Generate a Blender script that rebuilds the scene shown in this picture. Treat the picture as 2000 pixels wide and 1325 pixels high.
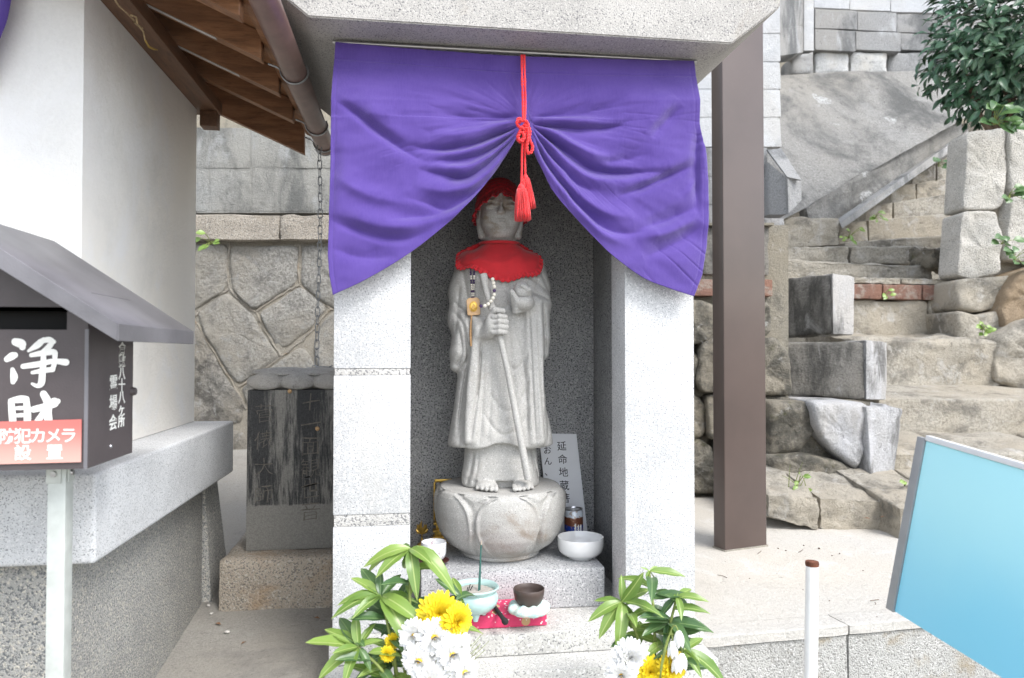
import bpy, bmesh, math, random
import numpy as np
from mathutils import Vector, Matrix, Quaternion, noise
random.seed(7); RNG = np.random.default_rng(11)
S = bpy.context.scene
for o in list(bpy.data.objects): bpy.data.objects.remove(o)
COL = S.collection
R_ = math.radians

# ------------------------------------------------------------------ camera
FPX, CX, CY = 1400.0, 1000.0, 662.5           # focal length in photo pixels (2000 wide)
YAW, PITCH, EYE = R_(8.05), R_(1.125), 0.70
cam_d = bpy.data.cameras.new('camera'); cam = bpy.data.objects.new('camera', cam_d); COL.objects.link(cam)
cam_d.sensor_fit = 'HORIZONTAL'; cam_d.sensor_width = 36; cam_d.lens = 36 * FPX / 2000
cam_d.dof.use_dof = True; cam_d.dof.focus_distance = 1.92; cam_d.dof.aperture_fstop = 5.0; cam_d.dof.aperture_blades = 7
cam_d.clip_start = 0.02; cam_d.clip_end = 500
cam.location = (0, 0, EYE)
cam.rotation_euler = (R_(90) + PITCH, 0, -YAW)
S.camera = cam
# ------------------------------------------------------------------ world + sun
SUN_EL, SUN_AZ = R_(50), R_(146)              # azimuth clockwise from +Y (behind the camera, a little to its right)
W = bpy.data.worlds.new('World'); S.world = W; W.use_nodes = True
wn = W.node_tree; bg = wn.nodes['Background']
sky = wn.nodes.new('ShaderNodeTexSky'); sky.sky_type = 'NISHITA'; sky.sun_disc = False
sky.sun_elevation = SUN_EL; sky.sun_rotation = SUN_AZ; sky.dust_density = 1.5; sky.air_density = 1.0; sky.ozone_density = 1.0
hs = wn.nodes.new('ShaderNodeHueSaturation'); hs.inputs['Saturation'].default_value = 0.42
wn.links.new(sky.outputs[0], hs.inputs['Color']); wn.links.new(hs.outputs[0], bg.inputs['Color'])
bg.inputs['Strength'].default_value = 0.15
sd = bpy.data.lights.new('sun', 'SUN'); sd.energy = 1.0; sd.angle = R_(24); sd.color = (1.0, 0.98, 0.95)
sun = bpy.data.objects.new('sun', sd); COL.objects.link(sun)
sdir = Vector((math.sin(SUN_AZ) * math.cos(SUN_EL), math.cos(SUN_AZ) * math.cos(SUN_EL), math.sin(SUN_EL)))
sun.rotation_euler = sdir.to_track_quat('Z', 'Y').to_euler(); sun.location = sdir * 20
S.view_settings.view_transform = 'Standard'; S.view_settings.look = 'None'
S.view_settings.exposure = 1.5; S.view_settings.gamma = 1.0; S.view_settings.use_curve_mapping = False
S.render.engine = 'CYCLES'; S.cycles.use_denoising = True; S.cycles.max_bounces = 8
S.cycles.use_adaptive_sampling = True

# ------------------------------------------------------------------ pixel -> world
FW = Vector((math.sin(YAW) * math.cos(PITCH), math.cos(YAW) * math.cos(PITCH), math.sin(PITCH)))
RT = Vector((math.cos(YAW), -math.sin(YAW), 0)); UP = RT.cross(FW)
FH = Vector((math.sin(YAW), math.cos(YAW), 0))
EYEV = Vector((0, 0, EYE))
def ray(x, y): return FW + RT * ((x - CX) / FPX) + UP * ((CY - y) / FPX)
def PD(x, y, d): r = ray(x, y); return EYEV + r * (d / r.dot(FH))      # horizontal distance along the view axis
def PZ(x, y, z): r = ray(x, y); return EYEV + r * ((z - EYE) / r.z)
def PY(x, y, Y): r = ray(x, y); return EYEV + r * (Y / r.y)
def PX(x, y, X): r = ray(x, y); return EYEV + r * (X / r.x)

# ------------------------------------------------------------------ numpy noise
_P = RNG.random((64, 64, 64))
def vnoise(p, s=1.0, off=0.0):
    q = np.asarray(p, float) * s + 100.0 + off
    i = np.floor(q).astype(int); f = q - i; f = f * f * (3 - 2 * f); i %= 64; j = (i + 1) % 64
    x0, y0, z0 = i[..., 0], i[..., 1], i[..., 2]; x1, y1, z1 = j[..., 0], j[..., 1], j[..., 2]
    fx, fy, fz = f[..., 0], f[..., 1], f[..., 2]
    a = _P[x0, y0, z0] * (1 - fx) + _P[x1, y0, z0] * fx; b = _P[x0, y1, z0] * (1 - fx) + _P[x1, y1, z0] * fx
    c = _P[x0, y0, z1] * (1 - fx) + _P[x1, y0, z1] * fx; d = _P[x0, y1, z1] * (1 - fx) + _P[x1, y1, z1] * fx
    return ((a * (1 - fy) + b * fy) * (1 - fz) + (c * (1 - fy) + d * fy) * fz) * 2 - 1
def fbm(p, s, o=3, off=0.0):
    return sum(vnoise(p, s * 2 ** k, off + 7.3 * k) * 0.5 ** k for k in range(o))
def seg_dist(px, py, pts):
    """distance, signed side and arc fraction to a polyline, over arrays"""
    best = np.full(np.shape(px), 1e9); side = np.zeros(np.shape(px)); arc = np.zeros(np.shape(px))
    pts = np.asarray(pts, float); L = np.r_[0, np.cumsum(np.hypot(*np.diff(pts, axis=0).T))]
    for k in range(len(pts) - 1):
        a, b = pts[k], pts[k + 1]; d = b - a; l2 = max(d @ d, 1e-12)
        t = np.clip(((px - a[0]) * d[0] + (py - a[1]) * d[1]) / l2, 0, 1)
        ex, ey = px - a[0] - t * d[0], py - a[1] - t * d[1]; r = np.hypot(ex, ey); m = r < best
        best = np.where(m, r, best); side = np.where(m, np.sign(d[0] * ey - d[1] * ex), side)
        arc = np.where(m, (L[k] + t * (L[k + 1] - L[k])) / L[-1], arc)
    return best, side, arc
def smoothline(pts, n=6):
    """Catmull-Rom through the points"""
    p = [np.asarray(q, float) for q in pts]; p = [2 * p[0] - p[1]] + p + [2 * p[-1] - p[-2]]; out = []
    for i in range(1, len(p) - 2):
        for k in range(n):
            t = k / n; a, b, c, d = p[i - 1:i + 3]
            out.append(0.5 * (2 * b + (c - a) * t + (2 * a - 5 * b + 4 * c - d) * t * t + (3 * b - a - 3 * c + d) * t ** 3))
    out.append(p[-2]); return out

# ------------------------------------------------------------------ objects
def tag(o, label=None, cat=None, group=None, kind=None):
    if label: o['label'] = label
    if cat: o['category'] = cat
    if group: o['group'] = group
    if kind: o['kind'] = kind
    return o
def thing(name, label, cat, loc=(0, 0, 0), group=None):
    o = bpy.data.objects.new(name, None); o.empty_display_size = 0.05; COL.objects.link(o); o.location = loc
    return tag(o, label, cat, group)
def adopt(o, parent):
    if parent is not None:
        o.parent = parent; o.matrix_parent_inverse = parent.matrix_basis.inverted()
    return o
def link(name, mesh, mat=None, parent=None, matrix=None):
    o = bpy.data.objects.new(name, mesh); COL.objects.link(o)
    if mat is not None and not mesh.materials: mesh.materials.append(mat)
    if matrix is not None:
        o.location, q, o.scale = matrix.decompose(); o.rotation_euler = q.to_euler()
    return adopt(o, parent)
def smooth(me, ang=40):
    me.shade_smooth()
    if ang < 180: me.set_sharp_from_angle(angle=R_(ang))
    return me
def mk(name, verts, faces, mat, parent=None, sm=40, recalc=True):
    me = bpy.data.meshes.new(name); me.from_pydata([tuple(v) for v in verts], [], [tuple(f) for f in faces])
    if recalc:
        bm = bmesh.new(); bm.from_mesh(me); bmesh.ops.recalc_face_normals(bm, faces=bm.faces); bm.to_mesh(me); bm.free()
    me.update()
    if sm: smooth(me, sm)
    return link(name, me, mat, parent)
def bm2(name, bm, mat, parent=None, sm=40):
    bmesh.ops.recalc_face_normals(bm, faces=bm.faces)
    me = bpy.data.meshes.new(name); bm.to_mesh(me); bm.free()
    if sm: smooth(me, sm)
    return link(name, me, mat, parent)
def hexa(name, c8, mat, parent=None, bev=0.0, seg=2):
    """c8: 4 bottom corners then the 4 above them"""
    bm = bmesh.new(); v = [bm.verts.new(tuple(c)) for c in c8]
    for f in ((0, 3, 2, 1), (4, 5, 6, 7), (0, 1, 5, 4), (1, 2, 6, 5), (2, 3, 7, 6), (3, 0, 4, 7)): bm.faces.new([v[i] for i in f])
    if bev: bmesh.ops.bevel(bm, geom=bm.edges[:], offset=bev, segments=seg, profile=0.6, affect='EDGES')
    return bm2(name, bm, mat, parent, 35)
def box(name, x0, x1, y0, y1, z0, z1, mat, parent=None, bev=0.0, seg=2):
    return hexa(name, [(x0, y0, z0), (x1, y0, z0), (x1, y1, z0), (x0, y1, z0), (x0, y0, z1), (x1, y0, z1), (x1, y1, z1), (x0, y1, z1)], mat, parent, bev, seg)
def quadblock(name, px4, D, depth, mat, parent=None, amp=0.0, n=7, rnd=0.12, off=0.0, back=None, rise=0.0):
    """block whose front face is seen as the pixel quad TL,TR,BR,BL at view distance D (number or 4), set back by depth"""
    Ds = [D] * 4 if np.isscalar(D) else D
    f = [PD(x, y, d) for (x, y), d in zip(px4, Ds)]; dv = back if back is not None else FH * depth; rv_ = Vector((0, 0, rise * depth))
    return rock(name, [f[3], f[2], f[2] + dv, f[3] + dv, f[0], f[1], f[1] + dv + rv_, f[0] + dv + rv_], mat, parent, amp, n, rnd, off)
def rock(name, c8, mat, parent=None, amp=0.01, n=7, rnd=0.12, off=0.0, freq=None):
    """a hewn block: subdivided hexahedron with worn arrises and an uneven skin"""
    c = np.array([tuple(q) for q in c8]); dim = np.linalg.norm(c[[1, 3, 4]] - c[0], axis=1); md = dim.min()
    bm = bmesh.new(); g = {}
    def pt(i, j, k):
        key = (i, j, k)
        if key in g: return g[key]
        u = np.array([i, j, k]) / n
        e = np.minimum(u, 1 - u)                                # put the first rings close to the edges
        u = np.where((u > 0) & (u < 1), 0.5 + (u - 0.5) * (1.0 if n < 4 else 1.06), u)
        a, b, w = u
        p = (((c[0] * (1 - a) + c[1] * a) * (1 - b) + (c[3] * (1 - a) + c[2] * a) * b) * (1 - w) + ((c[4] * (1 - a) + c[5] * a) * (1 - b) + (c[7] * (1 - a) + c[6] * a) * b) * w)
        ne = int((e == 0).sum())
        ctr = c.mean(0)
        if ne >= 2:                                             # pull edges and corners in
            for ax, (q0, q1) in enumerate(((c[[0, 3, 4, 7]].mean(0), c[[1, 2, 5, 6]].mean(0)), (c[[0, 1, 4, 5]].mean(0), c[[2, 3, 6, 7]].mean(0)), (c[:4].mean(0), c[4:].mean(0)))):
                if e[ax] == 0:
                    dvec = (q1 - q0) / max(np.linalg.norm(q1 - q0), 1e-9) * (1 if u[ax] == 0 else -1); p = p + dvec * md * rnd * (0.35 if ne == 2 else 0.45)
        g[key] = bm.verts.new(p); return g[key]
    for ax in range(3):
        for s in (0, n):
            for i in range(n):
                for j in range(n):
                    q = []
                    for (di, dj) in ((0, 0), (1, 0), (1, 1), (0, 1)):
                        k = [0, 0, 0]; k[ax] = s; k[(ax + 1) % 3] = i + di; k[(ax + 2) % 3] = j + dj; q.append(pt(*k))
                    bm.faces.new(q if s else q[::-1])
    bmesh.ops.recalc_face_normals(bm, faces=bm.faces)
    if amp:
        bm.normal_update(); P = np.array([v.co[:] for v in bm.verts]); fr = freq or 2.2 / max(md, 0.05)
        d = (fbm(P, fr, 4, off + 3.1) - 0.55 * np.abs(fbm(P, fr * 2.7, 3, off + 9.1))) * amp
        for v, q in zip(bm.verts, d): v.co += v.normal * float(q)
    me = bpy.data.meshes.new(name); bm.to_mesh(me); bm.free(); smooth(me, 50)
    return link(name, me, mat, parent)
def tube(name, pts, rad, mat, parent=None, seg=8, cap=True, sm=True):
    v, f = tube_vf(pts, rad, seg, cap); return mk(name, v, f, mat, parent, 60 if sm else 0)
def tube_vf(pts, rad, seg=8, cap=True, base=0):
    pts = [Vector(p) for p in pts]; n = len(pts); rad = [rad] * n if np.isscalar(rad) else list(rad); V, F = [], []
    t0 = (pts[1] - pts[0]).normalized(); up = Vector((0, 0, 1)) if abs(t0.z) < 0.9 else Vector((1, 0, 0)); nn = t0.cross(up).normalized()
    for i, p in enumerate(pts):
        t = (pts[min(i + 1, n - 1)] - pts[max(i - 1, 0)]).normalized(); nn = (nn - t * nn.dot(t)).normalized(); b = t.cross(nn)
        for k in range(seg):
            a = 2 * math.pi * k / seg; V.append(p + (nn * math.cos(a) + b * math.sin(a)) * rad[i])
    for i in range(n - 1):
        for k in range(seg):
            a, b = i * seg + k, i * seg + (k + 1) % seg; F.append((base + a, base + b, base + b + seg, base + a + seg))
    if cap: F.append(tuple(base + k for k in range(seg))[::-1]); F.append(tuple(base + (n - 1) * seg + k for k in range(seg)))
    return V, F
def lathe_vf(prof, c, seg=40, fn=None):
    """profile of (r, z); fn(angle, r, z) -> (r, z) may modulate it"""
    V, F = [], []; c = Vector(c)
    for r, z in prof:
        for k in range(seg):
            a = 2 * math.pi * k / seg; rr, zz = fn(a, r, z) if fn else (r, z)
            V.append(c + Vector((math.cos(a) * rr, math.sin(a) * rr, zz)))
    for i in range(len(prof) - 1):
        for k in range(seg):
            a, b = i * seg + k, i * seg + (k + 1) % seg; F.append((a, b, b + seg, a + seg))
    F.append(tuple(range(seg))[::-1]); F.append(tuple((len(prof) - 1) * seg + k for k in range(seg)))
    return V, F
def lathe(name, prof, c, mat, parent=None, seg=40, fn=None, sm=50):
    V, F = lathe_vf(prof, c, seg, fn); return mk(name, V, F, mat, parent, sm)
def text_mesh(name, s, size, mat, parent, origin, ex, ey, ext=0.0012, bold=0.0, pitch=None, vertical=True, sx=1.0, jitter=0.0):
    """lettering laid out glyph by glyph from origin along -ey (vertical) or ex, as one mesh"""
    ex, ey = Vector(ex).normalized(), Vector(ey).normalized(); ez = ex.cross(ey); V, F = [], []; pitch = pitch or size * 1.05
    for i, ch in enumerate(s):
        if ch == ' ': continue
        cu = bpy.data.curves.new('glyph', 'FONT'); cu.body = ch; cu.size = size; cu.extrude = ext; cu.offset = bold; cu.resolution_u = 3
        ob = bpy.data.objects.new('glyph', cu); COL.objects.link(ob); bpy.context.view_layer.update()
        me = bpy.data.meshes.new_from_object(ob.evaluated_get(bpy.context.evaluated_depsgraph_get()))
        V, F = [], []; step = (ey * (-pitch * i)) if vertical else (ex * (pitch * i)); o3 = Vector(origin) + step
        wob = random.uniform(-0.05, 0.05) if vertical else 0; jt = jitter * size
        for v in me.vertices: V.append(o3 + ex * ((v.co.x - size * 0.5) * sx + jt * noise.noise(Vector((v.co.x, v.co.y, i * 3.1)) * (3.2 / size))) + ey * (v.co.y - size * 0.36 + (wob + (0.12 if jitter else 0)) * v.co.x + jt * noise.noise(Vector((v.co.y, v.co.x, i * 5.7)) * (3.2 / size))) + ez * v.co.z)
        for p in me.polygons: F.append(list(p.vertices))
        bpy.data.objects.remove(ob); bpy.data.curves.remove(cu); bpy.data.meshes.remove(me)
        mk(name, V, F, mat, parent, 0, recalc=False)
def strokes(name, polys, mat, parent, fn, thick, ez):
    """brush lettering: each stroke a list of (x, y, half width), fn maps x,y to the surface"""
    V, F = [], []; ez = Vector(ez)
    for st in polys:
        p = np.array(st, float); q = np.array(smoothline(p, 5)) if len(p) > 2 else np.array([p[0] * (1 - t) + p[1] * t for t in np.linspace(0, 1, 6)])
        t = np.gradient(q[:, :2], axis=0); t /= np.linalg.norm(t, axis=1)[:, None] + 1e-9; nn = np.c_[-t[:, 1], t[:, 0]]
        q0, q1 = q[0], q[-1]; L = []; Rr = []
        for k in range(len(q)):
            w = max(q[k, 2], 0.3); L.append(q[k, :2] + nn[k] * w); Rr.append(q[k, :2] - nn[k] * w)
        cap0 = [q0[:2] - t[0] * max(q0[2], .3) * math.sin(a) + nn[0] * max(q0[2], .3) * math.cos(a) for a in np.linspace(math.pi, 0, 7)[1:-1]]
        cap1 = [q1[:2] + t[-1] * max(q1[2], .3) * math.sin(a) + nn[-1] * max(q1[2], .3) * math.cos(a) for a in np.linspace(0, math.pi, 7)[1:-1]]
        b = len(V); n = len(q)
        V += [fn(*a) + ez * thick for a in L] + [fn(*a) + ez * thick for a in Rr]
        for k in range(n - 1): F.append((b + k, b + k + 1, b + n + k + 1, b + n + k))
        c0 = len(V); V += [fn(*a) + ez * thick for a in cap0]; F.append([b + n] + list(range(c0, c0 + len(cap0))) + [b])
        c1 = len(V); V += [fn(*a) + ez * thick for a in cap1]; F.append([b + n - 1] + list(range(c1, c1 + len(cap1))) + [b + 2 * n - 1])
        thick += 0.00012
    return mk(name, V, F, mat, parent, 0)

# ------------------------------------------------------------------ signed-distance sculpting
def nets(f, o, h):
    nx, ny, nz = f.shape; s = f < 0; acc = np.zeros((nx - 1, ny - 1, nz - 1, 3), np.float32); cnt = np.zeros((nx - 1, ny - 1, nz - 1), np.int16)
    def sl(d): return tuple(slice(d[k], f.shape[k] - 1 + d[k]) for k in range(3))
    for ax in range(3):
        for u in (0, 1):
            for w in (0, 1):
                a = [0, 0, 0]; a[(ax + 1) % 3] = u; a[(ax + 2) % 3] = w; b = list(a); b[ax] = 1
                fa, fb = f[sl(a)], f[sl(b)]; m = (fa < 0) != (fb < 0); t = fa[m] / (fa[m] - fb[m])
                p = np.tile(np.array(a, np.float32), (t.size, 1)); p[:, ax] += t; acc[m] += p; cnt[m] += 1
    act = cnt > 0; idx = np.full(act.shape, -1, np.int64); idx[act] = np.arange(act.sum())
    ijk = np.argwhere(act); V = (acc[act] / cnt[act][:, None] + ijk) * h + np.asarray(o); Fs = []
    for ax in range(3):
        b, c = (ax + 1) % 3, (ax + 2) % 3; s0 = np.moveaxis(s, (ax, b, c), (0, 1, 2)); m = s0[:-1, 1:-1, 1:-1] != s0[1:, 1:-1, 1:-1]
        q = np.argwhere(m); ins = s0[:-1, 1:-1, 1:-1][m]; I = np.moveaxis(idx, (ax, b, c), (0, 1, 2)); i, j, k = q[:, 0], q[:, 1] + 1, q[:, 2] + 1
        F = np.c_[I[i, j - 1, k - 1], I[i, j, k - 1], I[i, j, k], I[i, j - 1, k]]; F[~ins] = F[~ins][:, ::-1]; Fs.append(F)
    return V, np.concatenate(Fs)
def npmesh(name, V, F, mat, parent=None, sm=180):
    me = bpy.data.meshes.new(name); me.vertices.add(len(V)); me.vertices.foreach_set('co', np.ascontiguousarray(V, np.float32).ravel())
    k = F.shape[1]; me.loops.add(len(F) * k); me.loops.foreach_set('vertex_index', F.astype(np.int32).ravel()); me.polygons.add(len(F))
    me.polygons.foreach_set('loop_start', np.arange(0, len(F) * k, k, dtype=np.int32)); me.polygons.foreach_set('loop_total', np.full(len(F), k, np.int32))
    me.update(calc_edges=True); me.validate(); smooth(me, sm) if sm < 180 else me.shade_smooth()
    return link(name, me, mat, parent)
def grid3(lo, hi, h):
    ax = [np.arange(lo[k], hi[k] + h, h, dtype=np.float32) for k in range(3)]; return np.meshgrid(*ax, indexing='ij')
def smin(a, b, k): q = np.clip(0.5 + 0.5 * (b - a) / k, 0, 1); return b * (1 - q) + a * q - k * q * (1 - q)
def smax(a, b, k): return -smin(-a, -b, k)
def ell(X, Y, Z, c, r):
    a, b, d = (X - c[0]) / r[0], (Y - c[1]) / r[1], (Z - c[2]) / r[2]; k0 = np.sqrt(a * a + b * b + d * d) + 1e-9
    k1 = np.sqrt((a / r[0]) ** 2 + (b / r[1]) ** 2 + (d / r[2]) ** 2) + 1e-9; return k0 * (k0 - 1) / k1
def cap(X, Y, Z, a, b, ra, rb=None):
    rb = ra if rb is None else rb; a = np.array(a, float); d = np.array(b, float) - a
    t = np.clip(((X - a[0]) * d[0] + (Y - a[1]) * d[1] + (Z - a[2]) * d[2]) / (d @ d), 0, 1)
    return np.sqrt((X - a[0] - t * d[0]) ** 2 + (Y - a[1] - t * d[1]) ** 2 + (Z - a[2] - t * d[2]) ** 2) - (ra + (rb - ra) * t)

# ------------------------------------------------------------------ materials
def nodes_of(name):
    m = bpy.data.materials.new(name); m.use_nodes = True; nt = m.node_tree; b = nt.nodes['Principled BSDF']; return m, nt, b
def coord(nt, scale=(1, 1, 1)):
    tc = nt.nodes.new('ShaderNodeTexCoord'); mp = nt.nodes.new('ShaderNodeMapping'); mp.inputs['Scale'].default_value = scale
    nt.links.new(tc.outputs['Object'], mp.inputs[0]); return mp.outputs[0]
def nz(nt, vec, scale, detail=3, rough=0.55, dist=0.0):
    n = nt.nodes.new('ShaderNodeTexNoise'); n.inputs['Scale'].default_value = scale; n.inputs['Detail'].default_value = detail
    n.inputs['Roughness'].default_value = rough; n.inputs['Distortion'].default_value = dist; nt.links.new(vec, n.inputs['Vector']); return n.outputs[0]
def ramp(nt, fac, lo, hi, a=0.0, b=1.0):
    r = nt.nodes.new('ShaderNodeMapRange'); r.inputs['From Min'].default_value = lo; r.inputs['From Max'].default_value = hi
    r.inputs['To Min'].default_value = a; r.inputs['To Max'].default_value = b; r.interpolation_type = 'SMOOTHSTEP'; nt.links.new(fac, r.inputs[0]); return r.outputs[0]
def mix(nt, fac, a, b, mode='MIX'):
    m = nt.nodes.new('ShaderNodeMix'); m.data_type = 'RGBA'; m.blend_type = mode; m.clamp_factor = True
    for sock, v in ((m.inputs[0], fac), (m.inputs[6], a), (m.inputs[7], b)):
        if isinstance(v, (int, float)): sock.default_value = v
        elif isinstance(v, tuple): sock.default_value = (*v, 1)
        else: nt.links.new(v, sock)
    return m.outputs[2]
def bump(nt, b, h, dist, strength=1.0):
    n = nt.nodes.new('ShaderNodeBump'); n.inputs['Strength'].default_value = strength; n.inputs['Distance'].default_value = dist
    nt.links.new(h, n.inputs['Height']); nt.links.new(n.outputs[0], b.inputs['Normal'])
def math2(nt, op, a, b):
    m = nt.nodes.new('ShaderNodeMath'); m.operation = op
    for s, v in ((m.inputs[0], a), (m.inputs[1], b)):
        if isinstance(v, (int, float)): s.default_value = v
        else: nt.links.new(v, s)
    return m.outputs[0]
def plain(name, col, rough=0.6, var=0.12, vs=30, bmp=0.0, bs=200, metal=0.0, spec=0.5, sheen=0.0, sub=0.0, coat=0.0):
    m, nt, b = nodes_of(name); v = coord(nt); n = nz(nt, v, vs, 4)
    c = mix(nt, ramp(nt, n, 0.3, 0.7), tuple(x * (1 - var) for x in col), tuple(min(1, x * (1 + var)) for x in col))
    nt.links.new(c, b.inputs['Base Color']); b.inputs['Roughness'].default_value = rough; b.inputs['Metallic'].default_value = metal
    b.inputs['Specular IOR Level'].default_value = spec; b.inputs['Sheen Weight'].default_value = sheen; b.inputs['Coat Weight'].default_value = coat
    if sub: b.inputs['Subsurface Weight'].default_value = sub; b.inputs['Subsurface Radius'].default_value = (0.01, 0.01, 0.005); b.inputs['Subsurface Scale'].default_value = 0.5
    if bmp: bump(nt, b, nz(nt, v, bs, 3), bmp)
    return m
def cool(c, k=0.08):
    l = 0.3 * c[0] + 0.59 * c[1] + 0.11 * c[2]; return tuple(x * (1 - k) + l * k for x in c)
def granite(name, base, dark, light, sc=260, pd=0.44, pl=0.58, rough=0.65, stain=None, st=(0.55, 0.75), ss=5.0, bmp=0.0006, stretch=(1, 1, 1), big=0.12):
    """crystalline stone: pale ground, dark mica and pale quartz grains, broad tone drift, optional stain colour"""
    base, dark, light = cool(base), cool(dark), cool(light)
    m, nt, b = nodes_of(name); v = coord(nt); n1 = nz(nt, v, sc, 2, 0.6); n2 = nz(nt, v, sc * 0.63, 2, 0.6, 0.3); n3 = nz(nt, v, 6, 4)
    c = mix(nt, ramp(nt, n3, 0.3, 0.7), tuple(x * (1 - big) for x in base), tuple(min(1, x * (1 + big)) for x in base))
    c = mix(nt, ramp(nt, n2, pl - 0.03, pl + 0.10), c, light); c = mix(nt, ramp(nt, n1, pd + 0.02, pd - 0.09), c, dark)
    if stain:
        vv = coord(nt, stretch); n4 = nz(nt, vv, ss, 6, 0.65, 0.4); c = mix(nt, ramp(nt, n4, st[0], st[1], 0, 0.85), c, stain)
    nt.links.new(c, b.inputs['Base Color']); b.inputs['Roughness'].default_value = rough
    if bmp: bump(nt, b, math2(nt, 'ADD', n1, n3), bmp * 4, 0.6)
    return m
def weathered(name, base, dark, pale, sc=8, dk=(0.5, 0.68), pk=(0.6, 0.7), grain=140, gb=0.0025, rough=0.85, moss=None, mk_=(0.6, 0.72), streak=1.0, gv=0.25, spots=None, speck=0.5):
    """old concrete or fieldstone: grain, dark algae blotches (optionally streaked downward), pale lime or lichen, moss"""
    if name not in ('red_brick', 'tan_stone'): base, dark, pale = cool(base), cool(dark), cool(pale)
    m, nt, b = nodes_of(name); v = coord(nt); vs = coord(nt, (1, 1, 1.0 / streak)); g = nz(nt, v, grain, 4, 0.7); c = mix(nt, ramp(nt, g, 0.3, 0.7), tuple(x * (1 - gv) for x in base), tuple(min(1, x * (1 + gv)) for x in base))
    c = mix(nt, ramp(nt, nz(nt, v, sc * 0.35, 3), 0.35, 0.65), c, tuple(min(1, x * y) for x, y in zip(base, (1.06, 1.02, 0.96))))
    c = mix(nt, ramp(nt, nz(nt, vs, sc, 7, 0.7, 0.3), dk[0], dk[1], 0, 0.9), c, dark)
    c = mix(nt, ramp(nt, nz(nt, vs, sc * 1.9, 6, 0.65, 0.6), pk[0], pk[1], 0, 0.85), c, pale)
    if moss: c = mix(nt, ramp(nt, nz(nt, v, sc * 1.3, 6, 0.7), mk_[0], mk_[1], 0, 0.8), c, moss)
    if spots:
        vo = nt.nodes.new('ShaderNodeTexVoronoi'); vo.inputs['Scale'].default_value = spots; wv_ = nt.nodes.new('ShaderNodeVectorMath'); wv_.operation = 'ADD'
        nn = nt.nodes.new('ShaderNodeTexNoise'); nn.inputs['Scale'].default_value = 9; nt.links.new(v, nn.inputs['Vector']); sc_ = nt.nodes.new('ShaderNodeVectorMath'); sc_.operation = 'SCALE'; sc_.inputs['Scale'].default_value = 0.22
        nt.links.new(nn.outputs['Color'], sc_.inputs[0]); nt.links.new(v, wv_.inputs[0]); nt.links.new(sc_.outputs[0], wv_.inputs[1]); nt.links.new(wv_.outputs[0], vo.inputs['Vector'])
        sp_ = nt.nodes.new('ShaderNodeSeparateColor'); nt.links.new(vo.outputs['Color'], sp_.inputs[0])
        rad = math2(nt, 'MULTIPLY', ramp(nt, sp_.outputs[0], 0.6, 1.0), 0.40); d_ = math2(nt, 'SUBTRACT', rad, vo.outputs['Distance'])
        c = mix(nt, math2(nt, 'MULTIPLY', ramp(nt, d_, 0.0, 0.10), ramp(nt, nz(nt, v, 40, 5, 0.7), 0.40, 0.56)), c, (0.46, 0.465, 0.46))
    pit = nz(nt, v, grain * 0.28, 9, 0.78, 0.5); c = mix(nt, ramp(nt, pit, 0.43, 0.30, 0, 0.75 * (speck > 0)), c, tuple(x * 0.55 for x in dark))
    c = mix(nt, ramp(nt, nz(nt, v, grain * 2.5, 2), 0.40, 0.33, 0, speck), c, tuple(x * 0.35 for x in base))
    nt.links.new(c, b.inputs['Base Color']); b.inputs['Roughness'].default_value = rough; b.inputs['Specular IOR Level'].default_value = 0.25
    bump(nt, b, math2(nt, 'ADD', g, math2(nt, 'MULTIPLY', pit, 2.5)), gb * 2.6, 0.85)
    return m
def wood(name, a, bcol, axis=(1, 8, 8), sc=6):
    m, nt, b = nodes_of(name); v = coord(nt, axis); n = nz(nt, v, sc, 5, 0.6, 0.8); k = nz(nt, v, sc * 6, 3, 0.6)
    c = mix(nt, ramp(nt, n, 0.35, 0.65), a, bcol); c = mix(nt, ramp(nt, k, 0.5, 0.7, 0, 0.5), c, tuple(x * 0.55 for x in a))
    nt.links.new(c, b.inputs['Base Color']); b.inputs['Roughness'].default_value = 0.55; bump(nt, b, k, 0.0008); return m
M = {}
M['granite_white'] = granite('granite_white', (0.54, 0.545, 0.55), (0.24, 0.25, 0.265), (0.72, 0.72, 0.72), 290, 0.43, 0.55, 0.6, stain=(0.46, 0.45, 0.425), st=(0.56, 0.80), ss=6, stretch=(1, 1, 0.25))
M['granite_band'] = granite('granite_band', (0.53, 0.515, 0.49), (0.20, 0.20, 0.205), (0.55, 0.54, 0.52), 240, 0.46, 0.55, 0.8, bmp=0.0015)
M['granite_altar'] = granite('granite_altar', (0.43, 0.435, 0.44), (0.15, 0.155, 0.165), (0.60, 0.60, 0.60), 230, 0.45, 0.56, 0.6)
M['granite_roof'] = granite('granite_roof', (0.41, 0.395, 0.37), (0.12, 0.12, 0.13), (0.52, 0.50, 0.47), 330, 0.43, 0.55, 0.75, stain=(0.33, 0.28, 0.22), st=(0.60, 0.85), ss=4)
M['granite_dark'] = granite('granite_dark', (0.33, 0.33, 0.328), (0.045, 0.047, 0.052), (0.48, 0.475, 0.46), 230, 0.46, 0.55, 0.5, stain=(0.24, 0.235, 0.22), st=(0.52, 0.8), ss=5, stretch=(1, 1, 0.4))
M['granite_step'] = granite('granite_step', (0.52, 0.51, 0.48), (0.20, 0.20, 0.20), (0.68, 0.67, 0.64), 240, 0.43, 0.56, 0.7, stain=(0.40, 0.36, 0.30), st=(0.58, 0.8), ss=7)
M['statue_stone'] = granite('statue_stone', (0.44, 0.43, 0.405), (0.26, 0.255, 0.245), (0.56, 0.55, 0.53), 420, 0.42, 0.57, 0.8, stain=(0.29, 0.245, 0.19), st=(0.60, 0.82), ss=9, bmp=0.0004, big=0.07)
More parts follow.
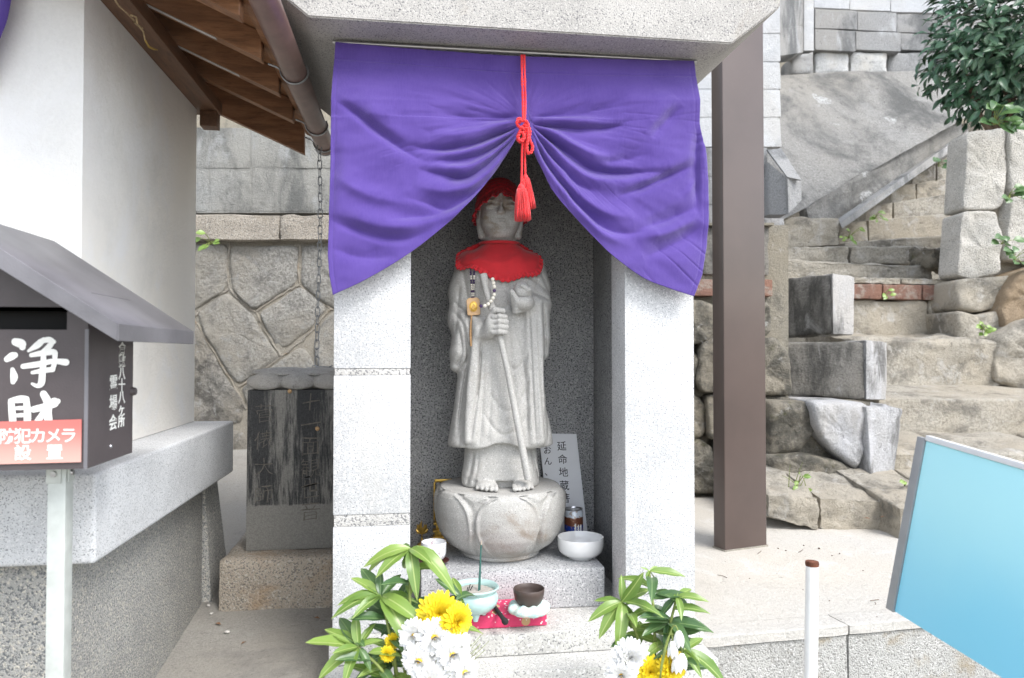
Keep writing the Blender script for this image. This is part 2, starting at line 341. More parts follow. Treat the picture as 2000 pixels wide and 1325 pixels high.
M['head_stone'] = granite('head_stone', (0.45, 0.44, 0.415), (0.27, 0.265, 0.255), (0.57, 0.56, 0.54), 420, 0.42, 0.57, 0.8, stain=(0.22, 0.165, 0.11), st=(0.50, 0.68), ss=14, bmp=0.0004, big=0.07)
M['lotus_stone'] = granite('lotus_stone', (0.42, 0.41, 0.385), (0.24, 0.235, 0.225), (0.54, 0.53, 0.51), 420, 0.42, 0.57, 0.8, stain=(0.27, 0.22, 0.17), st=(0.50, 0.72), ss=6, bmp=0.0004)
# ================================================================== ground, terrace, ramp
M['terrace'] = weathered('terrace_concrete', (0.55, 0.53, 0.49), (0.40, 0.37, 0.32), (0.64, 0.61, 0.56), 3.0, (0.55, 0.8), (0.52, 0.7), 160, 0.0012, gv=0.12)
M['ramp'] = weathered('ramp_concrete', (0.33, 0.315, 0.285), (0.21, 0.20, 0.185), (0.40, 0.385, 0.35), 3.0, (0.5, 0.72), (0.55, 0.75), 170, 0.0014, moss=(0.20, 0.185, 0.12), mk_=(0.62, 0.8), gv=0.15)
M['lower'] = weathered('lower_paving', (0.34, 0.32, 0.29), (0.22, 0.21, 0.19), (0.42, 0.40, 0.36), 3.0, gv=0.15)
M['facing'] = granite('facing_stone', (0.42, 0.415, 0.39), (0.22, 0.215, 0.20), (0.56, 0.55, 0.53), 220, 0.45, 0.56, 0.85, stain=(0.30, 0.245, 0.16), st=(0.50, 0.72), ss=9, bmp=0.003)
def sheet(name, pts, nx, ny, mat, amp=0.004, fr=1.5, kind='structure', sm=180):
    """bilinear patch of 4 corners with a little unevenness"""
    c = np.array([tuple(p) for p in pts]); u, v = np.meshgrid(np.linspace(0, 1, nx), np.linspace(0, 1, ny)); u, v = u[..., None], v[..., None]
    P = (c[0] * (1 - u) + c[1] * u) * (1 - v) + (c[3] * (1 - u) + c[2] * u) * v; P[..., 2] += amp * fbm(P, fr, 4)
    I = np.arange(nx * ny).reshape(ny, nx); F = np.stack([I[:-1, :-1], I[:-1, 1:], I[1:, 1:], I[1:, :-1]], -1).reshape(-1, 4)
    o = npmesh(name, P.reshape(-1, 3), F, mat, None, sm)
    if kind: o['kind'] = kind
    return o
sheet('ground', [(-60, -60, -0.56), (60, -60, -0.56), (60, 60, -0.56), (-60, 60, -0.56)], 2, 2, M['lower'], 0)
sheet('terrace', [(0.7005, 1.70, 0), (3.2, 1.86, 0), (3.2, 4.4, 0.0), (0.7005, 4.4, 0.0)], 90, 90, M['terrace'], 0.004, 2.0)
sheet('terrace_back', [(-0.19, 2.272, 0), (0.7, 2.272, 0), (0.7, 4.4, 0.0), (-0.19, 4.4, 0.0)], 12, 30, M['terrace'], 0.003, 2.0)
def rz(y): return -0.0145 + 0.115 * (y - 2.147)
sheet('ramp', [(-3.2, -1.0, rz(-1.0)), (-0.184, -1.0, rz(-1.0)), (-0.184, 4.4, rz(4.4)), (-3.2, 4.4, rz(4.4))], 60, 110, M['ramp'], 0.006, 1.8)
# front of the terrace: dressed facing slabs with a thin coping line
fac = thing('terrace_kerb_wall', 'speckled grey stone facing slabs below the edge of the pale concrete terrace', 'wall', (1.3, 1.70, -0.56))
e0, e1 = Vector((0.702, 1.688, 0)), Vector((3.2, 1.855, 0)); ed = (e1 - e0); xs = [0, 0.165, 0.36, 0.56, 0.78, 1.0]
for k in range(5):
    a, b = e0 + ed * (xs[k] + 0.0006), e0 + ed * (xs[k + 1] - 0.0006); dpt = Vector((-0.01, 0.08, 0)) ; dn = Vector((0, 0, -0.55)); tp = Vector((0, 0, -0.0235))
    rock('facing_slab', [a + dn, b + dn, b + dn + dpt, a + dn + dpt, a + tp, b + tp, b + tp + dpt, a + tp + dpt], M['facing'], fac, 0.0025, 9, 0.05, k * 3.7)
    rock('edge_strip', [a + Vector((0, -.006, -.023)), b + Vector((0, -.006, -.023)), b + dpt + Vector((0, 0, -.023)), a + dpt + Vector((0, 0, -.023)), a + Vector((0, -.006, .004)), b + Vector((0, -.006, .004)), b + dpt + Vector((0, 0, .004)), a + dpt + Vector((0, 0, .004))], M['terrace'], fac, 0.0015, 9, 0.2, k * 1.7)
# ledge for the flower vases in front of the shrine
ledge = box('vase_ledge', -0.20, 0.74, 1.18, 1.568, -0.56, -0.1505, M['granite_step'], None, 0.006); tag(ledge, 'low granite ledge in front of the shrine carrying the flower vases', 'ledge')

# ================================================================== left retaining wall
DW = 3.80
M['fieldstone'] = weathered('fieldstone', (0.37, 0.355, 0.32), (0.19, 0.182, 0.165), (0.40, 0.39, 0.365), 9, (0.50, 0.72), (0.52, 0.70), 75, 0.006, gv=0.34)
M['fieldstone_lo'] = weathered('fieldstone_mossy', (0.30, 0.285, 0.255), (0.12, 0.113, 0.10), (0.39, 0.38, 0.355), 9, (0.46, 0.6), (0.53, 0.68), 75, 0.006, gv=0.34)
M['mortar'] = weathered('mortar', (0.36, 0.335, 0.285), (0.24, 0.225, 0.19), (0.34, 0.31, 0.26), 12, (0.5, 0.7), (0.6, 0.8), 150, 0.003, moss=(0.22, 0.16, 0.09))
M['mortar_bead'] = weathered('mortar_bead', (0.36, 0.33, 0.28), (0.24, 0.22, 0.19), (0.44, 0.41, 0.36), 14, (0.5, 0.7), (0.55, 0.75), 150, 0.003, moss=(0.30, 0.20, 0.11), mk_=(0.56, 0.7))
M['coping'] = granite('coping_granite', (0.36, 0.315, 0.255), (0.17, 0.155, 0.135), (0.45, 0.41, 0.35), 170, 0.46, 0.56, 0.85, stain=(0.30, 0.25, 0.18), st=(0.55, 0.8), ss=5, bmp=0.004)
M['block_old'] = weathered('block_old', (0.30, 0.305, 0.295), (0.13, 0.132, 0.125), (0.36, 0.365, 0.36), 4.0, (0.42, 0.64), (0.54, 0.72), 130, 0.0025, streak=2.0)
wall = thing('fieldstone_retaining_wall', 'fieldstone retaining wall with granite coping and grey concrete blocks behind the carved tablet', 'wall', tuple(PD(500, 890, DW)))
def WP(x, y, d=0.0): return PD(x, y, DW + d)
mk('mortar_bed', [WP(-300, 466, .002), WP(1300, 466, .002), WP(1300, 970, .002), WP(-300, 970, .002), WP(-300, 466, .3), WP(1300, 466, .3), WP(1300, 970, .3), WP(-300, 970, .3)], [(0, 1, 2, 3), (4, 7, 6, 5), (0, 4, 5, 1), (1, 5, 6, 2), (2, 6, 7, 3), (3, 7, 4, 0)], M['mortar'], wall, 0)
def stone(poly, D, mat, parent, bulge=0.030, amp=0.008, off=0.0, depth=0.06, nr=9, name='stone', dn=None):
    """pillow-faced stone from its outline in pixels: bulging face, rounded arris, sides sunk into the bed"""
    p = np.array(poly, float); c = p.mean(0); q = []
    for k in range(len(p)):
        a, b = p[k], p[(k + 1) % len(p)]; n = max(3, int(np.hypot(*(b - a)) / 7))
        for t in range(n): q.append(a + (b - a) * t / n)
    q = np.array(q); kk = 1 if mat.name == 'ashlar_granite' else 2
    for _ in range(kk): q = 0.25 * np.roll(q, 1, 0) + 0.5 * q + 0.25 * np.roll(q, -1, 0)
    m = len(q); V = []; F = []
    rings = [1.0, 1.0, 0.97, 0.92, 0.84, 0.70, 0.52, 0.32, 0.14]; prf = [-depth, 0.0, 0.55 * bulge, 0.80 * bulge, 0.94 * bulge, bulge, bulge, bulge, bulge]
    for r, h_ in zip(rings, prf):
        for k in range(m):
            x, y = c + (q[k] - c) * r; V.append(PD(x, y, (D(x, y) if callable(D) else D)) - FH * h_)
    V = np.array([tuple(v) for v in V]); face = slice(m, None); nn = fbm(V[face], 9, 5, off) * amp + fbm(V[face], 40, 3, off + 5) * amp * 0.35
    V[face] -= np.array(FH)[None] * nn[:, None]
    cv = V[-m:].mean(0); V = np.vstack([V, cv])
    for r in range(len(rings) - 1):
        for k in range(m): F.append((r * m + k, r * m + (k + 1) % m, (r + 1) * m + (k + 1) % m, (r + 1) * m + k))
    for k in range(m): F.append(((len(rings) - 1) * m + k, (len(rings) - 1) * m + (k + 1) % m, len(V) - 1))
    return mk(name, V, F, mat, parent, 60)
L_ = M['fieldstone']; LL = M['fieldstone_lo']
for k, (poly, mt) in enumerate([
    ([(300, 476), (445, 478), (444, 556), (436, 572), (404, 590), (384, 606), (300, 600)], L_), ([(451, 479), (583, 482), (581, 552), (562, 566), (502, 603), (492, 604), (456, 568), (450, 552)], L_),
    ([(590, 480), (740, 482), (740, 640), (645, 600), (588, 556)], L_), ([(384, 612), (412, 590), (440, 573), (450, 576), (494, 616), (512, 648), (540, 690), (546, 700), (468, 752), (452, 738), (402, 652)], L_),
    ([(506, 612), (580, 562), (592, 562), (641, 600), (604, 646), (556, 682), (540, 678), (520, 642)], L_), ([(300, 610), (376, 620), (394, 650), (444, 742), (466, 770), (480, 790), (470, 830), (436, 830), (300, 850)], LL),
    ([(470, 760), (556, 700), (586, 676), (606, 690), (622, 740), (560, 800), (490, 800)], L_), ([(612, 680), (628, 630), (652, 606), (740, 650), (740, 800), (640, 800), (628, 740)], L_),
    ([(300, 858), (436, 838), (476, 842), (500, 930), (300, 930)], LL), ([(484, 806), (640, 806), (740, 806), (740, 930), (508, 930)], LL)]):
    stone(poly, DW, mt, wall, 0.014, 0.011, k * 11.3)
hr = random.Random(9); gx = {}
for i in range(5):
    for j in range(5): gx[i, j] = (746 + i * 138 + (hr.uniform(-28, 28) if 0 < i < 4 else 0), 480 + j * 118 + (hr.uniform(-26, 26) if 0 < j < 4 else 0))
for i in range(4):
    for j in range(4):
        p = np.array([gx[i, j], gx[i + 1, j], gx[i + 1, j + 1], gx[i, j + 1]]); stone((p - p.mean(0)) * .95 + p.mean(0), DW, L_ if (i + j) % 3 else LL, wall, 0.014, 0.010, 40 + i * 5.1 + j * 2.3)
for k, ln in enumerate([[(448, 474), (447, 560), (500, 612), (520, 650), (548, 695)], [(380, 618), (410, 592), (447, 565)], [(499, 609), (560, 570), (586, 556)], [(586, 478), (586, 556), (640, 600), (652, 606)], [(646, 602), (606, 650), (552, 695), (468, 757)], [(372, 610), (396, 652), (450, 742), (482, 800)]]):
    q = smoothline(ln, 6); V, F = tube_vf([WP(x + 1.2 * math.sin(i * 1.7), y + 1.2 * math.cos(i * 2.3), 0.002) for i, (x, y) in enumerate(q)], [0.0062 + 0.0022 * math.sin(i * 1.9) for i in range(len(q))], 6); mk('mortar_joint', V, F, M['mortar_bead'], wall, 70)
quadblock('coping_stone', [(90, 417), (545, 419), (545, 470), (90, 468)], DW - 0.06, 0.34, M['coping'], wall, 0.006, 14, 0.10, 2.0)
quadblock('coping_stone', [(546, 419), (760, 420), (760, 471), (546, 470)], DW - 0.062, 0.34, M['coping'], wall, 0.006, 14, 0.10, 5.0)
for k in range(4): quadblock('coping_stone', [(761 + k * 135, 420), (895 + k * 135, 420), (895 + k * 135, 471), (761 + k * 135, 471)], DW - 0.06, 0.34, M['coping'], wall, 0.006, 10, 0.10, 8.0 + k)
for r, (y0, y1, xs) in enumerate(((248, 330, (90, 170, 330, 489, 651, 810, 970, 1130, 1290)), (332, 414, (90, 250, 409, 491, 655, 730, 890, 1050, 1210, 1290)))):
    for k in range(len(xs) - 1):
        quadblock('concrete_block', [(xs[k] + 1, y0), (xs[k + 1] - 1, y0 + 1), (xs[k + 1] - 1, y1 - 1), (xs[k] + 1, y1 - 1)], DW + 0.03, 0.15, M['block_old'], wall, 0.003, 6, 0.05, r * 9 + k * 2.0)
quadblock('block_mortar', [(90, 252), (1290, 253), (1290, 416), (90, 416)], DW + 0.036, 0.13, M['block_old'], wall, 0.0, 2, 0.0)
# ================================================================== right: retaining wall, cheek blocks, stairs, slope
M['step_stone'] = weathered('step_stone', (0.45, 0.415, 0.35), (0.21, 0.195, 0.165), (0.56, 0.535, 0.49), 5, (0.48, 0.66), (0.53, 0.68), 70, 0.005, moss=(0.15, 0.16, 0.06), mk_=(0.66, 0.8))
M['cheek'] = weathered('cheek_stone', (0.23, 0.22, 0.20), (0.065, 0.063, 0.058), (0.40, 0.395, 0.38), 5, (0.40, 0.6), (0.58, 0.72), 80, 0.0035, streak=2.5)
M['lime'] = weathered('lime_stone', (0.46, 0.46, 0.465), (0.15, 0.148, 0.142), (0.56, 0.56, 0.575), 6, (0.46, 0.62), (0.5, 0.65), 120, 0.003, streak=3.0)
M['rubble'] = weathered('rubble_stone', (0.30, 0.275, 0.225), (0.10, 0.095, 0.08), (0.50, 0.49, 0.46), 8, (0.44, 0.62), (0.60, 0.72), 110, 0.006, moss=(0.12, 0.12, 0.05), mk_=(0.58, 0.74))
M['brick'] = weathered('red_brick', (0.27, 0.155, 0.12), (0.17, 0.125, 0.10), (0.40, 0.36, 0.31), 7, (0.5, 0.7), (0.48, 0.66), 150, 0.003)
M['block_pale'] = weathered('block_pale', (0.47, 0.485, 0.505), (0.33, 0.34, 0.355), (0.56, 0.57, 0.585), 4, (0.55, 0.78), (0.5, 0.7), 130, 0.0015, gv=0.08)
M['block_grey'] = weathered('block_grey', (0.31, 0.315, 0.32), (0.13, 0.135, 0.138), (0.46, 0.47, 0.485), 2.6, (0.47, 0.64), (0.56, 0.7), 120, 0.0025, streak=2.5)
M['slope'] = weathered('slope_concrete', (0.28, 0.277, 0.266), (0.10, 0.102, 0.10), (0.31, 0.305, 0.295), 1.4, (0.42, 0.64), (0.55, 0.75), 60, 0.005, gv=0.32, spots=3.0)
M['lichen'] = weathered('white_lichen', (0.48, 0.485, 0.48), (0.22, 0.22, 0.215), (0.56, 0.56, 0.56), 20, (0.5, 0.7), (0.5, 0.7), 150, 0.002)
M['ashlar'] = granite('ashlar_granite', (0.50, 0.475, 0.425), (0.28, 0.265, 0.24), (0.60, 0.575, 0.53), 130, 0.44, 0.56, 0.85, stain=(0.34, 0.31, 0.25), st=(0.58, 0.8), ss=4, bmp=0.006)
M['fill'] = weathered('earth_fill', (0.27, 0.25, 0.205), (0.15, 0.14, 0.115), (0.40, 0.37, 0.32), 8)
# --- terraced rubble wall seen between shrine, post and stair
rw = thing('rubble_retaining_wall', 'dark rubble and brick retaining wall with pale concrete blocks above, behind the brown post', 'wall', tuple(PD(1450, 950, 3.4)))
quadblock('bed', [(1280, 440), (1540, 440), (1540, 985), (1280, 985)], 3.56, 0.5, M['fill'], rw, 0.0, 2, 0.0)
RB = [[(1285, 590), (1368, 588), (1398, 600), (1402, 640), (1380, 668), (1340, 672), (1285, 660)], [(1404, 592), (1470, 590), (1500, 600), (1502, 650), (1450, 680), (1410, 650)], [(1285, 668), (1345, 678), (1362, 700), (1350, 760), (1285, 770)], [(1368, 672), (1402, 650), (1440, 690), (1432, 760), (1372, 764), (1358, 740)],
      [(1440, 690), (1506, 660), (1540, 690), (1540, 770), (1446, 768)], [(1285, 778), (1350, 768), (1376, 790), (1372, 850), (1285, 860)], [(1382, 774), (1440, 770), (1470, 800), (1462, 850), (1384, 856)], [(1475, 776), (1540, 776), (1544, 850), (1474, 852), (1474, 800)],
      [(1285, 868), (1364, 858), (1390, 880), (1396, 960), (1285, 960)], [(1396, 866), (1462, 858), (1480, 900), (1476, 975), (1404, 968)], [(1486, 860), (1548, 858), (1550, 985), (1484, 980)]]
for k, p in enumerate(RB): p = [(np.array(q) - np.mean(p, 0)) * 1.07 + np.mean(p, 0) for q in p]; stone(p, 3.5 if k % 3 else 3.47, M['rubble'], rw, 0.030, 0.026, k * 5.1, 0.12)
for k, (a, b) in enumerate(((1285, 1338), (1340, 1398), (1400, 1455), (1457, 1512))): quadblock('brick', [(a, 545), (b - 2, 546), (b - 2, 579), (a, 578)], 3.49, 0.1, M['brick'], rw, 0.003, 5, 0.08, k)
for k, (a, b) in enumerate(((1285, 1370), (1372, 1450), (1452, 1505))): quadblock('dressed_stone', [(a, 442), (b - 2, 441), (b - 2, 538), (a, 537)], 3.53, 0.2, M['cheek'], rw, 0.005, 7, 0.06, k * 4)
DB = 4.55
for r, (y0, y1) in enumerate(((-46, 10), (11, 66), (67, 121), (122, 175), (176, 230), (231, 288))):
    xs = (1250, 1338, 1452, 1524) if r % 2 else (1250, 1395, 1480, 1524)
    for k in range(3): quadblock('pale_block', [(xs[k] + 1, y0), (xs[k + 1] - (1 if k < 2 else 0), y0), (xs[k + 1] - (1 if k < 2 else -r * 0.6), y1 - 1), (xs[k] + 1, y1 - 1)], DB, 0.16, M['block_pale'], rw, 0.0015, 5, 0.03, r * 3 + k)
for r, (y0, y1) in enumerate(((289, 345), (346, 400), (401, 440))):
    xs = (1250, 1350, 1440, 1500) if r % 2 else (1250, 1395, 1465, 1500)
    for k in range(3): quadblock('grey_block', [(xs[k] + 1, y0), (xs[k + 1] - 1, y0), (xs[k + 1] - 1, y1 - 1), (xs[k] + 1, y1 - 1)], DB - 0.05, 0.2, M['block_grey'], rw, 0.002, 5, 0.03, r * 3 + k)
quadblock('block_mortar', [(1252, -44), (1521, -44), (1521, 286), (1252, 286)], DB + 0.006, 0.14, M['block_pale'], rw, 0, 2, 0)
quadblock('grey_mortar', [(1252, 289), (1498, 289), (1498, 442), (1252, 442)], DB - 0.043, 0.18, M['block_grey'], rw, 0, 2, 0)
hexa('ledge_top', [PD(1270, 440, 3.5), PD(1512, 440, 3.5), PD(1512, 440, 3.5) + FH * 1.3, PD(1270, 440, 3.5) + FH * 1.3] + [PD(1270, 440, 3.5) + Vector((0, 0, .012)), PD(1512, 440, 3.5) + Vector((0, 0, .012)), PD(1512, 440, 3.5) + FH * 1.3 + Vector((0, 0, .012)), PD(1270, 440, 3.5) + FH * 1.3 + Vector((0, 0, .012))], M['fill'], rw)
# wing pillar and slanting coping at the end of the block wall
wing = thing('stair_wing_wall', 'short pale stone pillar with slanting coping at the foot of the concrete slope', 'pillar', tuple(PD(1515, 538, 4.1)))
quadblock('pillar_stone', [(1490, 424), (1533, 426), (1534, 538), (1490, 538)], [4.15, 4.08, 4.08, 4.15], 0.35, M['lime'], wing, 0.004, 7, 0.08, 1)
quadblock('upper_stone', [(1500, 316), (1536, 345), (1538, 420), (1500, 420)], [4.35, 4.25, 4.25, 4.35], 0.25, M['block_grey'], wing, 0.003, 7, 0.05, 4)
quadblock('coping', [(1498, 292), (1526, 290), (1566, 352), (1538, 346)], [4.45, 4.45, 4.2, 4.22], 0.02, M['block_grey'], wing, 0.002, 6, 0.05, 6)
quadblock('end_face', [(1538, 347), (1566, 353), (1567, 392), (1540, 418)], [4.22, 4.26, 4.26, 4.22], 0.2, M['block_grey'], wing, 0.002, 6, 0.05, 6)
# cheek blocks, each a corner towards the viewer: dark flank to the left, lime-washed end to the right
def cheek(name, label, flank, end, dF, dE, side_d, mf, me_, off):
    t = thing(name, label, 'stone block', tuple(PD(*flank[2], dF[2])))
    a = [PD(x, y, d) for (x, y), d in zip(flank, dF)]; e = [PD(x, y, d) for (x, y), d in zip(end, dE)]
    bk = FH * side_d
    rock('flank', [a[3], a[2], e[2] + bk * .6, a[3] + bk, a[0], a[1], e[1] + bk * .6, a[0] + bk], mf, t, 0.007, 12, 0.05, off)
    g = FH * 0.004; fw = -FH * 0.010
    rock('end_face', [e[3] + fw, e[2] + fw, e[2] + bk * .5, e[3] + bk * .5, e[0] + fw, e[1] + fw, e[1] + bk * .5, e[0] + bk * .5], me_, t, 0.004, 9, 0.06, off + 3)
    return t
cheek('cheek_stone', 'dark weathered stone block with whitened end, topmost of the stair flank', [(1495, 546), (1624, 534), (1626, 652), (1495, 665)], [(1624, 532), (1668, 541), (1668, 656), (1626, 654)], [4.3, 3.95, 3.95, 4.3], [3.95, 4.05, 4.05, 3.95], 0.45, M['cheek'], M['lime'], 1)
cheek('cheek_stone', 'long dark stone block with white streaked end, middle of the stair flank', [(1505, 668), (1690, 668), (1690, 780), (1505, 772)], [(1690, 664), (1733, 668), (1730, 782), (1690, 782)], [3.75, 3.55, 3.55, 3.75], [3.55, 3.65, 3.65, 3.55], 0.5, M['cheek'], M['lime'], 5)
ck = thing('cheek_rubble', 'mossy rubble block with a pale plaster patch, lowest of the stair flank', 'stone block', tuple(PD(1640, 975, 3.2)))
for k, (p, mt, dd) in enumerate([([(1495, 782), (1580, 784), (1585, 840), (1560, 880), (1495, 890)], M['rubble'], 3.36), ([(1575, 782), (1690, 786), (1692, 860), (1668, 920), (1620, 880), (1588, 840)], M['lime'], 3.30), ([(1495, 890), (1565, 884), (1640, 900), (1690, 930), (1700, 980), (1600, 962), (1495, 965)], M['rubble'], 3.30)]): stone(p, dd, mt, ck, 0.05, 0.02, k * 7, 0.3, name='stone')
quadblock('end_face', [(1690, 792), (1766, 795), (1752, 930), (1700, 985)], [3.22, 3.30, 3.28, 3.2], 0.5, M['lime'], ck, 0.010, 10, 0.10, 8)
quadblock('core', [(1490, 784), (1700, 786), (1700, 980), (1490, 980)], 3.38, 0.5, M['rubble'], ck, 0.0, 3, 0.0)
# stair: each course its own stones (front edge pixels, distance, riser bottom)
st = thing('stone_stair', 'worn stone staircase climbing beside the retaining wall', 'stairs', tuple(PD(1850, 960, 3.3)))
def course(xs, yt, yb, D, depth, mat, off, amp=0.012, rnd=0.16, name='step_stone'):
    for k in range(len(xs) - 1):
        a, b = xs[k], xs[k + 1]; f = lambda y, x: y[0] + (y[1] - y[0]) * (x - xs[0]) / (xs[-1] - xs[0])
        quadblock(name, [(a + 1, f(yt, a)), (b - 1, f(yt, b)), (b - 1, f(yb, b)), (a + 1, f(yb, a))], D + 0.012 * ((k * 7) % 3), depth, mat, st, amp * 1.2, 14, rnd * 0.5, off + k * 4.3, None, 0.11)
course([1738, 1900, 2120, 2300], (885, 888), (975, 985), 3.30, 0.75, M['step_stone'], 1)
course([1715, 2300], (777, 783), (866, 872), 3.78, 0.75, M['step_stone'], 2, 0.006, 0.10)
course([1664, 1962], (660, 668), (775, 775), 4.25, 0.7, M['step_stone'], 3, 0.020, 0.18)
course([1655, 1815, 1880], (584, 588), (666, 668), 4.70, 0.7, M['step_stone'], 4, 0.012, 0.10)
course([1640, 1724, 1802, 1872], (555, 558), (583, 588), 4.66, 0.13, M['brick'], 5, 0.003, 0.10, 'brick')
course([1650, 1760, 1872], (543, 546), (554, 557), 4.68, 0.5, M['step_stone'], 9, 0.006, 0.2, 'brick_bed')
course([1530, 1824], (508, 520), (546, 548), 5.05, 0.8, M['step_stone'], 6, 0.012, 0.22)
course([1530, 1660, 1800, 1900], (482, 482), (516, 516), 5.35, 0.7, M['step_stone'], 7, 0.01, 0.16)
course([1650, 1900], (474, 456), (500, 505), 5.55, 0.6, M['step_stone'], 8, 0.008, 0.12)
course([1530, 1640], (424, 426), (486, 480), 5.60, 0.5, M['step_stone'], 21, 0.008, 0.08)
course([1636, 1696, 1910], (436, 411), (482, 462), 5.95, 0.6, M['step_stone'], 10, 0.006, 0.08)
course([1690, 1745, 1910], (404, 370), (436, 414), 6.35, 0.6, M['step_stone'], 11, 0.006, 0.08)
course([1740, 1790, 1920], (365, 340), (402, 374), 6.75, 0.6, M['step_stone'], 12, 0.006, 0.08)
course([1780, 1830, 1930], (328, 300), (366, 344), 7.15, 0.6, M['step_stone'], 13, 0.006, 0.08)
course([1820, 1940], (290, 262), (328, 304), 7.55, 0.6, M['step_stone'], 14, 0.006, 0.08)
course([1840, 1950], (250, 225), (292, 266), 7.95, 0.9, M['step_stone'], 15, 0.006, 0.08)
course([1820, 1885], (484, 486), (522, 524), 4.9, 0.3, M['rubble'], 16, 0.02, 0.3)
course([1500, 1600, 1760], (966, 980), (1015, 1070), 2.85, 0.62, M['step_stone'], 31, 0.010, 0.10, 'landing_stone')
course([1755, 1900, 2150], (992, 1000), (1076, 1085), 2.72, 0.75, M['step_stone'], 33, 0.010, 0.10, 'landing_stone')
# concrete slope, curb and upper walls
def tilt(name, px4, D4, mat, amp=0.02, fr=1.2, parent=None, nx=70, ny=50):
    c = [PD(x, y, d) for (x, y), d in zip(px4, D4)]; c = np.array([tuple(p) for p in c]); u, v = np.meshgrid(np.linspace(0, 1, nx), np.linspace(0, 1, ny)); u, v = u[..., None], v[..., None]
    P = (c[0] * (1 - u) + c[1] * u) * (1 - v) + (c[3] * (1 - u) + c[2] * u) * v; n = np.cross(c[1] - c[0], c[3] - c[0]); n /= np.linalg.norm(n)
    if n @ np.array(FH) > 0: n = -n
    P += n * (fbm(P, fr, 5) * amp)[..., None]; I = np.arange(nx * ny).reshape(ny, nx); F = np.stack([I[:-1, :-1], I[:-1, 1:], I[1:, 1:], I[1:, :-1]], -1).reshape(-1, 4)
    return npmesh(name, P.reshape(-1, 3), F, mat, parent), n
slope, sn = tilt('slope', [(1500, 146), (1990, 140), (1990, 172), (1500, 446)], [6.9, 7.7, 7.5, 5.45], M['slope'], 0.03); tag(slope, kind='structure')
bks, _ = tilt('gap_backdrop', [(-1800, -500), (5200, -500), (5200, 720), (-1800, 720)], [9.6, 9.6, 8.6, 8.6], M['fill'], 0.05); tag(bks, kind='structure')  # added backing sheet, hides the sky in gaps behind the walls
sl_c = [PD(*p, d) for p, d in zip([(1500, 146), (1990, 140), (1990, 172), (1500, 446)], [6.9, 7.7, 7.5, 5.45])]
cb = thing('stair_curb', 'diagonal grey concrete curb rising along the upper stair flight', 'curb', tuple(PD(1650, 440, 5.7)))
rock('curb_wall', [PD(1590, 466, 5.62), PD(1890, 282, 7.2), PD(1890, 282, 7.2) + FH * .2, PD(1590, 466, 5.62) + FH * .2, PD(1575, 404, 5.62), PD(1880, 222, 7.2), PD(1880, 222, 7.2) + FH * .2, PD(1575, 404, 5.62) + FH * .2], M['slope'], cb, 0.02, 16, 0.15, 3)
rock('curb_ledge', [PD(1645, 448, 5.55), PD(1892, 272, 7.15), PD(1892, 262, 7.45), PD(1640, 440, 5.75), PD(1640, 436, 5.55), PD(1890, 256, 7.15), PD(1890, 250, 7.45), PD(1636, 428, 5.75)], M['block_grey'], cb, 0.006, 14, 0.08, 9)
uw = thing('upper_block_wall', 'tall grey concrete block wall on a stone footing above the concrete slope', 'wall', tuple(PD(1700, 146, 7.2)))
DU = 7.1
for r, (y0, y1, xs) in enumerate((((-60), 8, (1590, 1660, 1740, 1830, 1930, 2060)), (9, 48, (1592, 1675, 1752, 1850, 1950, 2060)), (49, 97, (1592, 1672, 1760, 1850, 1950, 2060)))):
    for k in range(5): quadblock('concrete_block', [(xs[k] + 0.3, y0 + (8 if r else 0) + (k * 5 if r == 1 else k * 5 if r == 0 else k * 4)), (xs[k + 1] - 0.3, y0 + 12 + k * 4), (xs[k + 1] - 0.3, y1 + 10 + k * 4), (xs[k] + 0.3, y1 + 7 + k * 4)] if r < 2 else [(xs[k] + 0.3, y0 + 8 + k * 4), (xs[k + 1] - 0.3, y0 + 11 + k * 4), (xs[k + 1] - 0.3, y1 + 4), (xs[k] + 0.3, y1)], DU + (0.25 if r == 0 else 0) + k * 0.1, 0.25, M['block_pale'] if r == 0 else M['block_grey'], uw, 0.004, 6, 0.012, r * 7 + k)
for k, xs in enumerate(((1546, 1590), (1592, 1660), (1661, 1735), (1736, 1830), (1832, 1930))): quadblock('footing_stone', [(xs[0], 101 + (6 if k == 0 else 0)), (xs[1], 100), (xs[1], 147), (xs[0], 146)], DU - 0.03 + k * .08, 0.3, M['lichen'] if k in (1, 2) else M['block_grey'], uw, 0.012, 8, 0.12, k * 5)
for r, (y0, y1) in enumerate(((-40, 8), (9, 50), (51, 104))): quadblock('return_block', [(1518, y0), (1569, y0 - 2), (1569, y1 - 1), (1518, y1 + 6)], [6.55, 7.05, 7.05, 6.55], 0.2, M['block_grey'], uw, 0.003, 6, 0.03, r * 4.0)
quadblock('corner_post', [(1570, -40), (1590, -40), (1590, 99), (1570, 99)], DU - .02, .25, M['block_pale'], uw, 0.002, 6, 0.05)
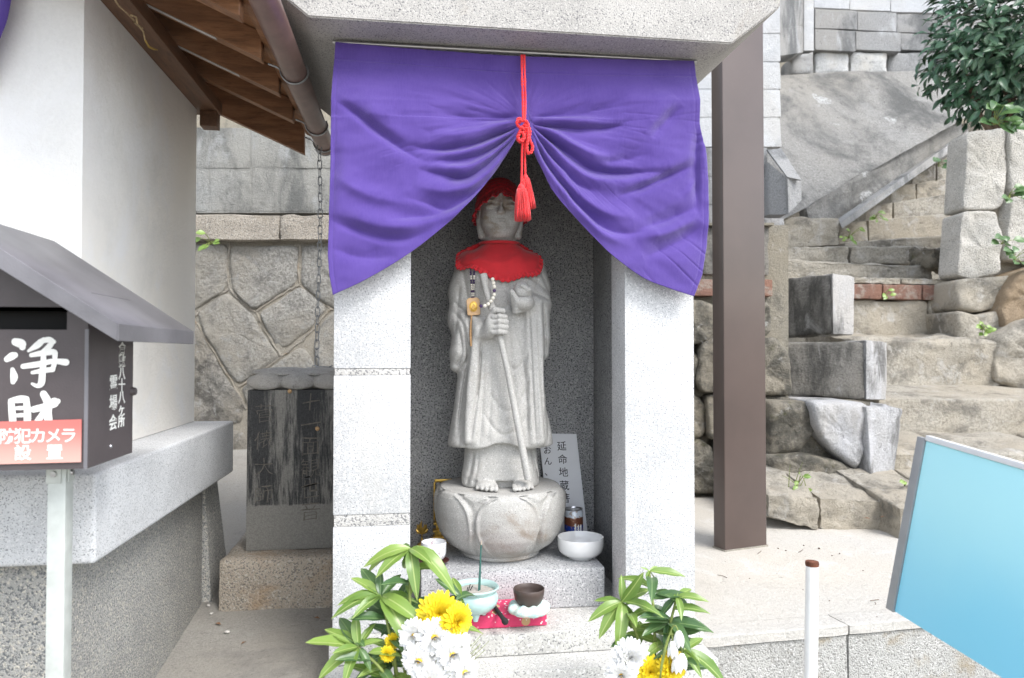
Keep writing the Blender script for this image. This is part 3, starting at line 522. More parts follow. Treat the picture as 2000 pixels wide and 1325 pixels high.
# --- right-hand ashlar wall with the fieldstones below it
aw = thing('ashlar_wall', 'pale rough granite block wall beside the stair, under the clipped shrub', 'wall', tuple(PD(1940, 760, 4.2)))
stone([(1889, 258), (1962, 250), (1966, 330), (1958, 402), (1944, 410), (1880, 410)], 4.55, M['ashlar'], aw, 0.010, 0.018, 2, 0.2)
stone([(1878, 414), (1950, 412), (1956, 480), (1950, 534), (1900, 546), (1869, 538)], 4.50, M['ashlar'], aw, 0.010, 0.018, 5, 0.2)
stone([(1968, 242), (2090, 236), (2090, 380), (1975, 378)], 4.53, M['ashlar'], aw, 0.010, 0.018, 9, 0.2)
stone([(1976, 384), (2090, 386), (2090, 520), (1966, 508), (1968, 440)], 4.50, M['ashlar'], aw, 0.010, 0.018, 12, 0.2)
for k, (a, b_, c_, d_) in enumerate(((2094, 236, 2230, 376), (2094, 384, 2230, 520), (2094, 528, 2230, 640), (2094, 648, 2230, 790), (2236, 240, 2400, 400), (2236, 408, 2400, 560), (2236, 568, 2400, 800))): stone([(a, b_), (c_, b_ + 3), (c_, d_), (a, d_ - 3)], 4.5, M['ashlar'], aw, 0.010, 0.018, 30 + k, 0.2)
M['tan_stone'] = weathered('tan_stone', (0.34, 0.265, 0.185), (0.22, 0.19, 0.15), (0.46, 0.42, 0.36), 5, (0.55, 0.75), (0.56, 0.75), 120, 0.005)
stone([(1868, 546), (1955, 540), (1990, 536), (1960, 570), (1950, 600), (1905, 612), (1866, 606)], 4.45, M['step_stone'], aw, 0.025, 0.024, 15, 0.4)
stone([(1990, 532), (2090, 500), (2090, 600), (2000, 620), (1956, 648), (1950, 610), (1962, 572)], 4.35, M['tan_stone'], aw, 0.03, 0.028, 17, 0.4)
stone([(1862, 606), (1906, 616), (1950, 606), (1952, 650), (1930, 668), (1870, 668)], 4.40, M['step_stone'], aw, 0.025, 0.024, 18, 0.4)
stone([(1958, 656), (2000, 626), (2090, 606), (2090, 770), (1990, 768), (1938, 742), (1946, 690)], 4.22, M['step_stone'], aw, 0.03, 0.030, 20, 0.4)
quadblock('mortar', [(1897, 266), (2410, 250), (2410, 800), (1897, 780)], 4.60, 0.08, M['mortar_bead'], aw, 0.0, 3, 0)
# ================================================================== the stone shrine
YF, ZR = 1.70, 1.428                            # pillar front plane, soffit height
XL0, XL1, XR0, XR1 = -0.176, 0.0, 0.520, 0.697  # pillars
YB, XC = 2.17, 0.2605                           # back wall front, axis of the shrine
ZS, ZP = 0.051, 0.151                           # step and altar block tops
shrine = thing('stone_shrine', 'pale speckled granite roadside shrine with purple curtain across its opening', 'shrine', (XC, YF, 0))
gw = M['granite_white']
box('base_slab', -0.183, 0.700, 1.572, 2.27, -0.14, 0.0, M['granite_step'], shrine, 0.004)
box('step_slab', -0.179, 0.697, 1.652, 2.262, 0.0015, ZS, M['granite_step'], shrine, 0.003)
zz = [ZS + 0.0005, 0.298, 0.326, 0.648, 0.664, ZR]      # left pillar: three courses parted by rough grey bands
for k in range(5):
    band = k % 2 == 1
    e = 0.0018 if band else 0.0
    box('band' if band else 'pillar_block', XL0 + e, XL1 - e, YF + e, 1.82, zz[k] + 0.0004, zz[k + 1], M['granite_band'] if band else gw, shrine, 0.0016)
box('pillar', XR0, XR1, YF, 1.82, ZS + 0.0005, ZR, gw, shrine, 0.0025)
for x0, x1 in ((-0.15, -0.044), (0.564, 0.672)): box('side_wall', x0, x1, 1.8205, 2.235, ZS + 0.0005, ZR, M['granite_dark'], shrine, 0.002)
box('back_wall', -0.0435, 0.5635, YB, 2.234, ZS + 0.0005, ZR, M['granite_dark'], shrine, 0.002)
box('lintel', XL1 + 0.0005, XR0 - 0.0005, 1.712, 1.80, 1.30, ZR, M['granite_white'], shrine, 0.002)
box('altar_block', 0.027, 0.495, 1.80, YB - 0.001, ZS + 0.001, ZP, M['granite_altar'], shrine, 0.004)
# roof: flat soffit, flaring eaves, fascia, low hipped top
def ring(d, z, e=0.0): return [(-0.222 - d, 1.585 - e, z), (0.747 + d, 1.585 - e, z), (0.747 + d, 2.33 + e, z), (-0.222 - d, 2.33 + e, z)]
rv = ring(0, ZR + 0.0005) + ring(0.12, 1.522, 0.004) + ring(0.125, 1.60, 0.006) + ring(-0.28, 1.85, -0.3)
bm = bmesh.new(); vv = [bm.verts.new(p) for p in rv]; bm.faces.new(vv[3::-1]); bm.faces.new(vv[12:16])
for r in range(3):
    for k in range(4): a, b = r * 4 + k, r * 4 + (k + 1) % 4; bm.faces.new((vv[a], vv[b], vv[b + 4], vv[a + 4]))
bmesh.ops.bevel(bm, geom=bm.edges[:], offset=0.003, segments=2, affect='EDGES')
bm2('roof', bm, M['granite_roof'], shrine)

# ================================================================== curtain
m, nt, b = nodes_of('purple_cloth'); v = coord(nt); n = nz(nt, v, 9, 4)
wv0 = nz(nt, coord(nt, (1, 1, 0.12)), 300, 3, 0.7); c = mix(nt, ramp(nt, n, 0.3, 0.7), (0.080, 0.042, 0.262), (0.104, 0.058, 0.310)); c = mix(nt, ramp(nt, wv0, 0.35, 0.65, 0, 0.35), c, (0.118, 0.070, 0.335)); nt.links.new(c, b.inputs['Base Color'])
b.inputs['Roughness'].default_value = 0.72; b.inputs['Sheen Weight'].default_value = 0.25; b.inputs['Specular IOR Level'].default_value = 0.25
wv = nt.nodes.new('ShaderNodeTexWave'); wv.inputs['Scale'].default_value = 420; nt.links.new(v, wv.inputs['Vector']); bump(nt, b, math2(nt, 'ADD', wv.outputs[1], nz(nt, v, 60, 3)), 0.0006, 0.6)
M['purple_cloth'] = m
def cp(l): return [(620 + x / 2.547, y / 2.547) for x, y in l]
# (points in pixels, half width in px, depth in px, sharpness: which side falls away fast)
FOLDS = [
 (cp([(992, 585), (860, 592), (700, 588), (560, 560)]), 13, -5, 1), (cp([(990, 612), (880, 636), (780, 672), (690, 690), (560, 690)]), 13, 9, 1),
 (cp([(992, 640), (880, 678), (760, 722), (640, 748), (540, 750), (430, 735)]), 8, -10, 1), (cp([(990, 650), (900, 700), (800, 748), (700, 772), (600, 780), (470, 775)]), 9, 9, 1),
 (cp([(990, 660), (900, 722), (800, 778), (700, 802), (620, 810), (550, 815)]), 7, -8, 1), (cp([(990, 668), (910, 745), (820, 810), (720, 850), (600, 842), (500, 835)]), 9, 9, 1),
 (cp([(990, 676), (905, 765), (810, 850), (728, 893), (620, 880), (490, 858)]), 8, -13, 1), (cp([(992, 684), (920, 785), (830, 880), (740, 945), (620, 965), (470, 935)]), 13, 12, -1),
 (cp([(992, 692), (935, 800), (850, 900), (745, 995), (640, 1050), (540, 1020), (420, 990)]), 8, -9, -1), (cp([(993, 700), (945, 815), (860, 925), (760, 1020), (650, 1090), (520, 1115)]), 12, 10, -1),
 (cp([(80, 508), (200, 585), (330, 690), (450, 772), (575, 832)]), 10, -9, 1), (cp([(95, 470), (230, 570), (350, 655), (470, 735)]), 14, 6, 1),
 (cp([(340, 1105), (450, 1092), (570, 1080), (660, 1050)]), 10, -7, 1), (cp([(60, 1100), (190, 1150), (320, 1192), (450, 1196), (560, 1150)]), 11, -8, 1),
 (cp([(60, 1060), (200, 1105), (330, 1140), (470, 1140), (600, 1100)]), 15, 8, 1), (cp([(70, 1230), (170, 1275), (300, 1290), (400, 1270)]), 12, -5, 1), (cp([(90, 860), (150, 930), (300, 1000), (480, 1025)]), 14, 6, 1),
 (cp([(70, 640), (90, 780), (75, 960), (60, 1120)]), 9, -5, 1), (cp([(210, 580), (300, 590), (420, 600)]), 12, 4, 1),
 (cp([(1064, 588), (1250, 582), (1400, 552), (1540, 500)]), 13, -5, -1), (cp([(1066, 602), (1200, 606), (1340, 616), (1460, 612)]), 10, 10, -1),
 (cp([(1068, 628), (1200, 634), (1330, 648), (1480, 640), (1560, 600)]), 7, -9, -1), (cp([(1070, 634), (1170, 670), (1280, 745), (1380, 790), (1520, 790)]), 12, 10, -1),
 (cp([(1070, 642), (1160, 700), (1250, 770), (1345, 838), (1440, 862), (1600, 872), (1760, 868)]), 8, -12, -1), (cp([(1072, 650), (1150, 735), (1240, 830), (1340, 900), (1450, 915), (1600, 905)]), 11, 11, -1),
 (cp([(1072, 656), (1140, 765), (1225, 860), (1290, 930), (1380, 965)]), 7, -10, 1), (cp([(1073, 664), (1130, 785), (1220, 905), (1320, 1010), (1430, 1075), (1560, 1095)]), 10, 11, 1),
 (cp([(1073, 676), (1125, 805), (1225, 945), (1310, 1050), (1410, 1138), (1510, 1170), (1640, 1155)]), 8, -12, 1), (cp([(1074, 690), (1120, 830), (1215, 970), (1310, 1090), (1420, 1185), (1560, 1240)]), 11, 9, 1),
 (cp([(1470, 988), (1600, 945), (1740, 882), (1866, 828)]), 9, -10, 1), (cp([(1480, 960), (1600, 915), (1740, 850), (1860, 790)]), 12, 8, 1),
 (cp([(1560, 1150), (1690, 1118), (1790, 1075), (1875, 1035)]), 11, -9, 1), (cp([(1570, 1195), (1700, 1175), (1800, 1130), (1880, 1085)]), 12, 8, 1), (cp([(1600, 1290), (1720, 1240), (1830, 1180), (1890, 1120)]), 12, -8, 1),
 (cp([(1640, 700), (1720, 615), (1790, 548)]), 12, -6, 1), (cp([(1600, 680), (1690, 590), (1770, 510)]), 14, 5, 1), (cp([(1360, 812), (1500, 806), (1650, 770)]), 12, -6, 1),
 (cp([(1872, 640), (1868, 800), (1868, 960), (1872, 1080)]), 7, -12, -1), (cp([(1800, 1000), (1866, 900), (1872, 700)]), 10, 6, -1)]
LE = np.array([(80, 655), (150, 651), (200, 649), (300, 648), (430, 645), (500, 643), (540, 646), (580, 653)], float)
RE = np.array([(100, 1352), (118, 1355), (180, 1356), (250, 1358), (300, 1368), (360, 1374), (420, 1375), (480, 1372), (540, 1362), (582, 1346)], float)
BE = np.array(smoothline([(652, 579), (720, 547), (800, 498), (868, 445), (920, 395), (962, 343), (1000, 285), (1012, 262)], 8) + smoothline([(1034, 262), (1042, 300), (1058, 338), (1082, 384), (1130, 442), (1190, 502), (1250, 545), (1300, 566), (1346, 581)], 8))
TE = np.array([(655, 82), (760, 92), (1000, 110), (1200, 116), (1356, 120)], float)
NU, NV = 420, 240
us = np.linspace(0, 1, NU); PXs = np.zeros((NV, NU)); PYs = np.zeros((NV, NU))
for i, u in enumerate(us):
    x = 652 + u * (1352 - 652); yb = np.interp(x, BE[:, 0], BE[:, 1])
    for _ in range(3):
        x = np.interp(yb, LE[:, 0], LE[:, 1]) * (1 - u) + np.interp(yb, RE[:, 0], RE[:, 1]) * u; yb = np.interp(x, BE[:, 0], BE[:, 1])
    yt = np.interp(655 + u * 701, TE[:, 0], TE[:, 1]); yy = np.linspace(yt, yb, NV)
    PYs[:, i] = yy; PXs[:, i] = np.interp(yy, LE[:, 0], LE[:, 1]) * (1 - u) + np.interp(yy, RE[:, 0], RE[:, 1]) * u
dep = np.zeros_like(PXs)
for pts, w, a, sh in FOLDS:
    d, s, t = seg_dist(PXs, PYs, smoothline(pts, 5)); asym = 1.05 - 0.30 * np.tanh(s * sh * d / (0.4 * w))
    far = math.hypot(pts[0][0] - 1022, pts[0][1] - 250) > 60; env = np.clip(np.minimum(t * (3.5 if far else 6) + (0 if far else 0.25), (1 - t) * 3.0), 0, 1); near = np.clip(0.35 + np.hypot(PXs - 1022, PYs - 250) / 130, 0.35, 1.25)
    qd = d / (0.9 * w * asym * near); dep += 1.45 * a * env * (0.6 * np.exp(-qd ** 2) + 0.4 * np.exp(-1.5 * np.sqrt(qd ** 2 + 0.02)))
kd = np.hypot(PXs - 1022, PYs - 250); topk = np.clip((PYs - 115) / 90, 0, 1)
dep += 24 * topk * np.clip(kd / 260, 0, 1) + 8 * np.exp(-(kd / 40) ** 2)
ang = np.arctan2(PYs - 235, PXs - 1022); sagq = np.stack([ang * 7 + kd * 0.002, np.log(kd + 30) * 1.3, PXs * 0 + 3.3], -1); dep += 2.6 * topk * np.clip(kd / 120, 0.15, 1) * fbm(sagq, 1.0, 3)
cr = np.stack([ang * 16 + 5, np.log(kd + 30) * 2.1, PXs * 0], -1); dep += -2.4 * topk * np.clip(1 - np.abs(fbm(cr, 1.0, 2)) * 5, 0, 1) * np.clip(vnoise(np.stack([PXs * .013, PYs * .013, PXs * 0], -1), 1.0, 9), 0, 1)
q3 = np.stack([PXs * 0.012, PYs * 0.02, PXs * 0], -1); dep += 3.0 * topk * fbm(q3, 1.0, 3)
dep += np.where(PYs < 140, 1.0 * vnoise(np.stack([PXs * 0.05, PYs * 0.01, PXs * 0], -1)), 0)
dep += -1.4 * np.exp(-((PYs - (np.interp(PXs, TE[:, 0], TE[:, 1]) + 33)) / 1.6) ** 2)      # stitched rod pocket
hem = np.minimum(PXs - np.interp(PYs, LE[:, 0], LE[:, 1]), np.interp(PYs, RE[:, 0], RE[:, 1]) - PXs); dep += -0.9 * np.exp(-((hem - 9) / 1.4) ** 2)
CV = np.zeros((NV, NU, 3)); YC = 1.682
for j in range(NV):
    for i in range(NU):
        p = PY(PXs[j, i], PYs[j, i], YC); CV[j, i] = p
CV[..., 1] -= dep * 0.00118
I = np.arange(NV * NU).reshape(NV, NU); CF = np.stack([I[:-1, :-1], I[1:, :-1], I[1:, 1:], I[:-1, 1:]], -1).reshape(-1, 4)
curtain = thing('shrine_curtain', 'purple cloth curtain gathered up in the middle across the shrine opening', 'curtain', (XC, YC, 1.40))
cl = npmesh('cloth', CV.reshape(-1, 3), CF, M['purple_cloth'], curtain); so = cl.modifiers.new('thickness', 'SOLIDIFY'); so.thickness = 0.0014; so.offset = 1.0
p0, p1 = PY(650, 83, 1.688), PY(1360, 121, 1.688)
M['rod'] = plain('rod_metal', (0.5, 0.5, 0.5), 0.3, 0.05, metal=1.0)
tube('rod', [p0, p1], 0.0045, M['rod'], curtain, 10)

# ------------------------------------------------------------------ red cord with tassels
M['red_cord'] = plain('red_cord', (0.80, 0.012, 0.018), 0.6, 0.25, 300, 0.0006, 700, sheen=0.3)
YK = 1.650
cord = thing('tassel_cord', 'bright red braided cord tying up the curtain, with two hanging tassels', 'cord', tuple(PY(1021, 250, YK)))
def K(x, y, dy=0.0): return PY(x, y, YK + dy)
def braid(name, pts, r):
    """two plied strands"""
    pts = [Vector(p) for p in (smoothline(pts, 10) if len(pts) > 2 else [np.array(pts[0]) * (1 - t) + np.array(pts[1]) * t for t in np.linspace(0, 1, 40)])]; V, F = [], []; acc = 0
    phs = []
    for i, p in enumerate(pts):
        acc += (p - pts[i - 1]).length if i else 0; phs.append(acc)
    for s in (0, math.pi):
        q = []
        for i, p in enumerate(pts):
            t = (pts[min(i + 1, len(pts) - 1)] - pts[max(i - 1, 0)]).normalized(); n = t.cross(Vector((0, 1, 0.02))).normalized(); bb = t.cross(n); a = phs[i] * 420 + s
            q.append(p + (n * math.cos(a) + bb * math.sin(a)) * r * 0.5)
        v, f = tube_vf(q, r * 0.66, 6, True, len(V)); V += v; F += f
    return mk(name, V, F, M['red_cord'], cord, 70)
braid('cord', [K(1019, 108, 0.02), K(1019.5, 150, -0.01), K(1021, 200, -0.005), K(1022, 236, -0.01)], 0.0032)
braid('cord', [K(1024, 108, 0.02), K(1025, 150, -0.01), K(1026, 200, -0.005), K(1025, 236, -0.01)], 0.0032)
for lp in ([(1020, 236, -.012), (1013, 232, -.016), (1010, 242, -.02), (1017, 250, -.024), (1027, 243, -.024), (1030, 250, -.02), (1022, 256, -.018), (1013, 262, -.02), (1011, 272, -.02), (1016, 277, -.022), (1022, 268, -.024), (1026, 256, -.026)],
           [(1029, 240, -.016), (1035, 256, -.02), (1034, 272, -.022), (1040, 286, -.02), (1038, 297, -.02), (1031, 299, -.022), (1029, 288, -.024), (1031, 270, -.026), (1030, 252, -.028), (1024, 243, -.03)],
           [(1014, 240, -.02), (1018, 236, -.03), (1028, 238, -.032), (1031, 246, -.03), (1024, 252, -.03), (1016, 248, -.03)],
           [(1018, 252, -.026), (1014, 262, -.028), (1012, 270, -.028), (1018, 276, -.03), (1024, 268, -.03), (1020, 258, -.03)]):
    braid('bow_loop', [K(*p) for p in lp], 0.0036)
braid('cord', [K(1021, 270, -.022), K(1019.5, 300, -.016), K(1019, 335, -.016), K(1018, 363, -.016)], 0.0028)
braid('cord', [K(1025, 270, -.02), K(1025, 300, -.012), K(1025.5, 325, -.012), K(1026, 345, -.012)], 0.0028)
def tassel(x, y, yb, lean, w, dy):
    tp = K(x, y, dy); bt = K(x + lean, yb, dy); ax = bt - tp; L = ax.length; u = ax.normalized(); sx = u.cross(Vector((0, 1, 0))).normalized(); sy = u.cross(sx)
    V, F = [], []
    for k in range(150):                                          # a skirt of single threads
        a = random.uniform(0, 2 * math.pi); rr = math.sqrt(random.random()); r0, r1 = w * 0.24 * rr, w * 0.5 * rr * random.uniform(0.85, 1.05)
        q = []
        for t in np.linspace(0.1, 1, 5):
            r = r0 + (r1 - r0) * (1 - (1 - t) ** 1.8); a2 = a + 0.12 * math.sin(3 * t + k)
            q.append(tp + u * (L * t * (random.uniform(0.97, 1.0) if t == 1 else 1)) + (sx * math.cos(a2) + sy * math.sin(a2)) * r)
        v, f = tube_vf(q, 0.0011, 3, True, len(V)); V += v; F += f
    t = mk('tassel', V, F, M['red_cord'], cord, 0, False); t.data.shade_smooth()
    bm = bmesh.new(); bmesh.ops.create_uvsphere(bm, u_segments=12, v_segments=8, radius=1)
    Mx = Matrix.Translation(tp + u * L * 0.1) @ u.to_track_quat('Z', 'X').to_matrix().to_4x4() @ Matrix.Diagonal((w * 0.23, w * 0.23, L * 0.14, 1)); bmesh.ops.transform(bm, matrix=Mx, verts=bm.verts)
    bm2('tassel_head', bm, M['red_cord'], t); vr, fr = tube_vf([tp + u * L * 0.16 + (sx * math.cos(a) + sy * math.sin(a)) * w * 0.22 for a in np.linspace(0, 2 * math.pi, 20)], 0.0016, 6); mk('binding', vr, fr, M['red_cord'], t, 60)
tassel(1018, 362, 432, 4, 0.039, -0.018); tassel(1026, 343, 409, 9, 0.030, -0.010)
# ================================================================== Jizo statue (signed-distance sculpture)
SD = 1.99; MPP = SD / FPX                                        # metres per pixel at the statue
FT = PD(977, 945, SD); FT.z = 0.3385; STX, STY, STZ = FT
def sp(x, y): return ((x - 977) * MPP, (945 - y) * MPP)            # pixel -> statue-local x, z
def zrow(y): return (945 - y) * MPP
statue = thing('jizo_statue', 'carved grey stone robed monk statue with staff on lotus pedestal inside the shrine', 'statue', (STX, STY, ZP))
ROT = Matrix.Translation(FT) @ Matrix.Rotation(-R_(4), 4, 'Z')      # faces slightly towards the viewer
def place(V): return np.asarray(V) @ np.array(ROT.to_3x3()).T + np.array(FT)
X, Y, Z = grid3((-0.168, -0.165, -0.006), (0.168, 0.125, 0.715), 0.0027)
x2, z2 = X[:, 0, :], Z[:, 0, :]
def loft(tab, front=1.0):
    t = np.array(tab); zz = t[::-1, 0] if t[0, 0] > t[-1, 0] else t[:, 0]; o = t[::-1] if t[0, 0] > t[-1, 0] else t
    a = np.interp(z2, zz, o[:, 1])[:, None, :]; b = np.interp(z2, zz, o[:, 2])[:, None, :]; cxx = np.interp(z2, zz, o[:, 3])[:, None, :]; cyy = np.interp(z2, zz, o[:, 4])[:, None, :]
    k = np.sqrt(((X - cxx) / a) ** 2 + ((Y - cyy) / b) ** 2 + 1e-9); e = 2.4
    k = (np.abs((X - cxx) / a) ** e + np.abs((Y - cyy) / b) ** e + 1e-9) ** (1 / e)
    d = (k - 1) * np.minimum(a, b); zlo, zhi = zz[0], zz[-1]; return smax(d, np.maximum(zlo - Z, Z - zhi), 0.012)
P_ = lambda y, a, b, cx=0, cy=0: (zrow(y), a, b, cx, cy)
body = loft([P_(476, .046, .046, 0, .01), P_(486, .060, .052, 0, .008), P_(497, .083, .060, 0, .006), P_(515, .104, .070), P_(540, .115, .076), P_(570, .120, .080), P_(620, .120, .086), P_(680, .118, .090), P_(740, .118, .090), P_(800, .128, .094), P_(850, .142, .097, 0, 0), P_(870, .147, .098)])
# hem of the outer robe swings up over the shins and drops to points at the sides
hemz = zrow(866) + 0.012 * np.cos(np.clip(np.abs(x2) / 0.085, 0, 1) * math.pi) * (np.abs(x2) < 0.09) - 0.006 * np.clip((np.abs(x2) - 0.085) / 0.02, 0, 1)
body = smax(body, (hemz[:, None, :] - Z) * 0.9, 0.005)
under = loft([P_(948, .107, .078, .001, .0), P_(925, .106, .078), P_(900, .100, .076), P_(870, .098, .074), P_(840, .098, .07)])
f = smin(body, under, 0.004)
# sleeves: upper arm, forearm and the hanging cuff on each side
def sl(pts, rad, k=0.02):
    d = None
    for i in range(len(pts) - 1):
        c = cap(X, Y, Z, pts[i], pts[i + 1], rad[i], rad[i + 1]); d = c if d is None else smin(d, c, k)
    return d
def L3(x, y, d): a, b = sp(x, y); return (a, d, b)
f = smin(f, sl([L3(915, 520, .0), L3(905, 570, -.005), L3(903, 628, -.02), L3(938, 650, -.085)], [.036, .038, .036, .026]), 0.016)
f = smin(f, sl([L3(1038, 520, .0), L3(1046, 560, -.005), L3(1046, 595, -.03), L3(1026, 598, -.085)], [.036, .036, .034, .024]), 0.016)
def slab(x0, x1, y0, y1, cy, th, k=0.012, skew=0.0):
    a, zt = sp(x0, y0); b, zb = sp(x1, y1); cx, cz = (a + b) / 2, (zt + zb) / 2; hx, hz = (b - a) / 2, (zt - zb) / 2
    qx, qy, qz = np.abs(X - cx - skew * (Z - cz)) - hx + k, np.abs(Y - cy) - th + k, np.abs(Z - cz) - hz + k
    return np.sqrt(np.maximum(qx, 0) ** 2 + np.maximum(qy, 0) ** 2 + np.maximum(qz, 0) ** 2) + np.minimum(np.maximum(qx, np.maximum(qy, qz)), 0) - k
def drop(pts, flat, cy, k):
    d = None
    for i in range(len(pts) - 1):
        (x0, y0, r0), (x1, y1, r1) = pts[i], pts[i + 1]; a, b = sp(x0, y0), sp(x1, y1); c = cap(X, (Y - cy) * flat, Z, (a[0], 0, a[1]), (b[0], 0, b[1]), r0 * MPP, r1 * MPP); d = c if d is None else smin(d, c, 0.012)
    return smin(f, d, k)
f = drop([(905, 640, 20), (897, 690, 17), (890, 715, 11)], 0.55, -.026, 0.014)          # sleeve bags, hanging
f = drop([(1052, 600, 20), (1056, 660, 15), (1060, 694, 9)], 0.55, -.022, 0.014)
f = smin(f, slab(1026, 1054, 590, 864, -.062, .034, .012, -0.028), 0.014)     # stole falling from the left wrist
f = smin(f, slab(912, 934, 655, 860, -.066, .030, .010, 0.045), 0.010)        # right front panel edge
# carved folds, traced on the front
CARVE = [([(938, 668), (934, 740), (926, 800), (917, 858)], 2.6, 5.5), ([(945, 690), (941, 770), (935, 855)], 3, 2.2), ([(913, 600), (919, 650), (915, 700), (903, 770), (893, 850)], 2.6, 5),
 ([(926, 545), (919, 600), (905, 628)], 2.5, 3.0), ([(898, 560), (893, 620), (890, 655)], 3, 2.2), ([(887, 592), (900, 606), (925, 618), (945, 622)], 2.4, 3.2), ([(884, 610), (905, 640), (912, 700), (893, 728)], 2.4, 3.0), ([(896, 640), (902, 690), (888, 722)], 2.4, 2.4),
 ([(1027, 606), (1031, 690), (1035, 780), (1040, 860)], 2.6, 5.5), ([(1043, 604), (1047, 700), (1054, 800), (1060, 862)], 2.4, 3.6), ([(1056, 600), (1061, 660), (1063, 705)], 2.4, 3.4), ([(1034, 604), (1038, 700), (1046, 850)], 2.2, 2.0),
 ([(1004, 540), (1040, 552), (1066, 572)], 2.4, 2.6), ([(1035, 575), (1055, 582), (1070, 590)], 2.4, 3.4), ([(1050, 520), (1060, 550), (1070, 572)], 2.6, 2.2),
 ([(992, 552), (988, 580), (996, 606), (1012, 618)], 2.4, 3.2), ([(958, 598), (975, 606), (992, 600)], 2.3, 2.2), ([(962, 556), (980, 568), (996, 562)], 2.2, 2.2),
 ([(1000, 640), (1012, 690), (1022, 760), (1024, 850)], 3.4, 2.4), ([(990, 640), (996, 720), (1003, 800), (1004, 856)], 3.4, 2.0), ([(978, 720), (974, 790), (966, 856)], 3.4, 2.0), ([(958, 690), (956, 770), (950, 858)], 3.2, 2.0),
 ([(982, 700), (1000, 722), (1022, 700), (1026, 680)], 2.8, 2.4), ([(950, 760), (985, 800), (1020, 765), (1030, 720)], 3.0, 2.4), ([(940, 800), (975, 842), (1015, 822), (1036, 770)], 3.0, 2.2),
 ([(905, 790), (900, 830), (897, 866)], 2.6, 2.4), ([(1064, 780), (1067, 830), (1066, 862)], 2.6, 2.4),
 ([(925, 878), (920, 910), (911, 942)], 2.6, 3.8), ([(1036, 878), (1042, 910), (1050, 940)], 2.6, 3.8), ([(934, 880), (930, 915), (922, 938)], 2.4, 2.0), ([(1018, 890), (1023, 915), (1030, 935)], 2.4, 2.0),
 ([(898, 500), (905, 540), (915, 600)], 3, 2.4), ([(1055, 510), (1050, 540), (1040, 575)], 3, 2.0)]
g = np.zeros_like(x2)
for pts, w, d in CARVE:
    q = np.array([sp(*p) for p in smoothline(pts, 5)]); dd, s, t = seg_dist(x2, z2, q); env = np.clip(np.minimum(t, 1 - t) * 6 + 0.15, 0, 1)
    g += 0.8 * MPP * d * env * (np.exp(-(dd / (w * MPP)) ** 2) - 0.45 * np.exp(-((dd - 3.2 * w * MPP) / (2.4 * w * MPP)) ** 2))
front = np.clip((0.01 - Y) / 0.03, 0, 1)
f = f + g[:, None, :] * front
# feet with toes
f = smax(f, -smax(smax(np.abs(X - .003) - .078, Z - .020, .008), Y + .058, .01), 0.006)
for s, xc in ((-1, 948), (1, 1016)):
    f = smin(f, ell(X, Y, Z, (*[(xc - 977) * MPP], -.076, .010), (.029, .034, .014)), 0.005)
    for k in range(5):
        xx = (xc - 977) * MPP + s * (-.024 + k * .012); yt = -.122 + 0.0016 * k * k
        f = smin(f, cap(X, Y, Z, (xx, yt + .020, .012), (xx, yt, .0075), .0062 - .0003 * k, .0070 - .0005 * k), 0.0012)
f = smax(f, -(Z + 0.001), 0.002)
f = f + 0.0006 * vnoise(np.stack([X, Y, Z], -1), 90).astype(np.float32)
V, F = nets(f.astype(np.float32), (X[0, 0, 0], Y[0, 0, 0], Z[0, 0, 0]), 0.0027)
npmesh('robed_body', place(V), F, M['statue_stone'], statue)
FY = np.where((f < 0).any(1), Y[0, :, 0][np.argmax(f < 0, axis=1)], 0.02)       # front surface of the body, for the bib and beads
GX0, GZ0 = float(X[0, 0, 0]), float(Z[0, 0, 0])
def fy(x, z):
    i = np.clip((np.asarray(x) - GX0) / 0.0027, 0, FY.shape[0] - 2); k = np.clip((np.asarray(z) - GZ0) / 0.0027, 0, FY.shape[1] - 2)
    i0, k0 = i.astype(int), k.astype(int); a, b = i - i0, k - k0
    return (FY[i0, k0] * (1 - a) + FY[i0 + 1, k0] * a) * (1 - b) + (FY[i0, k0 + 1] * (1 - a) + FY[i0 + 1, k0 + 1] * a) * b
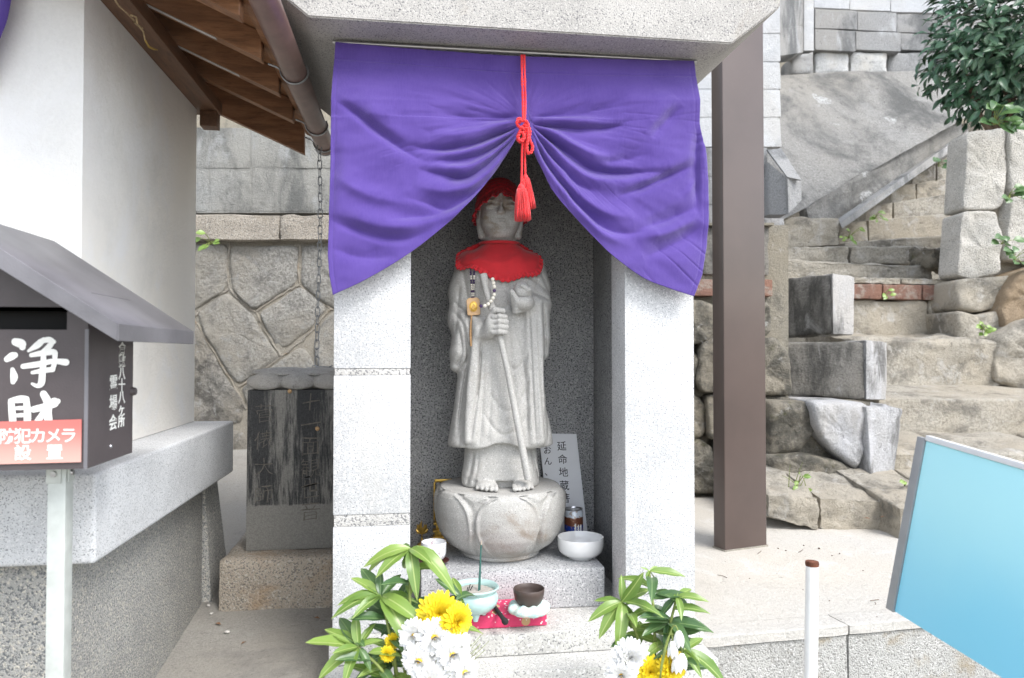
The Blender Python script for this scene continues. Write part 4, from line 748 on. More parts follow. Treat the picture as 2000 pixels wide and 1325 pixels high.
# ---- head
h = 0.0013; hx = -0.0015
X, Y, Z = grid3((-0.085, -0.10, 0.640), (0.085, 0.085, 0.845), h)
def q(x, y): a, b = sp(x, y); return a, b
zc = zrow(418)
f = ell(X, Y, Z, (hx, .0, zc + .012), (.0555, .066, .078)); f = smin(f, ell(X, Y, Z, (hx, -.012, zrow(440)), (.0495, .052, .047)), 0.02)
f = smin(f, ell(X, Y, Z, (hx, -.034, zrow(457)), (.026, .024, .020)), 0.02)                                       # chin
f = smin(f, cap(X, Y, Z, (hx, .008, .640), (hx, .004, zrow(455)), .046, .044), 0.006)                              # neck
f = smin(f, cap(X, Y, Z, (hx, -.064, zrow(408)), (hx, -.070, zrow(421)), .0060, .0085), 0.007)                     # nose
f = smin(f, ell(X, Y, Z, (hx, -.072, zrow(424)), (.0125, .0075, .0055)), 0.004)
for s in (-1, 1):
    ex = hx + s * .0240
    f = smin(f, ell(X, Y, Z, (ex + s * .006, -.040, zrow(432)), (.020, .020, .020)), 0.014)                          # cheeks
    f = smax(f, -ell(X, Y, Z, (ex, -.069, zrow(411)), (.021, .0125, .0110)), 0.005)                                 # sockets
    f = smin(f, ell(X, Y, Z, (ex, -.0515, zrow(411)), (.0170, .0125, .0088)), 0.003)                                  # lids
    f = smax(f, -cap(X, Y, Z, (ex - .014, -.0635, zrow(413.5)), (ex + .014, -.061, zrow(413.0)), .0023), 0.0010)      # lid line
    for a, b in (((-.017, 404), (-.008, 400.5)), ((-.008, 400.5), (.006, 400.5)), ((.006, 400.5), (.017, 404))):       # brows
        aa, bb = (a[0] * s, a[1]), (b[0] * s, b[1]); yb = lambda t: -.0625 + abs(t - .0) * .35
        f = smin(f, cap(X, Y, Z, (ex + aa[0], yb(aa[0]), zrow(aa[1])), (ex + bb[0], yb(bb[0]), zrow(bb[1])), .0030), 0.003)
    f = smin(f, ell(X, Y, Z, (hx + s * .0565, .004, zrow(416)), (.0085, .016, .030)), 0.004)                           # ears with long lobes
    f = smin(f, cap(X, Y, Z, (hx + s * .0575, .000, zrow(432)), (hx + s * .0505, -.004, zrow(462)), .0085, .0105), 0.006)
    f = smax(f, -ell(X, Y, Z, (hx + s * .0645, -.006, zrow(415)), (.006, .008, .018)), 0.004)
for yy, ww, rr in ((437.2, .0130, .0040), (442.0, .0110, .0048)):                                                      # lips
    f = smin(f, ell(X, Y, Z, (hx, -.0625, zrow(yy)), (ww, .0065, rr)), 0.0025)
f = smax(f, -cap(X, Y, Z, (hx - .012, -.0685, zrow(439.4)), (hx + .012, -.0685, zrow(439.4)), .0012), 0.001)
f = smin(f, ell(X, Y, Z, (hx, -.0655, zrow(390)), (.0045, .0035, .0045)), 0.001); f = smax(f, -ell(X, Y, Z, (hx, -.0695, zrow(390)), (.0020, .0025, .0020)), 0.001)   # urna
f = smax(f, -cap(X, Y, Z, (hx - .02, -.046, zrow(472)), (hx + .02, -.046, zrow(472)), .0022), 0.002)
V, F = nets(f.astype(np.float32), (X[0, 0, 0], Y[0, 0, 0], Z[0, 0, 0]), h); npmesh('head', place(V), F, M['head_stone'], statue)
# ---- staff, hand on the staff, jewel hand
def SL(x, y, d): a, b = sp(x, y); return Vector(place([(a, d, b)])[0])
tube('staff', [SL(941, 545, -.100), SL(950, 585, -.112), SL(967, 640, -.124), SL(985, 720, -.126), SL(1006, 830, -.126), SL(1024, 922, -.118)], [.0110, .0098, .0084, .0082, .0090, .0105], M['statue_stone'], statue, 14)
h = 0.0014; X, Y, Z = grid3((-.062, -.158, .375), (.026, -.05, .500), h)
def l3(x, y, d): a, b = sp(x, y); return (a, d, b)
f = smin(ell(X, Y, Z, l3(955, 640, -.120), (.017, .022, .030)), cap(X, Y, Z, l3(938, 652, -.088), l3(952, 650, -.108), .021, .020), 0.012)
for k, (yy, w) in enumerate(((624, 0), (633.5, 2), (643, 2), (652, 0))):
    a, b, c = l3(959, yy + 1.5, -.136), l3(970, yy, -.1435), l3(981 + w, yy + 1, -.135); d = l3(981 + w, yy + 2, -.122)
    g = smin(smin(cap(X, Y, Z, a, b, .0066, .0070), cap(X, Y, Z, b, c, .0070, .0064), 0.003), cap(X, Y, Z, c, d, .0064, .0056), 0.003); f = smin(f, g, 0.0030)
f = smin(f, smin(cap(X, Y, Z, l3(955, 622, -.118), l3(962, 612, -.130), .009, .008), cap(X, Y, Z, l3(962, 612, -.130), l3(977, 614, -.134), .008, .0068), 0.003), 0.004)
V, F = nets(f.astype(np.float32), (X[0, 0, 0], Y[0, 0, 0], Z[0, 0, 0]), h); npmesh('hand', place(V), F, M['statue_stone'], statue)
X, Y, Z = grid3((.006, -.165, .445), (.105, -.045, .580), h)
f = smin(ell(X, Y, Z, l3(1014, 597, -.108), (.030, .032, .022)), cap(X, Y, Z, l3(1036, 597, -.070), l3(1022, 598, -.095), .023, .020), 0.012)
f = smax(f, -ell(X, Y, Z, l3(1012, 580, -.110), (.025, .026, .016)), 0.006)
for k in range(4):                                                         # fingers lie side by side under the jewel
    a = l3(1020, 600 + k * 2.5, -.100); b = l3(1004 - k, 596 + k * 5.5, -.128 + k * .005); c = l3(993 + k * 1.5, 578 + k * 8, -.128 + k * .004)
    f = smin(f, smin(cap(X, Y, Z, a, b, .0085, .0085), cap(X, Y, Z, b, c, .0085, .0066), 0.003), 0.002)
f = smin(f, smin(cap(X, Y, Z, l3(1026, 588, -.102), l3(1024, 574, -.124), .0085, .0078), cap(X, Y, Z, l3(1024, 574, -.124), l3(1012, 567, -.130), .0078, .0064), 0.003), 0.003)
V, F = nets(f.astype(np.float32), (X[0, 0, 0], Y[0, 0, 0], Z[0, 0, 0]), h); npmesh('hand', place(V), F, M['statue_stone'], statue)
a = SL(1013, 585, -.108); lathe('wish_jewel', [(.001, -.012), (.014, -.009), (.0225, .003), (.0240, .014), (.0215, .024), (.0150, .033), (.0065, .039), (.0005, .041)], a, M['statue_stone'], statue, 28)
# ---- lotus pedestal
LC = Vector((STX, STY, ZP)); prof = [(.104, 0.001), (.109, .006), (.108, .013), (.120, .022), (.141, .040), (.158, .065), (.168, .095), (.173, .125), (.174, .150), (.172, .170), (.168, .181), (.162, .1865), (.150, .1875), (.10, .1865), (.02, .1865)]
NP = 6
V, F = [], []; seg = 288; pr = np.array(prof); s = np.linspace(0, len(pr) - 1, 90); pr = np.c_[np.interp(s, range(len(prof)), pr[:, 0]), np.interp(s, range(len(prof)), pr[:, 1])]
aa = np.arange(seg) / seg * 2 * np.pi; A, RZ = np.meshgrid(aa, np.arange(90)); r0, z0 = pr[RZ, 0], pr[RZ, 1]; zt = np.clip((z0 - .012) / .170, 0, 1)
per = 2 * np.pi / NP; ph = ((A + np.pi / 2 + per / 2) % per) / per * 2 - 1                           # a petal faces the front
pw = 0.97 * np.sqrt(np.clip(1 - ((zt - 0.50) / 0.62) ** 2, 0.0, 1)) ; pw = np.where(zt > 0.5, 0.97 * np.clip(1 - ((zt - .5) / .53) ** 3.2, 0, 1) ** 0.6, 0.55 + 0.42 * np.sin(np.clip(zt / .5, 0, 1) * np.pi / 2))
e = np.abs(ph) / np.maximum(pw, 0.02); side = (r0 > 0.1) & (z0 < .184)
relief = np.where(e < 1, .0075 * (1 - e ** 4) + .0075 * np.exp(-((e - .92) / .05) ** 2), -.007 + .006 * np.clip((e - 1) * 2, 0, 1) * (np.abs(ph) > .6)) * np.clip(zt * 7, 0, 1) * side
relief += .003 * np.exp(-(ph / .045) ** 2) * np.clip((zt - .72) * 4, 0, 1) * side * 0
r = r0 + relief; V = np.stack([np.cos(A) * r + LC.x, np.sin(A) * r + LC.y, z0 + LC.z], -1).reshape(-1, 3)
Ii = np.arange(90 * seg).reshape(90, seg); J = np.roll(Ii, -1, 1); F = np.stack([Ii[:-1], J[:-1], J[1:], Ii[1:]], -1).reshape(-1, 4)
lot = npmesh('lotus_pedestal', V, F, M['lotus_stone'], statue)

# ------------------------------------------------------------------ cap, bib and prayer beads
M['red_knit'] = plain('red_knit', (0.40, 0.008, 0.016), 0.9, 0.3, 160, 0.0, sheen=0.15)
M['red_bib'] = plain('red_bib', (0.60, 0.020, 0.030), 0.85, 0.10, 20, 0.0006, 500, sheen=0.2)
NA, NR = 220, 60; V = np.zeros((NR, NA, 3)); hc = np.array((hx, .004, zrow(408)))
for i in range(NA):
    a = 2 * math.pi * i / NA; fr = 0.5 - 0.5 * math.sin(a)                # 1 at the front (-y), 0 at the back
    sidey = abs(math.cos(a)); lo = -0.034 * sidey ** 1.3 + 0.024 * max(0, -math.sin(a)) ** 1.2 - 0.02 * max(0, math.sin(a))
    for j in range(NR):
        t = j / (NR - 1); zt_ = lo * (1 - t); el = math.asin(min(1, max(-0.6, lo / .085))) * (1 - t) + math.pi / 2 * t
        rr = np.array((.068, .080, .086)); ruf = (0.006 * math.sin(a * 36) + 0.003) * max(0, 1 - t * 7); kn = 0.0011 * math.sin(a * 55 + (j % 2) * 3.14) * math.sin(j * 1.57 + 0.8) + 0.0012 * math.sin(j * 0.9)
        k = 1 + (kn + max(0, 1 - t * 6) * 0.010 + ruf) / .075
        V[j, i] = hc + np.array((math.cos(el) * math.cos(a) * rr[0] * k, math.cos(el) * math.sin(a) * rr[1] * k, math.sin(el) * rr[2] * (1 + kn * 8) - 0.004 * max(0, 1 - t * 7) * math.cos(a * 18)))
Ii = np.arange(NR * NA).reshape(NR, NA); J = np.roll(Ii, -1, 1); F = np.stack([Ii[:-1], J[:-1], J[1:], Ii[1:]], -1).reshape(-1, 4)
capo = npmesh('knit_cap', place(V.reshape(-1, 3)), F, M['red_knit']); so = capo.modifiers.new('thickness', 'SOLIDIFY'); so.thickness = 0.003; so.offset = -1
tag(capo, 'dark red crocheted cap with frilled brim on the statue head', 'cap')
# bib: flat outline dropped onto the body
bo = smoothline([(936, 476), (918, 483), (898, 493), (891, 500), (890, 515), (891, 528), (902, 533), (915, 530), (928, 535), (944, 545), (962, 552), (984, 558), (1004, 553), (1020, 547), (1036, 546), (1050, 540), (1057, 526), (1058, 512), (1050, 498), (1034, 487), (1018, 477)], 10)
NB, NT = len(bo), 46; V = np.zeros((NT, NB, 3)); top = [(936 + 82 * i / (NB - 1), 475 + 3 * math.sin(math.pi * i / (NB - 1))) for i in range(NB)]
for i in range(NB):
    for j in range(NT):
        t = j / (NT - 1); x, y = (np.array(top[i]) * (1 - t) + np.array(bo[i]) * t); a, b = sp(x, y); dy = float(fy(a, b))
        V[j, i] = (a, dy, b)
for _ in range(22):                                                        # cloth bridges the hollows
    q_ = V[..., 1].copy(); q_[1:-1, 1:-1] = (q_[:-2, 1:-1] + q_[2:, 1:-1] + q_[1:-1, :-2] + q_[1:-1, 2:]) / 4; q_[:, 0] = q_[:, 1]; q_[:, -1] = q_[:, -2]; q_[-1] = q_[-2]; V[..., 1] = np.minimum(q_, V[..., 1] + 0.0005)
for i in range(NB):
    for j in range(NT):
        t = j / (NT - 1); ruf = np.clip((t - 0.86) / 0.14, 0, 1); inner = np.clip(min(i, NB - 1 - i) / 12, 0, 1)
        V[j, i, 1] -= 0.0075 + 0.004 * t + inner * ruf * (0.0045 * math.sin(i * 1.15) + 0.002) + 0.0045 * math.exp(-((t - .45 - 0.25 * math.sin(i / NB * 5)) / .10) ** 2)
        V[j, i, 2] += inner * ruf * 0.0022 * math.sin(i * 1.15 + 1) - 0.0016 * math.exp(-((t - .86) / .02) ** 2) * 0
        V[j, i, 1] += 0.0022 * math.exp(-((t - .86) / .018) ** 2)
V[0, :, 1] += 0.004
Ii = np.arange(NT * NB).reshape(NT, NB); F = np.stack([Ii[:-1, :-1], Ii[1:, :-1], Ii[1:, 1:], Ii[:-1, 1:]], -1).reshape(-1, 4)
bib = thing('red_bib', 'red cloth bib with ruffled hem tied round the statue neck', 'bib', tuple(SL(977, 520, -.09)))
bc = npmesh('bib_cloth', place(V.reshape(-1, 3)), F, M['red_bib'], bib); so = bc.modifiers.new('thickness', 'SOLIDIFY'); so.thickness = 0.0018; so.offset = -1
nb = [place([(hx + .0535 * math.cos(a), .006 + .056 * math.sin(a), zrow(476) + 0.003 * math.sin(a))])[0] for a in np.linspace(0, 2 * math.pi, 48)]
tube('neck_band', nb, 0.0045, M['red_bib'], bib, 8, False)
# beads
M['bead_white'] = plain('bead_white', (0.68, 0.65, 0.57), 0.35, 0.1, 60); M['bead_purple'] = plain('bead_purple', (0.06, 0.03, 0.10), 0.3); M['tag_wood'] = plain('tag_wood', (0.56, 0.36, 0.19), 0.55, 0.12, 60)
M['gold'] = plain('gold', (0.62, 0.40, 0.10), 0.35, 0.2, 80, metal=1.0); M['tan_thread'] = plain('tan_thread', (0.42, 0.25, 0.12), 0.8, 0.2, 200)
beads = thing('prayer_beads', 'white and purple prayer bead loop with wooden tag hanging on the statue', 'beads', tuple(SL(940, 560, -.10)))
def bmesh_ball(r):
    bm = bmesh.new(); bmesh.ops.create_uvsphere(bm, u_segments=12, v_segments=8, radius=r); me = bpy.data.meshes.new('bead'); bm.to_mesh(me); bm.free(); me.shade_smooth(); return me
bw, bp, bs = bmesh_ball(.0052), bmesh_ball(.0046), bmesh_ball(.0030)
bw.materials.append(M['bead_white']); bp.materials.append(M['bead_purple']); bs.materials.append(M['bead_white']); bs2 = bs.copy(); bs2.materials[0] = M['bead_purple']
def bpos(x, y, lift=.006, ymax=9): a, b = sp(x, y); return Vector(place([(a, min(ymax, float(fy(a, b)) - lift), b)])[0])
ln = np.array(smoothline([(958, 556), (961, 572), (960, 586), (954, 597), (945, 604), (935, 605)], 20)); L = np.r_[0, np.cumsum(np.hypot(*np.diff(ln, axis=0).T))]
for k in range(int(L[-1] / 7.0) + 1):
    s_ = k * 7.0; x, y = np.interp(s_, L, ln[:, 0]), np.interp(s_, L, ln[:, 1]); link('bead', bp if k % 6 == 3 else bw, None, beads, Matrix.Translation(bpos(x, y, .006, -.131)))
tube('string', [bpos(*p, .006, -.131) for p in ln[::8]], 0.0011, M['bead_purple'], beads, 5)
for x0, x1 in ((918.5, 921.5), (925, 923.5)):
    for k in range(13):
        t = k / 12; link('bead', bs2 if k in (0, 1, 4, 5, 9, 12) else bs, None, beads, Matrix.Translation(bpos(x0 + (x1 - x0) * t, 538 + 49 * t, .008)))
    tube('string', [bpos(x0, 532, .007), bpos(x1, 590, .008)], 0.0010, M['bead_purple'], beads, 5)
tg = [bpos(923.5, 604, .012)]; tx = Vector(ROT.to_3x3() @ Vector((1, 0, 0))); tz = Vector((0, 0, 1)); tn = tx.cross(tz)
bm = bmesh.new(); shp = [(-.015, -.023), (.015, -.023), (.0175, -.019), (.0175, .018), (.012, .0235), (-.012, .0235), (-.0175, .018), (-.0175, -.019)]
rot = lambda u, w: (u * math.cos(.07) - w * math.sin(.07), u * math.sin(.07) + w * math.cos(.07))
fr_ = [bm.verts.new(tg[0] + tx * rot(u, w)[0] + tz * rot(u, w)[1] + tn * .003) for u, w in shp]; bk = [bm.verts.new(v.co - tn * .006) for v in fr_]
bm.faces.new(fr_); bm.faces.new(bk[::-1])
for k in range(8): bm.faces.new((fr_[k], bk[k], bk[(k + 1) % 8], fr_[(k + 1) % 8]))
bmesh.ops.bevel(bm, geom=bm.edges[:], offset=0.0008, segments=1, affect='EDGES'); tgo = bm2('wooden_tag', bm, M['tag_wood'], beads)
bm = bmesh.new(); bmesh.ops.create_uvsphere(bm, u_segments=20, v_segments=10, radius=1); bmesh.ops.transform(bm, matrix=Matrix.Translation(tg[0] + tn * .003) @ Matrix(((tx.x, tn.x, tz.x), (tx.y, tn.y, tz.y), (tx.z, tn.z, tz.z))).to_4x4() @ Matrix.Diagonal((.0095, .0014, .0125, 1)), verts=bm.verts)
bm2('gold_medallion', bm, M['gold'], tgo)
ov = [tg[0] + tn * .0042 + tx * math.cos(a) * .0102 + tz * math.sin(a) * .0132 for a in np.linspace(0, 2 * math.pi, 28)]; tube('rim', ov, .0009, M['gold'], tgo, 5, False)
tube('figure', [tg[0] + tn * .0046 + tx * u + tz * w for u, w in ((-.004, -.008), (-.003, .0), (.001, .006), (.004, .002), (.003, -.006), (-.001, -.002), (.001, .002))], .0010, M['tan_thread'], tgo, 5)
tl = [bpos(920, 620, .010), bpos(918.5, 640, .010), bpos(918, 655, .011), bpos(919, 678, .012)]; tube('tassel', tl, [.0022, .0024, .0032, .0022], M['tan_thread'], beads, 8)
# ================================================================== left: white booth with timber eaves
M['plaster'] = weathered('white_plaster', (0.78, 0.785, 0.78), (0.66, 0.655, 0.63), (0.80, 0.80, 0.80), 1.9, (0.47, 0.75), (0.5, 0.7), 120, 0.0006, rough=0.8, gv=0.03, speck=0.0)  # broad grey patches put soft shadow and dirt into the wall colour
M['aggregate'] = granite('aggregate_wall', (0.36, 0.355, 0.33), (0.14, 0.15, 0.155), (0.56, 0.52, 0.44), 260, 0.47, 0.55, 0.8, stain=(0.22, 0.20, 0.15), st=(0.60, 0.85), ss=5, bmp=0.004)
M['granite_ledge'] = granite('granite_ledge', (0.60, 0.61, 0.62), (0.24, 0.25, 0.26), (0.70, 0.70, 0.70), 380, 0.43, 0.56, 0.6)
M['timber'] = wood('brown_timber', (0.19, 0.088, 0.040), (0.30, 0.145, 0.068), (1, 8, 8), 5)
M['timber_dark'] = wood('dark_timber', (0.13, 0.068, 0.038), (0.19, 0.098, 0.055), (8, 1, 8), 5)
M['copper'] = plain('brown_gutter', (0.19, 0.115, 0.098), 0.38, 0.15, 20, metal=0.0, coat=0.2)
M['galv'] = plain('galvanised', (0.42, 0.43, 0.44), 0.4, 0.2, 60, metal=0.9)
M['roof_tile'] = plain('roof_metal', (0.10, 0.085, 0.08), 0.5)
XW, YW0, YW1 = -0.647, 1.524, 2.285                        # side wall plane, front and rear corners
booth = thing('prayer_booth', 'white plastered wayside booth with brown timber eaves on a granite ledge base', 'building', (-1.3, 1.9, -0.1))
box('base_wall', -2.0, -0.588, 1.36, 2.165, -0.40, 0.336, M['aggregate'], booth, 0.004)
hexa('rear_footing', [(-1.2, 2.17, -.2), (-0.553, 2.17, -.2), (-0.553, 2.42, -.2), (-1.2, 2.42, -.2), (-1.2, 2.17, .3355), (-0.585, 2.17, .3355), (-0.585, 2.30, .3355), (-1.2, 2.30, .3355)], M['aggregate'], booth, 0.004)
box('ledge_slab', -2.05, -0.536, 1.327, 2.30, 0.337, 0.493, M['granite_ledge'], booth, 0.008, 3)
box('wall', -1.95, XW, YW0, YW1, 0.4935, 1.4425, M['plaster'], booth, 0.003)
SLOPE = 0.45
def rzf(x): return 1.373 + (-0.34 - x) * SLOPE             # rafter underside height
box('wall_plate', XW - 0.10, XW + 0.060, 1.25, 2.34, 1.443, 1.4820, M['timber_dark'], booth, 0.003)
box('corner_post', -0.640, -0.592, 2.287, 2.335, 1.395, 1.4425, M['timber_dark'], booth, 0.002)
hexa('gable_wall', [(-1.9, YW0 + .01, 1.4425), (-0.75, YW0 + .01, 1.4425), (-0.75, YW1 - .01, 1.4425), (-1.9, YW1 - .01, 1.4425), (-1.9, YW0 + .01, 1.62), (-0.95, YW0 + .01, 1.62), (-0.95, YW1 - .01, 1.62), (-1.9, YW1 - .01, 1.62)], M['plaster'], booth)
def rafter(name, y0, y1, x0, x1, h0, h1, mat):
    return hexa(name, [(x0, y0, rzf(x0) + h0), (x1, y0, rzf(x1) + h0), (x1, y1, rzf(x1) + h0), (x0, y1, rzf(x0) + h0), (x0, y0, rzf(x0) + h1), (x1, y0, rzf(x1) + h1), (x1, y1, rzf(x1) + h1), (x0, y1, rzf(x0) + h1)], mat, booth, 0.0015, 1)
M['strip'] = plain('pale_strip', (0.55, 0.53, 0.50), 0.5)
for k, y in enumerate((1.28, 1.48, 1.69, 1.91, 2.13)):
    rafter('rafter', y, y + 0.036, -1.2, -0.340, 0.0, 0.062, M['timber'])
    if k in (2, 3): rafter('pale_edge_strip', y + 0.004, y + 0.016, -0.62, -0.44, -0.003, -0.0003, M['strip'])  # thin pale strips stand in for bright edges along two rafters
rafter('bargeboard', 2.395, 2.420, -1.2, -0.345, -0.026, 0.0755, M['timber'])
xs = np.linspace(-1.2, -0.315, 9)
for k in range(8): rafter('roof_board', 1.10, 2.394, xs[k] + 0.001, xs[k + 1] - 0.001, 0.0630 + 0.0012 * (k % 2), 0.075, M['timber'])
rafter('roof_covering', 1.06, 2.43, -1.25, -0.30, 0.0765 + 0.02, 0.125, M['roof_tile'])
rafter('eave_fascia', 1.08, 2.394, -0.3395, -0.322, 0.040, 0.0615, M['timber'])
# gutter: half-round trough, end cap, wire brackets
XG, ZG, RG = -0.284, 1.392, 0.030
V, F = [], []; ys = [1.02, 2.452]
for y in ys:
    for rr in (RG, RG - 0.002):
        for k in range(25): a = math.pi + math.pi * k / 24; V.append((XG + math.cos(a) * rr, y, ZG + math.sin(a) * rr))
for k in range(24): F += [(k, k + 1, 50 + k + 1, 50 + k), (25 + k + 1, 25 + k, 75 + k, 75 + k + 1), (k, 25 + k, 25 + k + 1, k + 1), (50 + k, 50 + k + 1, 75 + k + 1, 75 + k)]
F += [(0, 50, 75, 25), (24, 49, 99, 74)]
gut = mk('gutter', V, F, M['copper'], booth, 50)
V = [(XG, 2.452, ZG)] + [(XG + math.cos(math.pi + math.pi * k / 24) * RG, 2.452, ZG + math.sin(math.pi + math.pi * k / 24) * RG) for k in range(25)]; mk('end_cap', V, [(0, k + 1, k + 2) for k in range(24)], M['copper'], gut, 0)
for y in (1.36, 1.80, 2.22, 2.40):
    tube('bracket', [(-0.345, y, 1.405), (-0.325, y, 1.398)] + [(XG + math.cos(a) * (RG + .003), y, ZG + math.sin(a) * (RG + .003)) for a in np.linspace(math.pi, 2 * math.pi, 14)] + [(XG + RG - .002, y, ZG + .012)], 0.0028, M['galv'], gut, 6)
tube('hanger_wire', [(XG + math.cos(a) * .034, 2.438 + .004 * math.sin(a), ZG + math.sin(a) * .036) for a in np.linspace(0.2, 6.1, 24)], 0.0018, M['galv'], gut, 6)
M['old_rope'] = plain('old_rope', (0.40, 0.30, 0.17), 0.9, 0.2, 200); M['yellow_rope'] = plain('yellow_rope', (0.42, 0.28, 0.07), 0.8)
rp = thing('knotted_rope', 'thin tan rope with frayed yellow end tied under the booth eave', 'rope', tuple(PX(260, 40, -0.575)))
tube('rope', [PX(210, -25, -.580), PX(232, 12, -.580), PX(252, 30, -.580), PX(262, 42, -.578), PX(258, 36, -.572), PX(270, 50, -.572), PX(280, 62, -.578), PX(283, 78, -.578)], .0017, M['old_rope'], rp, 7)
tube('knot', [PX(256, 30, -.572), PX(266, 34, -.568), PX(268, 46, -.566), PX(274, 54, -.568), PX(262, 44, -.57), PX(278, 56, -.57)], .0021, M['old_rope'], rp, 7)
tube('rope_end', [PX(283, 78, -.578), PX(291, 92, -.578), PX(300, 96, -.576), PX(308, 98, -.575)], [.0018, .0024, .0026, .001], M['yellow_rope'], rp, 7)
# purple cloth at the booth front, only its lower edge shows
V, F = [], []; n = 40; m_ = 16
for j in range(m_):
    for i in range(n):
        u, t = i / (n - 1), j / (m_ - 1); xr = PY(30 - 36 * t ** 1.5 - 40 * max(0, t - .5), -60 + 210 * t, 1.49); x = -1.5 * (1 - u) + xr.x * u; V.append((x, 1.49 - .012 * math.sin(u * 26 + 2 * t) * t, xr.z))
F = [(j * n + i, j * n + i + 1, (j + 1) * n + i + 1, (j + 1) * n + i) for j in range(m_ - 1) for i in range(n - 1)]
bcu = mk('booth_curtain', V, F, M['purple_cloth'], None, 180); so = bcu.modifiers.new('thickness', 'SOLIDIFY'); so.thickness = .0015; tag(bcu, 'dark purple cloth hanging at the front of the white booth', 'curtain')

# ------------------------------------------------------------------ donation box on its stand
M['box_brown'] = plain('brown_steel', (0.075, 0.062, 0.064), 0.42, 0.10, 14, 0.0003, 300, spec=0.5)
M['box_lid'] = plain('brown_steel_lid', (0.15, 0.146, 0.158), 0.36, 0.25, 7, 0.0003, 300)  # lighter mottled grey puts highlights and dust into the lid colour
M['alu'] = plain('aluminium', (0.55, 0.58, 0.55), 0.5, 0.08, 40, metal=0.35); M['white_paint'] = plain('white_paint', (0.80, 0.80, 0.76), 0.7, 0.05, 90)
M['black'] = plain('black_void', (0.004, 0.004, 0.004), 0.9); M['screw'] = plain('screw', (0.55, 0.55, 0.58), 0.3, metal=1.0)
don = thing('donation_box', 'dark brown steel donation box with gabled lid and white brush lettering', 'donation box', (-0.64, 1.21, -0.12))
BX0, BX1, BY0, BY1, BZ0 = -0.812, -0.468, 1.127, 1.300, 0.531
def gz(x): return 0.716 + (0.172 - abs(x + 0.64)) * 0.676 + 0.045             # underside of the lid at x
SX0, SX1, SZ0, SZ1 = -0.783, -0.497, 0.734, 0.767
V = []; F = []
def q4(a, b, c, d): n = len(V); V.extend([a, b, c, d]); F.append((n, n + 1, n + 2, n + 3))
y = BY0                                                                    # front sheet with the slot left open, 3 mm thick
for yy in (BY0, BY0 + .003):
    q4((BX0, yy, BZ0), (BX1, yy, BZ0), (BX1, yy, SZ0), (BX0, yy, SZ0)); q4((BX0, yy, SZ0), (SX0, yy, SZ0), (SX0, yy, SZ1), (BX0, yy, SZ1)); q4((SX1, yy, SZ0), (BX1, yy, SZ0), (BX1, yy, SZ1), (SX1, yy, SZ1))
    n = len(V); V.extend([(BX0, yy, SZ1), (BX1, yy, SZ1), (BX1, yy, gz(BX1)), (-0.64, yy, gz(-0.64)), (BX0, yy, gz(BX0))]); F.append(tuple(range(n, n + 5)))
for a, b in (((SX0, SZ0), (SX1, SZ0)), ((SX1, SZ0), (SX1, SZ1)), ((SX1, SZ1), (SX0, SZ1)), ((SX0, SZ1), (SX0, SZ0))): q4((a[0], BY0, a[1]), (b[0], BY0, b[1]), (b[0], BY0 + .003, b[1]), (a[0], BY0 + .003, a[1]))
mk('front_panel', V, F, M['box_brown'], don, 0)
hexa('side_panel', [(BX1 - .003, BY0 + .0032, BZ0), (BX1, BY0 + .0032, BZ0), (BX1, BY1, BZ0), (BX1 - .003, BY1, BZ0), (BX1 - .003, BY0 + .0032, gz(BX1)), (BX1, BY0 + .0032, gz(BX1)), (BX1, BY1, gz(BX1)), (BX1 - .003, BY1, gz(BX1))], M['box_brown'], don)
hexa('side_panel', [(BX0, BY0 + .0032, BZ0), (BX0 + .003, BY0 + .0032, BZ0), (BX0 + .003, BY1, BZ0), (BX0, BY1, BZ0), (BX0, BY0 + .0032, gz(BX0)), (BX0 + .003, BY0 + .0032, gz(BX0)), (BX0 + .003, BY1, gz(BX0)), (BX0, BY1, gz(BX0))], M['box_brown'], don)
box('back_panel', BX0 + .0035, BX1 - .0035, BY1 - .003, BY1 - .0002, BZ0, gz(BX1), M['box_brown'], don); box('floor_panel', BX0 + .0035, BX1 - .0035, BY0 + .0035, BY1 - .0035, BZ0 + .001, BZ0 + .004, M['box_brown'], don)
box('dark_inside', BX0 + .004, BX1 - .004, BY0 + .02, BY1 - .004, BZ0 + .006, 0.79, M['black'], don)  # black block stands in for the shade seen through the slot
LX0, LX1, LY0, LY1 = -0.88, -0.400, 1.053, 1.395                              # lid with folded edges
def lz(x): return 0.741 + (0.24 - abs(x + 0.64)) * 0.676
for x0, x1 in ((-0.64, LX1), (LX0, -0.64)):
    lo = [(x0, LY0, lz(x0) - .0035), (x1, LY0, lz(x1) - .0035), (x1, LY1, lz(x1) - .0035), (x0, LY1, lz(x0) - .0035)]; hexa('lid_sheet', lo + [(a, b_, c_ + .0035) for a, b_, c_ in lo], M['box_lid'], don, 0.001, 1)
    for ya, yb in ((LY0 - .0022, LY0), (LY1, LY1 + .0022)): hexa('lid_edge', [(x0, ya, lz(x0) - .030), (x1, ya, lz(x1) - .024), (x1, yb, lz(x1) - .024), (x0, yb, lz(x0) - .030), (x0, ya, lz(x0)), (x1, ya, lz(x1)), (x1, yb, lz(x1)), (x0, yb, lz(x0))], M['box_lid'], don, 0.0006, 1)
for x0, x1 in ((LX1, LX1 + .0022), (LX0 - .0022, LX0)): box('lid_edge', x0, x1, LY0 - .0018, LY1 + .0018, 0.7165, 0.7405, M['box_lid'], don, 0.0006, 1)
box('edge_strip', BX1 - .004, BX1 + .0012, BY0 - .0012, BY0 - .0002, BZ0, 0.735, M['box_lid'], don)
lathe('lock_knob', [(.001, .016), (.006, .015), (.0085, .010), (.007, .004), (.005, 0)], (0, 0, 0), M['box_brown'], don, 16).matrix_basis = Matrix.Translation((BX1 - .03, BY1 + .001, 0.635)) @ Matrix.Rotation(R_(-90), 4, 'X')
